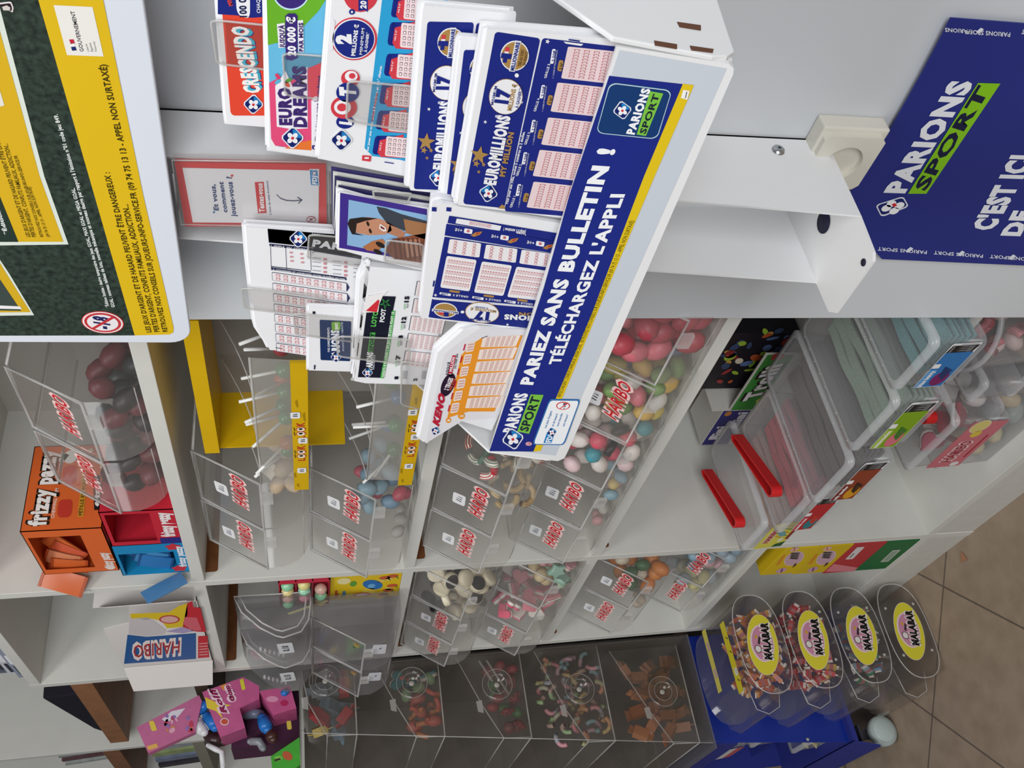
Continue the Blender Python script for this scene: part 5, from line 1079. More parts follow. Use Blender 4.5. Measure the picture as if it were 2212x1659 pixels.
def lab_generic(c1, c2, word, wc='#f2e8ea', fruit=None, leaf=None):
    def f(A, w, h):
        y0, y1 = h * .10, h * .74
        A.rr('#e8e8ea', [(0, y0), (w, y0), (w, y1), (0, y1)], .03, .06, 0)
        A.p(c1, [(.001, y0 + .001), (w * .80, y0 + .001), (w * .80, y1 - .001), (.001, y1 - .001)], 1)
        A.p('#1b1b1d', [(w * .80, y0 + .004), (w * .955, y0 + .001), (w * .955, y1 - .003), (w * .80, y1 - .001)], 1)
        for k in range(9): A.p('#9a9a9c', [(w * (.815 + .015 * k), y0 + h * .1), (w * (.822 + .015 * k), y0 + h * .1), (w * (.822 + .015 * k), y0 + h * (.22 + .12 * ((k * 7) % 3))), (w * (.815 + .015 * k), y0 + h * (.2 + .12 * ((k * 5) % 3)))], 2)
        A.t('#d8d8da', 'Good and sour', (w * .81, y1 - h * .1), (w * .945, y1 - h * .1), (w * .81, y1 - h * .05), 2)
        A.p('#b8babd', [(w * .965, y0 + h * .06), (w * .99, y0 + h * .06), (w * .99, y1 - h * .2), (w * .965, y1 - h * .2)], 2)
        A.rr(c2, [(.001, y1 - h * .19), (w * .42, y1 - h * .19), (w * .42, y1 - h * .02), (.001, y1 - h * .02)], .1, .2, 2)
        A.t(wc, word, (w * .02, y1 - h * .155), (w * .40, y1 - h * .155), (w * .02, y1 - h * .06), 3, .06)
        A.e(fruit or '#d8a23a', (w * .2, y0 + h * .22), w * .17, h * .17, 2)
        for k in range(5): A.p(leaf or '#4a2a1c', [(w * (.17 + .02 * k), y0 + h * (.14 + .03 * k)), (w * (.40 + .02 * k), y0 + h * (.10 + .05 * k)), (w * (.40 + .02 * k), y0 + h * (.14 + .05 * k)), (w * (.17 + .02 * k), y0 + h * (.17 + .03 * k))], 3)
        A.rr('#eceaea', [(w * .46, y1 - h * .17), (w * .56, y1 - h * .15), (w * .56, y1), (w * .46, y1 - h * .01)], .2, .2, 4)
    return f
def lab_haribo(A, w, h):
    A.rr('#d9cf54', [(0, 0), (w, 0), (w, h * .82), (0, h * .82)], .02, .03, 0); A.p('#1f5a34', [(0, 0), (w * .2, 0), (w * .12, h * .26), (0, h * .3)], 1); A.p('#8f3030', [(w * .28, 0), (w, 0), (w, h * .1), (w * .3, h * .1)], 1)
    for k in range(5): A.p('#7a9a3a' if k % 2 else '#c7a52c', [(w * (.3 + .12 * k), h * .14), (w * (.36 + .12 * k), h * .14), (w * (.52 + .1 * k), h * .52), (w * (.48 + .1 * k), h * .52)], 1)
    A.e('#6fa0a8', (w * .56, h * .34), w * .14, h * .1, 2, .6); A.e('#dfe2c4', (w * .3, h * .22), w * .09, h * .07, 2)
    A.t('#e8d8c8', 'HARIBO', (w * .22, h * .54), (w * .78, h * .54), (w * .22, h * .72), 3, .14); A.t('#b02a38', 'HARIBO', (w * .225, h * .555), (w * .775, h * .555), (w * .225, h * .70), 5, .05)
TZ = R4
tub('clear tub with a yellow HARIBO label overhanging the shelf edge, leftmost of the row', .064, .178, -.040, .180, TZ, .561, lab_haribo)
tub('clear tub of red strips with a red label, second in the row', .186, .318, -.064, .155, TZ, .553, lab_generic('#b8262e', '#c9404a', 'tagada sour', fruit='#2f7f88', leaf='#d0392f'))
tub('clear tub of brown sugared cola strips with a brown label', .326, .458, -.080, .175, TZ, .558, lab_generic('#8f3d24', '#7a2a20', 'cola candies', fruit='#d9981c', leaf='#3a2018'))
tub('clear tub of pale green sugared strips with a bright green label', .466, .600, -.068, .165, TZ, .560, lab_generic('#7fa51a', '#a8c84a', 'watermelon', fruit='#d9727e', leaf='#3a7a2a'))
tub('clear tub of turquoise strips with a blue label, right beside the partition', .606, .716, -.056, .165, TZ + .004, .566, lab_generic('#2f74b5', '#5f9fd4', 'blue berry', fruit='#7a1f5e', leaf='#20386a'))
strips('pale pink sugared belt in the tub with the yellow label', .078, .166, -.02, .165, TZ + .006, 4, '#d8b9a8', 'belts in the yellow-labelled tub', 2)
strips('red sugared belt in the red-labelled tub', .198, .308, -.02, .14, TZ + .006, 5, '#d0606a', 'belts in the red-labelled tub', 4)
strips('brown sugared cola belt in the brown-labelled tub', .338, .448, -.055, .158, TZ + .006, 5, '#766a6a', 'belts in the brown-labelled tub', 5)
strips('pale green sugared belt in the green-labelled tub', .480, .590, -.05, .150, TZ + .006, 5, '#9db3a0', 'belts in the green-labelled tub', 5)
strips('turquoise sugared belt in the blue-labelled tub', .620, .706, -.035, .150, TZ + .010, 4, '#6fa7ab', 'belts in the blue-labelled tub', 5)
def tongs(label, c, yaw, L=0.125, txt=True):
    red = M('#d41f22', 0.35, 0.5, name='red_plastic'); t = thing('sweet_tongs', label, 'tongs', c); R = Matrix.Rotation(yaw, 3, 'Z'); c = V(c); w = .0095; r = .011
    def arm(s):
        pr = [(0, s * .0025), (.008, s * .0075), (L - r, s * r)] ; th = .0032
        out = [V((x, y, 0)) for x, y in pr]; inn = [V((x, y - s * th, 0)) for x, y in pr[::-1]]
        return [c + R @ (p + V((0, 0, 0.0005))) for p in out + inn]
    for s in (1, -1): MB().extr(arm(s), (0, 0, w * 2), red).build('arm', t, bevel=.0006)
    b = MB(); N = 10; out = [V((L - r + r * math.sin(q), r * math.cos(q), 0)) for q in [math.pi * k / N for k in range(N + 1)]]; inn = [V((L - r + (r - .0032) * math.sin(q), (r - .0032) * math.cos(q), 0)) for q in [math.pi * k / N for k in range(N, -1, -1)]]
    b.extr([c + R @ (p + V((0, 0, .0005))) for p in out + inn], (0, 0, w * 2), red); b.build('bend', t)
    return t
# tongs lie on the lids, bend towards the shop
pa = onZ(1610, 1135, .5625); pb = onZ(1535, 1015, .5625); d = pa - pb; tongs('red plastic tongs on the yellow-labelled tub', tuple(pb), math.atan2(d.y, d.x), d.length)
pa = onZ(1690, 1068, .556); pb = onZ(1600, 940, .556); d = pa - pb; tongs('red plastic tongs on the tub of red strips', tuple(pb), math.atan2(d.y, d.x), d.length)
# ---------------------------------------------------------------- top row: boxes of popping candy
def carton(name, label, cat, x0, x1, y0, y1, z0, z1, col, open_front=None, inner='#8f8270', parts=None, group=None):
    """card box with a window cut in its front"""
    m = M(col, 0.45, 0.35); mi = M(inner, 0.8, 0.1); t = thing(name, label, cat, ((x0 + x1) / 2, y0, z0), group); z0 += .0006
    b = MB(); th = .0012
    b.box((x0, y1 - th, z0), (x1, y1, z1), m); b.box((x0, y0, z0), (x0 + th, y1, z1), m); b.box((x1 - th, y0, z0), (x1, y1, z1), m)
    b.box((x0, y0, z0), (x1, y1, z0 + th), m); b.box((x0, y0, z1 - th), (x1, y1, z1), m)
    if open_front:
        a, c, d, e = open_front                   # window x a..c, z d..e as fractions
        X = lambda k: x0 + (x1 - x0) * k
        Z = lambda k: z0 + (z1 - z0) * k
        for (xa, xb, za, zb) in ((0, a, 0, 1), (c, 1, 0, 1), (a, c, 0, d), (a, c, e, 1)):
            if xb > xa and zb > za: b.box((X(xa), y0, Z(za)), (X(xb), y0 + th, Z(zb)), m)
        b.box((x0 + 2 * th, y1 - 3 * th, z0 + 2 * th), (x1 - 2 * th, y1 - 2 * th, z1 - 2 * th), mi)
    else: b.box((x0, y0, z0), (x1, y0 + th, z1), m)
    b.build('carton', t)
    return t
def pack(name, label, cat, c, w, h, col, rot, group=None, strip=None):
    """small flat sweet sachet"""
    c = V(c); m = M(col, 0.3, 0.5); b = MB(); N = 6; vs = []
    for i in range(N + 1):
        for j in range(3):
            u = -w / 2 + w * i / N; v = -h / 2 + h * j / 2; th = .003 * math.sin(math.pi * i / N) * (1 if j == 1 else .3)
            vs.append((u, v, th))
    f1 = [(i * 3 + j, (i + 1) * 3 + j, (i + 1) * 3 + j + 1, i * 3 + j + 1) for i in range(N) for j in range(2)]
    b.add([c + rot @ V(p) for p in vs], f1, m, True); b.add([c + rot @ V((p[0], p[1], -p[2] - .0004)) for p in vs], f1, m, True)
    if strip:
        for s in (-1, 1): b.add([c + rot @ V(p) for p in ((s * w / 2, -h / 2, .0008), (s * w * .43, -h / 2, .0012), (s * w * .43, h / 2, .0012), (s * w / 2, h / 2, .0008))], [(0, 1, 2, 3)], M(strip, .4, .4))
    o = b.build(name, loc=c); tag(o, label, cat, group); return o
def rotE(x, y, z): return Matrix.Rotation(math.radians(z), 3, 'Z') @ Matrix.Rotation(math.radians(y), 3, 'Y') @ Matrix.Rotation(math.radians(x), 3, 'X')
ZT = BZ[1]
# blue box below, orange box on top of it, red box in front of the clear bins
bx0, bx1, by = 0.016, 0.128, 0.012
t = carton('popping_candy_box', 'blue frizzy pazzy box with sachets showing through its cut-out front', 'candy box', bx0, bx1, by, .13, ZT, ZT + .1075, '#1787bd', (.0, .72, .18, .95), '#3a3c40')
a = Art(frame=(V((bx1, by, ZT)), V((0, 1, 0)), V((0, 0, 1))))
a.t('#f0f0f2', 'frizzy', (.006, .072), (.112, .072), (.006, .098), 2, .09); a.t('#e8e8ee', 'CLEF', (.012, .046), (.07, .046), (.012, .062), 2, .08); a.t('#d8d8e0', 'scoops', (.01, .010), (.09, .010), (.01, .026), 2, .05)
a.star('#c8303a', (.01, .035), .013, 2); a.p('#c9b43a', [(.03, .064), (.075, .064), (.075, .068), (.03, .068)], 2)
a.build('print', t)
a = Art(frame=(V((bx0, by, ZT)), V((1, 0, 0)), V((0, 0, 1)))); a.t('#e8eaf0', 'frizzy pazzy', (.022, .006), (.10, .006), (.022, .017), 2, .06); a.star('#c8303a', (.016, .018), .013, 1, k=.7); a.star('#c8303a', (.098, .018), .013, 1, k=.7); a.build('front_print', t)
for i in range(7):
    pack('candy_sachet', 'blue sachet inside the blue box or hanging out of it', 'sachet', (bx0 + .020 + .010 * i, by + .012 + .004 * i, ZT + .055 + (i % 3) * .006), .055, .032, ('#2a6fae', '#3f7fb4', '#2d5f98')[i % 3], rotE(80 + 4 * i, -75 + 6 * i, 20), 'blue sachets', '#1f4f86')
pack('candy_sachet', 'blue sachet hanging out at the lower front of the blue box', 'sachet', (bx0 + .010, by - .030, ZT + .040), .070, .024, '#4f86b8', rotE(70, -55, -70), None, '#b9cfe0')
ox0, oz = 0.034, ZT + .1095
ox1 = onY(86, 1147, .014).x
t = carton('popping_candy_box', 'orange frizzy pazzy box with an oval window, on top of the blue box', 'candy box', ox0, ox1, .014, .16, oz, oz + .112, '#d9642c', (.10, .86, .30, .95), '#8f8270')
a = Art(frame=(V((ox1, .014, oz)), V((0, 1, 0)), V((0, 0, 1))))
a.t('#2a1a14', 'frizzy pazzy', (.008, .078), (.138, .078), (.008, .104), 2, .12); a.t('#f2ece8', 'frizzy pazzy', (.008, .079), (.138, .079), (.008, .103), 4, .05)
for u, c, w in ((.02, '#c0392b', .03), (.075, '#c0392b', .034)): a.rr(c, [(u, .045), (u + w, .046), (u + w, .066), (u, .064)], .3, .3, 2)
a.t('#f0d8cc', 'CHEWING GUM', (.02, .068), (.07, .068), (.02, .073), 2, .02); a.t('#f0d8cc', 'POP CORN', (.08, .068), (.12, .068), (.08, .073), 2, .02)
a.p('#c8922a', [(.02, .028), (.10, .030), (.10, .038), (.02, .036)], 2); a.t('#4a2a14', 'PÉTILLE EN BOUCHE', (.022, .030), (.098, .031), (.022, .035), 3, .02)
a.e('#e8e4e0', (.125, .058), .012, .010, 2); a.p('#e8e4e0', [(.11, .07), (.12, .075), (.135, .072), (.128, .06)], 2)
a.p('#1f1a1a', [(.03, .002), (.09, .012), (.09, .022), (.03, .014)], 2); a.t('#ece8e6', 'frizzy', (.036, .006), (.084, .014), (.036, .013), 3, .06)
for u, v in ((.12, .02), (.105, .01), (.135, .03)): a.e('#e8c8b0', (u, v), .004, .004, 2)
a.build('print', t)
a = Art(frame=(V((ox0, .014, oz)), V((1, 0, 0)), V((0, 0, 1)))); a.t('#e9d8d0', 'frizzy pazzy', (.012, .006), (.07, .008), (.012, .020), 2, .07); a.e('#e3d8d4', (.014, .012), .009, .007, 1); a.build('front_print', t)
for i in range(4):
    pack('candy_sachet', 'orange sachet standing in the orange box or leaning out at its left', 'sachet', (ox0 + .012 + .012 * i, .022 + .006 * i, oz + .074 + .008 * (i % 2)), .055, .034, ('#c8602e', '#d0805a', '#c9573a')[i % 3], rotE(75, -80 + 12 * i, 25), 'orange sachets', '#b04a22')
pack('candy_sachet', 'orange sachet poking out to the left of the orange box', 'sachet', (ox0 - .018, .008, oz + .088), .07, .035, '#c8602e', rotE(80, -70, 60), None, '#a84a20')
t = carton('popping_candy_box', 'red frizzy pazzy box with a grey cut-out front, beside the blue box', 'candy box', .140, .252, .006, .12, ZT, ZT + .103, '#c22436', (.10, .92, .34, .94), '#8f8574')
a = Art(frame=(V((.140, .006, ZT)), V((1, 0, 0)), V((0, 0, 1)))); a.t('#f0e6e6', 'frizzy pazzy', (.024, .010), (.104, .010), (.024, .028), 2, .08); a.p('#2a2a7a', [(.0, .002), (.02, .002), (.02, .032), (.0, .032)], 1); a.build('front_print', t)
a = Art(frame=(V((.140, .006, ZT + .103)), V((1, 0, 0)), V((0, 1, 0)))); a.p('#1f1c1e', [(.01, .01), (.1, .02), (.1, .06), (.01, .05)], 1); a.t('#ece6e4', 'frizzy', (.015, .02), (.09, .03), (.015, .045), 2, .08); a.build('top_print', t)
pack('candy_sachet', 'red sachet inside the red box', 'sachet', (.2, .05, ZT + .055), .05, .05, '#b02a38', rotE(85, 30, 0))
# torn white sweet carton in the top left cell
def torn_box():
    Y = -.004; x0, x1 = -.385, -.072; z0 = ZT + .0006; z1 = ZT + .168
    t = thing('torn_candy_carton', 'torn open HARIBO carton, blue front upside down, white inner flaps, top left cell', 'carton', (-.23, Y, ZT)); wh = M('#dcd6d3', .7, .2, name='grey_card'); 
    b = MB(); b.box((x0, .16, z0), (x1, .1615, z1), wh); b.box((x0, Y, z0), (x0 + .0012, .16, z1), wh); b.box((x1 - .0012, Y, z0), (x1, .16, z1), wh); b.box((x0, Y, z0), (x1, .16, z0 + .0012), wh); b.build('carton', t)
    f = MB(); f.extr([V((x0, Y, z0)), V((x1 - .03, Y, z0)), V((x1 - .05, Y, z0 + .045)), V((x1 - .075, Y, z0 + .06)), V((x1 - .07, Y, z0 + .10)), V((x1 - .10, Y, z1)), V((x0, Y, z1))], (0, .0012, 0), wh); fr = f.build('front', t)
    fl = MB(); fl.extr([V((x0, Y, z0)), V((x0, Y, z1)), V((x0 - .06, Y - .03, z1 - .012)), V((x0 - .062, Y - .03, z0 + .004))], (0, .0012, 0), wh); fl.build('flap', t)
    fl = MB(); fl.extr([V((x1, Y, z0 + .004)), V((x1, Y, z1 - .01)), V((x1 + .045, Y - .02, z1 - .03)), V((x1 + .05, Y - .02, z0 + .01))], (0, .0012, 0), wh); fl.build('flap', t)
    a = Art(p0=(0, Y, 0), n=(0, -1, 0), z=(0, 1060, 3.95))
    a.p('#1a5796', [(1058, 1476), (1088, 1228), (1250, 1246), (1672, 1214), (1672, 1434)], 1)
    a.p('#c9c2c4', [(1098, 1222), (1104, 1090), (1300, 1100), (1420, 1190), (1400, 1225), (1250, 1240)], 1)
    a.p('#d9bb1e', [(1110, 1048), (1440, 1036), (1520, 985), (1598, 958), (1600, 1050), (1560, 1160), (1425, 1172), (1380, 1110), (1250, 1080), (1120, 1090)], 1)
    a.p('#c22430', [(1598, 958), (1640, 940), (1650, 990), (1710, 1000), (1760, 1205), (1660, 1200), (1560, 1160)], 1); a.p('#d0606c', [(1580, 1075), (1680, 1080), (1720, 1190), (1640, 1195), (1560, 1130)], 2)
    a.e('#b8303a', (1446, 1096), 88, 36, 2); a.e('#d8a8a0', (1446, 1096), 74, 28, 3); a.p('#a89ac0', [(1420, 1200), (1560, 1160), (1660, 1195), (1560, 1215)], 2)
    a.t('#ecdcd8', 'HARIBO', (1550, 1262), (1120, 1306), (1545, 1402), 3, .08); a.t('#a8242c', 'HARIBO', (1536, 1276), (1136, 1318), (1530, 1386), 5, .01)
    a.p('#c8202c', [(1690, 1240), (1768, 1235), (1786, 1420), (1690, 1428)], 1)
    for k in range(5): a.p('#dca0a0', [(1700, 1300 + 24 * k), (1772, 1294 + 24 * k), (1774, 1302 + 24 * k), (1700, 1308 + 24 * k)], 2)
    a.build('print', fr)
torn_box()

# ---------------------------------------------------------------- left column, second row: chick pack and gum tray
def chick():
    x0, x1, y0 = -.128, -.024, .002; z0 = R2 + .0006; z1 = R2 + .126; m = M('#e0bf12', .4, .4)
    t = thing('easter_candy_box', 'bright yellow sweet box with a chick and tulips, left column beside the divider', 'candy box', (-.076, y0, R2))
    MB().box((x0, y0, z0), (x1, .075, z1), m).build('carton', t)
    a = Art(frame=(V((x0, y0, z0)), V((1, 0, 0)), V((0, 0, 1))))
    a.e('#2a6fb4', (.060, .050), .024, .016, 2, .5); a.e('#6aa8d8', (.055, .052), .01, .007, 3); a.e('#e4c84a', (.030, .055), .016, .012, 2); a.e('#c8524a', (.018, .068), .009, .016, 3); a.e('#e6dcd4', (.018, .068), .006, .011, 4)
    for u, v in ((.088, .03), (.093, .016), (.03, .02), (.012, .028), (.05, .014)): a.e('#c85a3a', (u, v), .007, .010, 2); a.p('#5a8a2a', [(u - .002, v - .004), (u - .016, max(.002, v - .012)), (u - .004, max(.001, v - .009))], 2); a.e('#e2c25a', (u - .012, v + .006), .008, .007, 2)
    a.e('#e8dca0', (.085, .102), .014, .012, 2); a.e('#5a9a3a', (.07, .085), .012, .006, 2)
    a.t('#b8432a', 'Imagerie', (.010, .112), (.045, .112), (.010, .119), 3, .05); a.t('#3a86a8', 'Pâques', (.012, .098), (.04, .098), (.012, .106), 3, .05)
    a.p('#e0bf12', [(.0, .125), (.03, .125), (.03, .131), (.018, .135), (.006, .131)], 1)
    a.build('print', t)
chick()
def gum_tray():
    x0, x1, y0, y1, z0 = -.124, -.020, -.004, .070, R2 + .1275; m = M('#b01f38', .4, .4)
    t = thing('gumball_tray', 'red moulded tray of pearly gumballs standing on the yellow chick box', 'tray', (-.07, y0, z0)); ny, nz = 3, 0
    b = MB(); b.box((x0, y0 + .012, z0), (x1, y0 + .016, z0 + .088), m); b.box((x0, y0 - .002, z0), (x0 + .002, y0 + .012, z0 + .088), m); b.box((x1 - .002, y0 - .002, z0), (x1, y0 + .012, z0 + .088), m)
    for k in range(4): b.box((x0, y0, z0 + .0285 * k), (x1, y0 + .012, z0 + .0285 * k + .002), m)
    b.build('tray', t)
    sp = MB(); sp.extr([V((x0 - .01, y0 - .014, z0 + .07)), V((x0 + .03, y0 - .010, z0 + .002)), V((x0 + .034, y0 - .010, z0 + .006)), V((x0 - .006, y0 - .014, z0 + .074))], (0, .002, 0), M('#c9c492', .5, .3)); sp.build('paper_edge', t)
    cols = ['#dcc88c', '#d8d088', '#8fc9a0', '#d78a9a', '#d8b0a0', '#9ad0b0']; n = 0
    for i in range(4):
        for k in range(3):
            if (i, k) in ((3, 0), (0, 1)): continue
            c = V((x0 + .013 + .026 * i, y0 + .0005, z0 + .0155 + .0285 * k)); o = MB().ball(c, .0112, M(cols[(i * 2 + k) % 6], .25, .6), n=12).build('gumball', loc=c); tag(o, 'pearly gumball in the red moulded tray', 'gumball', 'gumballs in the red tray'); n += 1
gum_tray()

# ---------------------------------------------------------------- bottom row: cartons, tubs and bucket
def gum_cartons():
    z = BZ[5] + .0006; h = .0762
    spec = (('#1f6a3c', 'green carton with a pale label, lowest of the four stacked on the bottom shelf', 'g'), ('#b8323a', 'red carton with a white label on top of the green one', 'r'), ('#d2b31a', 'yellow gum carton with a striped cat oval, second from the top', 'y'), ('#d8b818', 'yellow gum carton with a striped cat oval, topmost under the shelf', 'y'))
    for i, (c, lab, k) in enumerate(spec):
        x0 = (-.168, -.170, -.162, -.155)[i]; x1 = -.025; y0 = 0.0; z0 = z + h * i; hh = h - .0012
        t = thing('gum_carton', lab, 'carton', ((x0 + x1) / 2, y0, z0)); MB().box((x0, y0, z0), (x1, .19, z0 + hh), M(c, .45, .35)).build('carton', t, bevel=.0008)
        a = Art(frame=(V((x0, y0, z0)), V((1, 0, 0)), V((0, 0, 1))))
        if k == 'y':
            a.e('#c8a4b4', (.078, .034), .036, .018, 2, .35); a.e('#e0c6cc', (.078, .034), .038, .020, 1, .35)
            for q in range(4): a.p('#3a3838', [(.074 + .009 * q, .026 + .003 * q), (.080 + .009 * q, .024 + .003 * q), (.086 + .008 * q, .044 + .003 * q), (.080 + .008 * q, .046 + .003 * q)], 3)
            a.e('#c9a0b8', (.020, .036), .013, .011, 2); a.p('#7a4a78', [(.010, .034), (.03, .040), (.03, .036), (.010, .030)], 3); a.p('#5a4420', [(.03, .016), (.05, .020), (.054, .016), (.04, .012)], 2); a.p('#d98a2a', [(.05, .055), (.1, .062), (.1, .068), (.05, .062)], 1)
            a.e('#dcb0a4', (.125, .055), .010, .009, 2); a.p('#b5282e', [(.118, .054), (.132, .058), (.132, .056), (.118, .052)], 3)
        elif k == 'r': a.rr('#d9d4d4', [(.07, .040), (.13, .044), (.13, .062), (.07, .058)], .08, .1, 2); a.p('#3a3a3c', [(.078, .050), (.10, .0515), (.10, .054), (.078, .0525)], 3); a.p('#d8808a', [(0, .0), (.02, .0), (.05, .074), (.01, .074)], 1)
        else: a.rr('#b9bfb4', [(.04, .016), (.10, .020), (.10, .040), (.04, .036)], .06, .1, 2); a.rr('#8fa594', [(.046, .020), (.094, .024), (.094, .036), (.046, .032)], .06, .1, 3)
        a.build('print', t)
gum_cartons()
def lab_heart(A, w, h):
    A.rr('#c8707a', [(0, .0), (w, .0), (w, h * .72), (0, h * .72)], .02, .06, 0); A.t('#ead0d0', 'HARIBO', (w * .12, h * .3), (w * .6, h * .3), (w * .12, h * .55), 2, .10); A.t('#9a2a36', 'HARIBO', (w * .125, h * .32), (w * .595, h * .32), (w * .125, h * .53), 4, .03)
    A.p('#a02834', [(w * .2, h * .08), (w * .7, h * .1), (w * .7, h * .14), (w * .2, h * .12)], 1); A.e('#d8c878', (w * .9, h * .5), w * .12, h * .16, 2); A.e('#e2dcc0', (w * .9, h * .5), w * .13, h * .18, 1); A.e('#d8c04a', (w * .74, h * .42), w * .07, h * .1, 2); A.e('#e2dcdc', (w * .06, h * .16), w * .05, h * .09, 2)
Z5 = BZ[5]
tub('large frosted tub of pale sweets on the bottom shelf, under the heart tub', .215, .42, .03, .22, Z5, Z5 + .105)
tub('clear tub of red and white hearts with a pink HARIBO label, bottom shelf', .275, .435, -.002, .20, Z5 + .106, Z5 + .215, lab_heart)
tub('frosted tub on the bottom shelf close to the partition', .45, .66, .03, .24, Z5, Z5 + .12)
tub('small clear tub near the partition, above the frosted one', .452, .507, .02, .2, Z5 + .121, Z5 + .20)
def region(x0, x1, y0, y1, z, kinds, n, r, name, label, group, seed, zmax): pile(kinds, x0, x1, y0, y1, z, n, r, name, label, group, seed, 0.1, zmax)
region(.285, .425, .008, .13, Z5 + .109, [('heart', ('#b02a3c', '#e0d8d2'), 1.1), ('heart', ('#e2dad4', '#d9667c'), 1.1), ('heart', ('#a62438', '#dcd4ce'), 1.1), ('oval', ('#e4dcd6',), 1)], 34, .0215, 'large_heart_sweet', 'red and white heart in the tub with the pink label', 'hearts in the pink-labelled tub', 31, Z5 + .19)
region(.225, .41, .04, .15, Z5 + .003, [('oval', ('#d8c8a0',), 1), ('oval', ('#a8b0a8',), 1), ('oval', ('#cdb896',), 1)], 22, .021, 'pale_tub_sweet', 'pale sweet in the frosted tub under the heart tub', 'pale sweets in the frosted tub', 32, Z5 + .08)
region(.46, .65, .04, .17, Z5 + .003, [('disc', ('#c9a58c', '#d9b8a4'), 1), ('oval', ('#8a93a4',), 1), ('disc', ('#b88a80', '#caa79a'), 1)], 26, .021, 'jelly_ring', 'jelly sweet in the frosted tub close to the partition', 'jelly sweets by the partition', 33, Z5 + .09)
pa = onZ(2005, 900, Z5 + .2155); tongs('red plastic tongs on the tub of hearts', (pa.x, pa.y + .03, Z5 + .2155), math.radians(-75), .05)
def bucket():
    c = V((.595, .085, Z5 + .1215)); t = thing('candy_bucket', 'round clear bucket of pink sweets beside the partition, bottom row', 'bucket', c); H = .155
    MB().lathe([(.0001, .0005), (.066, .0005), (.080, H)], TUB, c, n=32).build('body', t); MB().lathe([(.080, H - .006), (.084, H - .006), (.084, H), (.078, H)], TUBR, c, n=32).build('rim', t); MB().lathe([(.078, H - .001), (.0001, H - .001)], TUB, c, n=32).build('lid', t)
    rnd = random.Random(8); done = []
    for _ in range(300):
        a_, r_ = rnd.uniform(0, 6.28), .058 * math.sqrt(rnd.random()); x, y = c.x + r_ * math.cos(a_), c.y + r_ * math.sin(a_); z = c.z + .002 + .019
        for p in done:
            d2 = (p[0] - x) ** 2 + (p[1] - y) ** 2
            if d2 < .034 ** 2: z = max(z, p[2] + math.sqrt(.034 ** 2 - d2))
        if z > c.z + H - .022: continue
        done.append((x, y, z)); kd = rnd.choice([('heart', ('#d8707c', '#dc8088'), .019), ('worm', ('#d4626e', '#e0949a'), .0165), ('oval', ('#e0c8c4',), .017), ('heart', ('#cf5a68', '#d8808a'), .019)])
        o = bpy.data.objects.new('pink_sweet', candy(*kd)); COL.objects.link(o); o.location = (x, y, z); o.rotation_euler = (rnd.uniform(0, 6), rnd.uniform(0, 6), rnd.uniform(0, 6)); WL[o.name] = V(o.location); tag(o, 'pink sweet in the round bucket beside the partition', 'sweet', 'pink sweets in the bucket')
bucket()
# small boxes standing behind the tubs on the fourth shelf
def back_boxes():
    t = thing('open_display_box', 'open white display box of comic-covered sweets behind the first tubs', 'display box', (.30, .19, TZ)); wh = M('#d4d0c8', .6, .3)
    b = MB(); b.box((.165, .205, TZ + .0006), (.168, .33, TZ + .11), wh); b.box((.165, .205, TZ + .0006), (.345, .33, TZ + .003), wh); b.box((.168, .205, TZ + .003), (.345, .208, TZ + .075), wh); b.build('carton', t)
    a = Art(frame=(V((.168, .2046, TZ + .020)), V((1, 0, 0)), V((0, 0, 1)))); a.p('#3f8a3a', [(0, 0), (.175, 0), (.175, .052), (0, .052)], 0); a.t('#2a1a20', 'Trolli', (.04, .010), (.15, .010), (.03, .042), 1, .14); a.t('#f0f0ec', 'Trolli', (.04, .012), (.15, .012), (.03, .040), 3, .06); a.p('#c9cc3a', [(.0, .0), (.06, .0), (.03, .012)], 1); a.e('#a83a34', (.17, .03), .012, .012, 2); a.build('print', t)
    t = thing('comic_box', 'black box covered in comic figures, behind the Trolli display box', 'box', (.35, .25, TZ + .003)); MB().box((.19, .24, TZ + .0042), (.36, .29, TZ + .135), M('#1e1b22', .4, .4)).build('carton', t)
    rnd = random.Random(3); a = Art(frame=(V((.19, .24, TZ + .004)), V((1, 0, 0)), V((0, 0, 1))))
    for k in range(40): a.e(rnd.choice(['#b8562e', '#8a2a2a', '#5a6f9a', '#c99a4a', '#9ab83a', '#d8c9b4', '#3a4a6a', '#a03a3a']), (rnd.uniform(.01, .178), rnd.uniform(.01, .12)), rnd.uniform(.004, .014), rnd.uniform(.004, .012), 1 + k % 6, rnd.uniform(0, 3), 12)
    a.build('print', t)
    t = thing('purple_candy_box', 'purple Fini box behind the yellow-labelled tub', 'box', (.10, .215, TZ)); MB().box((.025, .215, TZ + .0006), (.155, .30, TZ + .078), M('#d2cfc8', .6, .3)).build('carton', t)
    a = Art(frame=(V((.025, .2148, TZ + .018)), V((1, 0, 0)), V((0, 0, 1)))); a.p('#34307a', [(0, .001), (.13, .001), (.13, .058), (0, .058)], 0); a.t('#ece8f0', 'Fini', (.02, .028), (.07, .028), (.02, .050), 2, .09); a.t('#ece8f0', 'mini', (.06, .006), (.12, .006), (.06, .024), 2, .09); a.e('#c8803a', (.115, .045), .008, .007, 2); a.build('print', t)
    t = thing('white_candy_tub', 'white tub of wrapped pink sweets behind the green strips', 'candy tub', (.53, .26, TZ)); MB().box((.475, .2, TZ + .0006), (.60, .33, TZ + .10), TUB).build('body', t)
    pile([('ball', ('#d8b0ac',), 1.15), ('wrap', ('#e0c8c4',), .8)], .483, .592, .21, .318, TZ + .004, 20, .018, 'wrapped_sweet', 'pink wrapped sweet in the white tub at the back', 'wrapped sweets at the back', 41, 0, TZ + .09)
back_boxes()

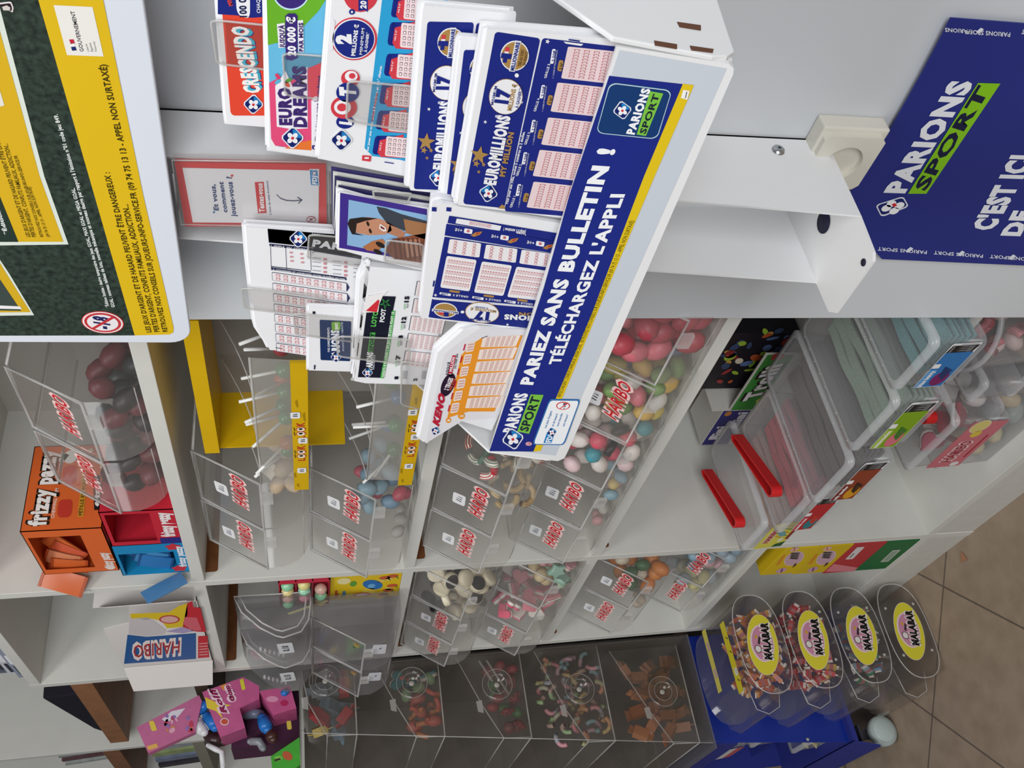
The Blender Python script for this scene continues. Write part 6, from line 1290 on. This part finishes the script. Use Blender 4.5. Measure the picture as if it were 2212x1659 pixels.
# ---------------------------------------------------------------- dispenser rack on the blue cart
DIM = CLEAR((0.90, 0.885, 0.87), 0.06, (0.45, 0.42, 0.39), 0.16, 1.1, 0.05)
XF, XB = -.50, -.86
tiers = [(0.4905, -.022, -.243, .165, '5'), (.6835, -.004, -.219, .150, '4'), (.8685, -.004, -.192, .145, '3'), (1.0555, -.004, -.171, .140, '2'), (1.2395, -.004, -.149, .112, '1')]
rk = thing('dispenser_frame', 'dim clear frame that carries the five stacked sweet dispensers', 'frame', (-.68, -.12, .46))
f = MB(); f.extr([V((XF + .0155, -.25, .467)), V((XF + .0155, -.001, .467)), V((XF + .0155, -.001, 1.35)), V((XF + .0155, -.139, 1.35))], (.0015, 0, 0), CLEAR((.93, .92, .91), .02, (.5, .47, .44), .15, .8)); f.build('side_plate', rk)
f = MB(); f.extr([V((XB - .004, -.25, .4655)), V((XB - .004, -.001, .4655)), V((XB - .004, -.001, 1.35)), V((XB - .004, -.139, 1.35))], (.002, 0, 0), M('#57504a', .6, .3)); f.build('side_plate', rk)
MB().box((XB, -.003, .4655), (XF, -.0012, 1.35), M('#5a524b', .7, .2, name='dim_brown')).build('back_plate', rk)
f = MB(); f.tube([V((XF + .0165, -.25, .468)), V((XF + .0165, -.139, 1.35))], .0011, RIM, 6); f.build('edge', rk)
MB().box((XB, -.262, .4625), (XF + .018, -.004, .4665), CLEAR((.8, .8, .8), .2, (.4, .38, .36), .1)).build('base_tray', rk)
TL = {'1': 'topmost', '2': 'second', '3': 'middle', '4': 'fourth', '5': 'lowest'}
CONT = {'1': 'red and blue wrapped sweets', '2': 'blue whale and orange sweets', '3': 'red and green sweets with clear tongs', '4': 'pastel sour worms', '5': 'brown wrapped toffees'}
SB = {}
for z0, yb, yf, hb, k in tiers:
    z0 += .0015; yb = min(yb, -.006); hf = .098
    t = thing('sweet_dispenser', '%s clear dispenser of the stack, filled with %s' % (TL[k], CONT[k]), 'dispenser', ((XF + XB) / 2, yf, z0)); x0, x1 = XB + .004, XF
    b = MB(); prof = [(yb, z0), (yf, z0), (yf + .004, z0 + hf * .62), (yf + .075, z0 + hf), (yb, z0 + hb)]
    for x in (x0, x1): b.face([V((x, y, z)) for y, z in prof], DIM)
    b.add([V((x, y, z)) for x in (x0, x1) for y, z in prof[:3]], [(0, 1, 4, 3), (1, 2, 5, 4)], DIM)
    b.tube([V((x1, y, z)) for y, z in prof[:2]], .0016, RIM, 6); b.tube([V((x1, yf, z0)), V((x0, yf, z0))], .0014, RIM, 6); b.tube([V((x1, y, z)) for y, z in prof[1:3]], .001, RIM, 5)
    b.build('body', t)
    l = MB(); l.add([V((x, y, z + .0008)) for x in (x0, x1) for y, z in prof[2:]], [(0, 1, 4, 3), (1, 2, 5, 4)], DIM); l.tube([V((x1, y, z)) for y, z in prof[2:]], .0013, RIM, 6); l.tube([V((x1, yf + .004, z0 + hf * .62)), V((x0, yf + .004, z0 + hf * .62))], .0012, RIM, 6)
    l.extr([V((x1 + .0012, yf + .060, z0 + hf)), V((x1 + .0012, yf + .088, z0 + hf + .001)), V((x1 + .0012, yf + .086, z0 + hf + .014)), V((x1 + .0012, yf + .064, z0 + hf + .012))], (.0012, 0, 0), RIM); l.build('lid', t)
    c = V((x1 + .0005, yf + .116, z0 + .062)); kn = MB(); R_ = .0345
    kn.lathe([(R_, .0004), (R_, .009), (R_ - .002, .0115), (R_ * .62, .0125), (R_ * .58, .004), (.0001, .003)], CLEAR((.95, .95, .95), .03, (.6, .58, .56), .06, 1.6), c, 'x', n=36)
    kn.tube([c + V((.0118, (R_ - .001) * math.cos(q), (R_ - .001) * math.sin(q))) for q in [2 * math.pi * i / 36 for i in range(36)]], .0007, RIM, 5, closed=True); kn.tube([c + V((.0125, R_ * .6 * math.cos(q), R_ * .6 * math.sin(q))) for q in [2 * math.pi * i / 30 for i in range(30)]], .0006, RIM, 5, closed=True)
    d_ = kn.build('round_cap', t); MB().ball(c + V((.006, 0, 0)), (.003, .0062, .0062), M('#c9c6c0', .3, .6), n=10).build('bolt', d_)
    SB[k] = (x0, x1, yf, yb, z0)
def sb(k, kinds, n, r, name, label, group, seed, slope=-.35, xw=.10, zmax=.1):
    x0, x1, yf, yb, z0 = SB[k]; pile(kinds, x1 - xw, x1 - .0015, yf + .006, yb - .002, z0 + .001, n, r, name, label, group, seed, slope, z0 + zmax, 'sweet')
PAST = ['#8fb391', '#c58a94', '#c9b077', '#7fa5ad', '#c4866a', '#b8747f', '#9dbb8c']
sb('4', [('worm', (c, PAST[(i + 2) % 7]), 1.0) for i, c in enumerate(PAST)], 150, .0145, 'sour_worm', 'pastel sour worm in the fourth dispenser', 'pastel sour worms', 51, -.35, .055, .14)
sb('5', [('wrap', ('#9a6240',), 1.15), ('wrap', ('#86512f',), 1.2), ('wrap', ('#a9714c',), 1.1)], 62, .0195, 'wrapped_toffee', 'brown wrapped toffee in the lowest dispenser', 'wrapped toffees', 52, -.2, .065, .125)
sb('3', [('bear', ('#8a3038',), 1), ('oval', ('#4a7a48',), .9), ('oval', ('#9a3a40',), .9), ('ball', ('#7a4448',), .9)], 40, .0155, 'red_green_sweet', 'red or green sweet in the middle dispenser', 'red and green sweets', 53, -.4, .08, .07)
sb('2', [('bear', ('#b06a4a',), 1.1), ('oval', ('#b5584a',), 1), ('worm', ('#b8503f', '#c98a4a'), 1), ('oval', ('#7a9a70',), .9)], 44, .0165, 'orange_sweet', 'orange or red sweet in the second dispenser', 'orange sweets in the second dispenser', 54, -.3, .08, .075)
sb('2', [('heart', ('#c9c6b8', '#2f7f86'), 1.1), ('heart', ('#2a737c', '#cfccc0'), 1.1)], 7, .02, 'whale_sweet', 'blue and white sweet near the back of the second dispenser', 'blue and white sweets', 55, -3, .06, .1)
sb('1', [('wrap', ('#a83038',), 1.1), ('wrap', ('#b8a040',), 1), ('wrap', ('#6f8494',), 1.2), ('wrap', ('#8a98a4',), 1.1)], 24, .02, 'wrapped_sweet', 'red or blue-grey wrapped sweet in the topmost dispenser', 'wrapped sweets in the topmost dispenser', 56, -.2, .09, .08)
x0, x1, yf, yb, z0 = SB['3']; tg = MB()
for q in ((.062, .015), (.045, -.02)): tg.tube([V((x1 - .012, yf + .10, z0 + q[0] - .01)), V((x1 - .010, yf + .178, z0 + q[0] + .03))], .0028, RIM, 7)
o = tg.build('clear_tongs', loc=(x1 - .012, yf + .1, z0 + .03)); tag(o, 'clear plastic tongs inside the middle dispenser', 'tongs')

# ---------------------------------------------------------------- blue cart below
BLU = M('#0c2a8c', 0.42, 0.4, vary=0.06, name='blue_card'); BLU2 = M('#2c3486', 0.55, 0.3, vary=0.08, name='worn_blue_card')
ct = thing('blue_cart', 'blue display cart on casters under the dispensers', 'cart', (-.68, -.13, .06))
MB().extr([V((XF - .004, -.246, .458)), V((XF - .004, -.0035, .458)), V((XF - .004, -.0035, .125)), V((XF - .004, -.280, .125))], (.004, 0, 0), BLU).build('side_panel', ct, bevel=.0012)
MB().box((XB, -.250, .452), (XF - .0045, -.004, .4615), BLU).build('top_board', ct)
MB().extr([V((XB, -.250, .452)), V((XB, -.254, .400)), V((XB, -.248, .400)), V((XB, -.244, .452))], (XF - .0045 - XB, 0, 0), BLU2).build('front_apron', ct)
MB().box((XB, -.282, .12), (XF + .02, -.004, .132), BLU2).build('bottom_board', ct)
MB().extr([V((XB, -.284, .132)), V((XB, -.300, .070)), V((XB, -.296, .070)), V((XB, -.280, .132))], (XF + .02 - XB, 0, 0), BLU2).build('front_rail', ct)
MB().box((XB, -.25, .13), (XB + .004, -.004, .455), BLU2).build('side_panel', ct)
MB().box((XB, -.008, .13), (XF - .0045, -.004, .452), BLU2).build('back_panel', ct)
MB().box((XB, -.22, .205), (XF - .0045, -.008, .210), BLU2).build('middle_board', ct)
MB().ball(onX(1745, 1597, XF + .0005), (.0015, .004, .004), M('#a7a39a', .4, .5), n=10).build('rivet', ct)
def caster(c):
    c = V(c); k = MB(); k.lathe([(.0001, -.012), (.030, -.012), (.034, -.008), (.034, .008), (.030, .012), (.0001, .012)], M('#a9b3b0', .4, .4), c, 'x', n=28); k.lathe([(.0001, .0135), (.024, .0135), (.026, .012)], M('#b9c6c4', .35, .5), c, 'x', n=28); w_ = k.build('caster', ct)
    k = MB(); k.box(c + V((-.016, -.012, .01)), c + V((-.013, .012, .066)), M('#5a5a60', .4, .5, metal=.6)); k.box(c + V((-.016, -.018, .060)), c + V((.014, .018, .066)), M('#4a4a58', .4, .5, metal=.5)); k.build('fork', w_)
caster((-.512, -.262, .0345)); caster((-.512, -.03, .0345)); caster((XB + .03, -.262, .0345))
tub('white tub with a red brick print on the cart, left of the jelly eggs', -.72, -.608, -.246, -.06, .3306, .398, lambda A, w, h: (A.rr('#dcd8da', [(0, 0), (w, 0), (w, h), (0, h)], .02, .02, 0), A.cells('#c8404c', [(0, 0), (w, 0), (w, h * .35), (0, h * .35)], 4, 2, .92, .9, 1)))
tub('open tub of pastel jelly eggs on the cart', -.604, -.515, -.248, -.06, .3306, .395, lid=False)
pile([('egg', (c,), 1) for c in ('#c9cf8a', '#cf7f8e', '#7fae7a', '#d99a6a', '#d8a39c', '#a9c48a')], -.597, -.522, -.240, -.08, .3335, 46, .0125, 'jelly_egg', 'pastel jelly egg in the open tub on the cart', 'jelly eggs on the cart', 61, .1, .395, 'jelly egg')
tub('clear tub under the jelly eggs on the cart', -.608, -.512, -.248, -.05, .2106, .328)
tub('frosted tub of yellowish sweets low on the cart', -.66, -.53, -.262, -.08, .1325, .20, lid=False)
pile([('bear', ('#b5a868',), 1.1), ('oval', ('#a9a878',), 1), ('bear', ('#c2b27a',), 1)], -.65, -.54, -.262, -.10, .136, 26, .016, 'yellowish_sweet', 'yellowish sweet in the frosted tub low on the cart', 'yellowish sweets on the cart', 62, .1, .2)

# ---------------------------------------------------------------- four stacked clear gum drums
DRUM = CLEAR((0.93, 0.92, 0.91), 0.05, (0.55, 0.52, 0.5), 0.09, 1.3)
def drum(i, zc, label, cat='gum drum'):
    XA, XZ = -.245, -.478; hy, hz, yc = .107, .0545, -.112
    t = thing('gum_drum', label, 'gum drum', (-.36, yc, zc - hz)); N = 44
    def sec(k=1.0, dy=0.0): return [(yc + dy + hy * k * (abs(math.cos(q)) ** .72) * (1 if math.cos(q) >= 0 else -1), zc + hz * k * (abs(math.sin(q)) ** .8) * (1 if math.sin(q) >= 0 else -1)) for q in [2 * math.pi * j / N for j in range(N)]]
    s0 = sec(); b = MB(); b.add([V((x, y, z)) for x in (XZ, XA - .006) for y, z in s0] + [V((XA, y, z)) for y, z in sec(.95)], [(a * N + j, a * N + (j + 1) % N, (a + 1) * N + (j + 1) % N, (a + 1) * N + j) for a in (0, 1) for j in range(N)], DRUM, True)
    b.face([V((XZ, y, z)) for y, z in s0], DRUM); b.build('body', t)
    fc = MB(); fc.face([V((XA, y, z)) for y, z in sec(.95)], DRUM); fc.tube([V((XA - .002, y, z)) for y, z in sec(.985)], .0012, RIM, 6, closed=True)
    for dy, dz in ((-.055, .036), (.05, .036), (-.05, -.036), (.055, -.036)): fc.ball(V((XA + .0008, yc + dy, zc + dz)), (.0012, .0035, .0035), RIM, n=8)
    front = fc.build('front', t)
    lp = MB(); arc = [(yc - hy * .55, zc + hz * .72), (yc - hy - .014, zc + hz * .55), (yc - hy - .026, zc + .006), (yc - hy - .014, zc - hz * .4), (yc - hy * .75, zc - hz * .62)]
    xs = (XA - .05, XZ + .03); lp.add([V((x, y, z)) for x in xs for y, z in arc], [(j, j + 1, 6 + j, 5 + j) for j in range(4)], DRUM, True); lp.tube([V((xs[0], y, z)) for y, z in arc], .001, RIM, 5); lp.build('scoop_lip', t)
    a = Art(frame=(V((XA + .0002, yc - .004, zc)), V((0, 1, 0)), V((0, 0, 1))))
    an = -.20; a.e('#dfd2c0', (0, 0), .0655, .0345, 1, an); a.e('#d9cf3a', (0, 0), .0645, .0335, 2, an); a.e('#e6cfd2', (.002, .001), .040, .0265, 3, an); a.e('#c88aa6', (.002, 0), .037, .0235, 4, an)
    def R(u, v): return (u * math.cos(an) - v * math.sin(an), u * math.sin(an) + v * math.cos(an))
    a.t('#e8e0dc', 'MALABAR', R(-.033, -.017), R(.050, -.016), R(-.033, .001), 6, .16); a.t('#141214', 'MALABAR', R(-.032, -.0155), R(.048, -.0145), R(-.032, .000), 8, .07)
    # plain round emblem instead of the mascot
    a.e('#5a5256', R(-.012, .012), .0085, .0075, 6); a.e('#e2dcd8', R(-.012, .012), .0068, .006, 7); a.p('#3a3236', [R(.0, .012), R(.016, .008), R(.014, .004), R(-.002, .007)], 6); a.e('#c9a23a', R(.014, .014), .004, .003, 6)
    a.build('oval_label', front)
    if i == 0:
        s = Art(frame=(V((XA - .035, yc - .085, zc + hz + .0004)), V((0, 1, 0)), V((-1, 0, 0))))
        s.p('#d8c830', [(.0, .0), (.15, .0), (.15, .024), (.0, .024)], 0); s.p('#d8cc60', [(.03, .10), (.17, .10), (.17, .122), (.03, .122)], 0); s.p('#e4e2dc', [(.035, .001), (.05, .001), (.05, .015), (.035, .015)], 1); s.t('#44423e', '0.10', (.038, .004), (.047, .004), (.038, .010), 2)
        for u in (.02, .08, .11): s.p('#3a3a2a', [(u, .004), (u + .003, .004), (u + .009, .012), (u + .006, .012)], 1)
        for u in (.06, .12): s.p('#c8a8a0', [(u, .102), (u + .02, .102), (u + .02, .116), (u, .116)], 1)
        s.build('price_strip', t)
    return (XA, XZ, yc, hy, zc, hz)
DZ = [.4075, .2895, .1735, .0565]
dl = ['topmost clear gum drum with orange wrapped gum and yellow price strips on its side', 'second gum drum from the top, filled with red wrapped gum', 'third gum drum from the top, with a few blue and green gums', 'empty gum drum at the bottom of the stack, on the floor']
DR = [drum(i, z, dl[i]) for i, z in enumerate(DZ)]
def gums(i, cols, n, name, label, group, seed, y0=-.10, y1=.10, x1=.13):
    XA, XZ, yc, hy, zc, hz = DR[i]
    def fl(y): return zc - hz * .98 * math.sqrt(max(0, 1 - ((y - yc) / hy) ** 4)) * .98
    pile([('gum', (c, '#b0686a', '#e2d8d0'), 1.0) for c in cols], XA - x1, XA - .004, yc + y0 * .86, yc + y1 * .86, fl, n, .0135, name, label, group, seed, .0, zc + hz * .55, 'gum')
gums(0, ['#c8702e', '#cf8a3a', '#c05a34', '#d29a4a'], 95, 'wrapped_gum', 'orange wrapped gum in the topmost drum', 'orange gums', 71)
gums(1, ['#b52a36', '#c23a40', '#a82436'], 95, 'wrapped_gum', 'red wrapped gum in the second drum', 'red gums', 72)
gums(1, ['#c2a24e'], 5, 'wrapped_gum', 'yellow wrapped gum at the front lip of the second drum', 'yellow gums', 73, -.1, -.05)
gums(2, ['#4f86b4', '#3f7a5a', '#5a90b8', '#8fa4b0'], 26, 'wrapped_gum', 'blue or green wrapped gum in the third drum', 'blue and green gums', 74)

# ---------------------------------------------------------------- pink gum boxes and toys piled on the dispensers
def px_box(name, label, cat, face, X, depth, col, art=None, zshift=0):
    pts = [onX(280 + x / 4.608, 1380 + y / 4.608, X) for x, y in face]; zb = min(p.z for p in pts); c = sum(pts, V()) / len(pts)
    t = thing(name, label, cat, (X - depth / 2, c.y, zb)); MB().extr(pts, (-depth, 0, 0), M(col, .4, .4, vary=.12, scale=60)).build('carton', t)
    if art: a = Art((X, 0, 0), (1, 0, 0), z=(280, 1380, 4.608)); art(a); a.build('print', t)
    return t
def art_r1(a):
    rnd = random.Random(4)
    a.rr('#d8c24a', [(190, 820), (240, 815), (275, 910), (220, 920)], .2, .2, 2); a.p('#d8d2dc', [(320, 800), (420, 720), (555, 690), (470, 790), (360, 830)], 2)
    for k in range(16): a.e(rnd.choice(['#b8405a', '#c9844a', '#8a6fae', '#d8a0b4', '#c9a23a']), (rnd.uniform(340, 640), rnd.uniform(760, 920)), rnd.uniform(10, 40), rnd.uniform(8, 24), 2 + k % 4, rnd.uniform(0, 3), 10)
    a.p('#d8a85a', [(170, 1070), (270, 1040), (285, 1080), (190, 1110)], 2)
def art_r2(a):
    a.p('#dcc23e', [(750, 580), (880, 640), (1010, 660), (890, 700), (930, 800), (860, 720), (770, 690)], 2); a.p('#d98a3a', [(900, 470), (960, 445), (940, 520)], 2)
    a.t('#e8c8d8', 'Rolli', (980, 745), (850, 500), (905, 740), 3, .2); a.t('#8a1a4a', 'Rolli', (972, 738), (850, 508), (912, 732), 5, .05); a.t('#e8c8d8', 'Gum', (1060, 625), (985, 455), (1000, 640), 3, .2); a.t('#8a1a4a', 'Gum', (1052, 620), (985, 462), (1008, 630), 5, .05)
    a.rr('#d2c83a', [(1095, 410), (1130, 395), (1155, 500), (1120, 515)], .2, .1, 3); a.e('#c0503a', (945, 825), 34, 28, 3); a.e('#e0c2c8', (945, 825), 44, 38, 2)
def art_r3(a):
    a.rr('#c9b24a', [(1560, 820), (1605, 815), (1615, 900), (1570, 905)], .2, .2, 2); a.e('#b02a5a', (1540, 640), 40, 30, 2); a.e('#d890b0', (1420, 600), 60, 30, 1)
px_box('gum_box', 'pink gum box leaning far out at the upper left of the dispensers', 'gum box', [(70, 880), (185, 1140), (650, 925), (720, 620), (690, 560)], -.515, .02, '#c06a94', art_r1)
px_box('gum_box', 'pink box lettered Rolli Gum on top of the dispensers', 'gum box', [(722, 530), (905, 980), (1150, 885), (1095, 690), (1290, 600), (1290, 470), (1130, 380)], -.500, .075, '#c05a8c', art_r2)
px_box('gum_box', 'pink gum box standing lowest, right above the green carton', 'gum box', [(1290, 520), (1430, 760), (1660, 690), (1600, 470)], -.495, .085, '#c4588a', art_r3)
px_box('sweet_carton', 'bright green carton at the bottom edge beside the topmost dispenser', 'carton', [(1405, 1170), (1690, 980), (1700, 1250), (1650, 1290), (1420, 1300)], -.505, .06, '#46a836', lambda a: (a.e('#b85a3a', (1570, 1165), 55, 40, 2, .6), a.e('#7ac04a', (1480, 1190), 40, 26, 1), a.p('#3a3428', [(1440, 1200), (1500, 1185), (1505, 1205), (1445, 1222)], 2)))
def toy(name, label, pts, r, col, X=-.505):
    path = [onX(280 + x / 4.608, 1380 + y / 4.608, X) for x, y in pts]; b = MB()
    n = len(path); b.tube(path, [r * (0.75 + .25 * math.sin(math.pi * (i + .5) / n)) for i in range(n)], M(col, .3, .5), 12)
    for p in (path[0], path[-1]): b.ball(p, r * .75, M(col, .3, .5), n=10)
    o = b.build(name, loc=path[0]); tag(o, label, 'toy'); return o
toy('toy_hat', 'blue plastic cap at the upper left of the Rolli Gum box', [(700, 720), (740, 660), (780, 640)], .012, '#1f6fc0', -.53); toy('toy_hat', 'blue plastic cap below the left edge of the Rolli Gum box', [(770, 770), (830, 830), (850, 880)], .013, '#1f6fc0', -.53)
toy('toy_hat', 'blue plastic cap between the Rolli Gum box and the lowest pink box', [(1320, 790), (1350, 860), (1370, 900)], .014, '#1f6fc0', -.53); toy('toy_hat', 'blue round cap on the lowest pink box', [(1530, 540), (1560, 530)], .008, '#1f6fc0', -.489)
toy('spoon', 'white plastic spoon left of the Rolli Gum box', [(690, 820), (690, 880), (740, 930)], .012, '#d9d9dc', -.53); toy('spoon', 'white plastic spoon lowest on the left, below the Rolli Gum box', [(780, 1060), (860, 1100), (920, 1130), (930, 1280)], .006, '#d9d9dc', -.55)
toy('chocolate_figure', 'dark brown figure below the left of the Rolli Gum box', [(780, 960), (850, 1000), (920, 1020)], .014, '#3a2426', -.565); toy('chocolate_figure', 'dark brown figure under the lowest pink box', [(1400, 940), (1430, 1000)], .013, '#4a2c28', -.53)
toy('plastic_lens', 'grey clear disc behind the Rolli Gum box', [(1140, 760), (1240, 740), (1310, 750)], .011, '#7f8aa0', -.56); toy('plastic_scoop', 'grey scoop left of the green carton', [(1200, 1020), (1290, 1020), (1330, 1090)], .009, '#8a8d94', -.56)
MB().box((XB, -.14, 1.3562), (XF - .075, -.006, 1.3585), DIM).build('top_plate', rk)
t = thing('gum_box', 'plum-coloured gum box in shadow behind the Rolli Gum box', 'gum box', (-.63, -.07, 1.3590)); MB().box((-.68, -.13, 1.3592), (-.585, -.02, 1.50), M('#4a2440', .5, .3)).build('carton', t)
# ---------------------------------------------------------------- odds and ends beyond the shelving, top left
b = MB(); b.add([V(p) for p in ((-.60, .02, 1.8095), (-.93, .02, 1.8095), (-.93, .2, 1.8095), (-.60, .2, 1.8095), (-.64, .03, 1.90), (-.90, .03, 1.845), (-.92, .19, 1.85), (-.66, .19, 1.915))], [(0, 3, 2, 1), (4, 5, 6, 7), (0, 1, 5, 4), (1, 2, 6, 5), (2, 3, 7, 6), (3, 0, 4, 7)], M('#26242c', .8, .1, name='dark_cloth'))
o = b.build('folded_cloth', loc=(-.75, .1, 1.8095), bevel=.004); tag(o, 'dark folded cloth lying on the brown board beyond the shelving', 'cloth')
bag = MB(); rnd = random.Random(2); c = V((-.64, .09, 1.672))
bag.lathe([(.001, -.10), (.045, -.095), (.055, -.04), (.048, .02), (.03, .05), (.018, .066), (.024, .078)], CLEAR((.8, .8, .82), .15, (.4, .4, .42), .12, 2.0), c, n=18)
bag.v = [p + V((rnd.uniform(-.004, .004), rnd.uniform(-.004, .004), rnd.uniform(-.004, .004))) for p in bag.v]; o = bag.build('plastic_bag', loc=(-.64, .09, 1.58)); tag(o, 'crumpled clear plastic bag hanging under the brown board', 'bag')
MB().box((-.985, .0, 1.55), (-.478, .3, 1.578), M('#5a4436', 0.6, 0.3, vary=0.2, name='dark_board')).build('shelf_board', bpy.data.objects['bookcase'])
for i, (c, w, lab) in enumerate((('#8f97a8', .15, 'grey magazine lowest on top of the white shelving'), ('#c9ccd4', .14, 'white magazine in the middle of the pile on top of the shelving'), ('#5a6274', .15, 'slate magazine second from the top of the pile on the shelving'), ('#b4bac6', .13, 'pale magazine topmost on the white shelving'))):
    z = 1.8785 + .018 * i; t = thing('magazine', lab, 'magazine', (-.38, .03, z)); MB().box((-.44 + .01 * (i % 2), .012 + .006 * i, z), (-.44 + w + .02, .22, z + .017), M(c, .35, .4)).build('block', t)
    a = Art(frame=(V((-.43, .012 + .006 * i - .0002, z)), V((1, 0, 0)), V((0, 0, 1)))); a.p('#2c303c', [(.01, .004), (.06, .005), (.06, .011), (.01, .010)], 1); a.p('#e6e8ee', [(.07, .003), (.12, .003), (.12, .013), (.07, .013)], 1); a.build('print', t)
for i, (x, c, lab) in enumerate(((-1.03, '#4a4450', 'dark magazine standing beyond the brown board, bottom left corner'), (-1.06, '#9aa4a4', 'pale magazine second in the row at the bottom left corner'), (-1.10, '#6a4a4e', 'wine red magazine third in the row at the bottom left corner'), (-1.14, '#b0b6b4', 'pale magazine last in the row at the bottom left corner'))):
    o = MB().extr([V((x, .02, 1.8405)), V((x - .016, .02, 1.8405)), V((x - .04, .02, 1.96)), V((x - .024, .02, 1.96))], (0, .2, 0), M(c, .4, .4, vary=.3, scale=50)).build('magazine', loc=(x, .1, 1.8405)); tag(o, lab, 'magazine')
MB().box((-1.43, .0, 1.60), (-1.006, .3, 1.628), M('#8a8578', .6, .3)).build('shelf_board', bpy.data.objects['bookcase'])
for i, (x, c, lab) in enumerate(((-1.03, '#a9b0b4', 'grey newspaper above the pink boxes, bottom edge'), (-1.09, '#9fae7a', 'greenish magazine among the papers at the bottom edge'), (-1.15, '#7f8aa4', 'bluish magazine among the papers at the bottom edge'), (-1.21, '#3a3540', 'black magazine among the papers at the bottom edge'))):
    o = MB().extr([V((x, .01, 1.6285)), V((x - .04, .01, 1.6285)), V((x - .06, .01, 1.74)), V((x - .03, .01, 1.74))], (0, .2, 0), M(c, .4, .4, vary=.35, scale=40)).build('newspaper' if i == 0 else 'magazine', loc=(x, .1, 1.6285)); tag(o, lab, 'magazine')
# dry leaf scrap on the floor
c = onZ(2080, 1204, .0012); o = MB().extr([c + V(p) for p in ((-.012, -.006, 0), (.010, -.010, 0), (.006, .012, .002))], (0, 0, .0006), M('#a9785c', .7, .2)).build('paper_scrap', loc=c); tag(o, 'small brownish scrap on the floor in front of the plinth', 'scrap')
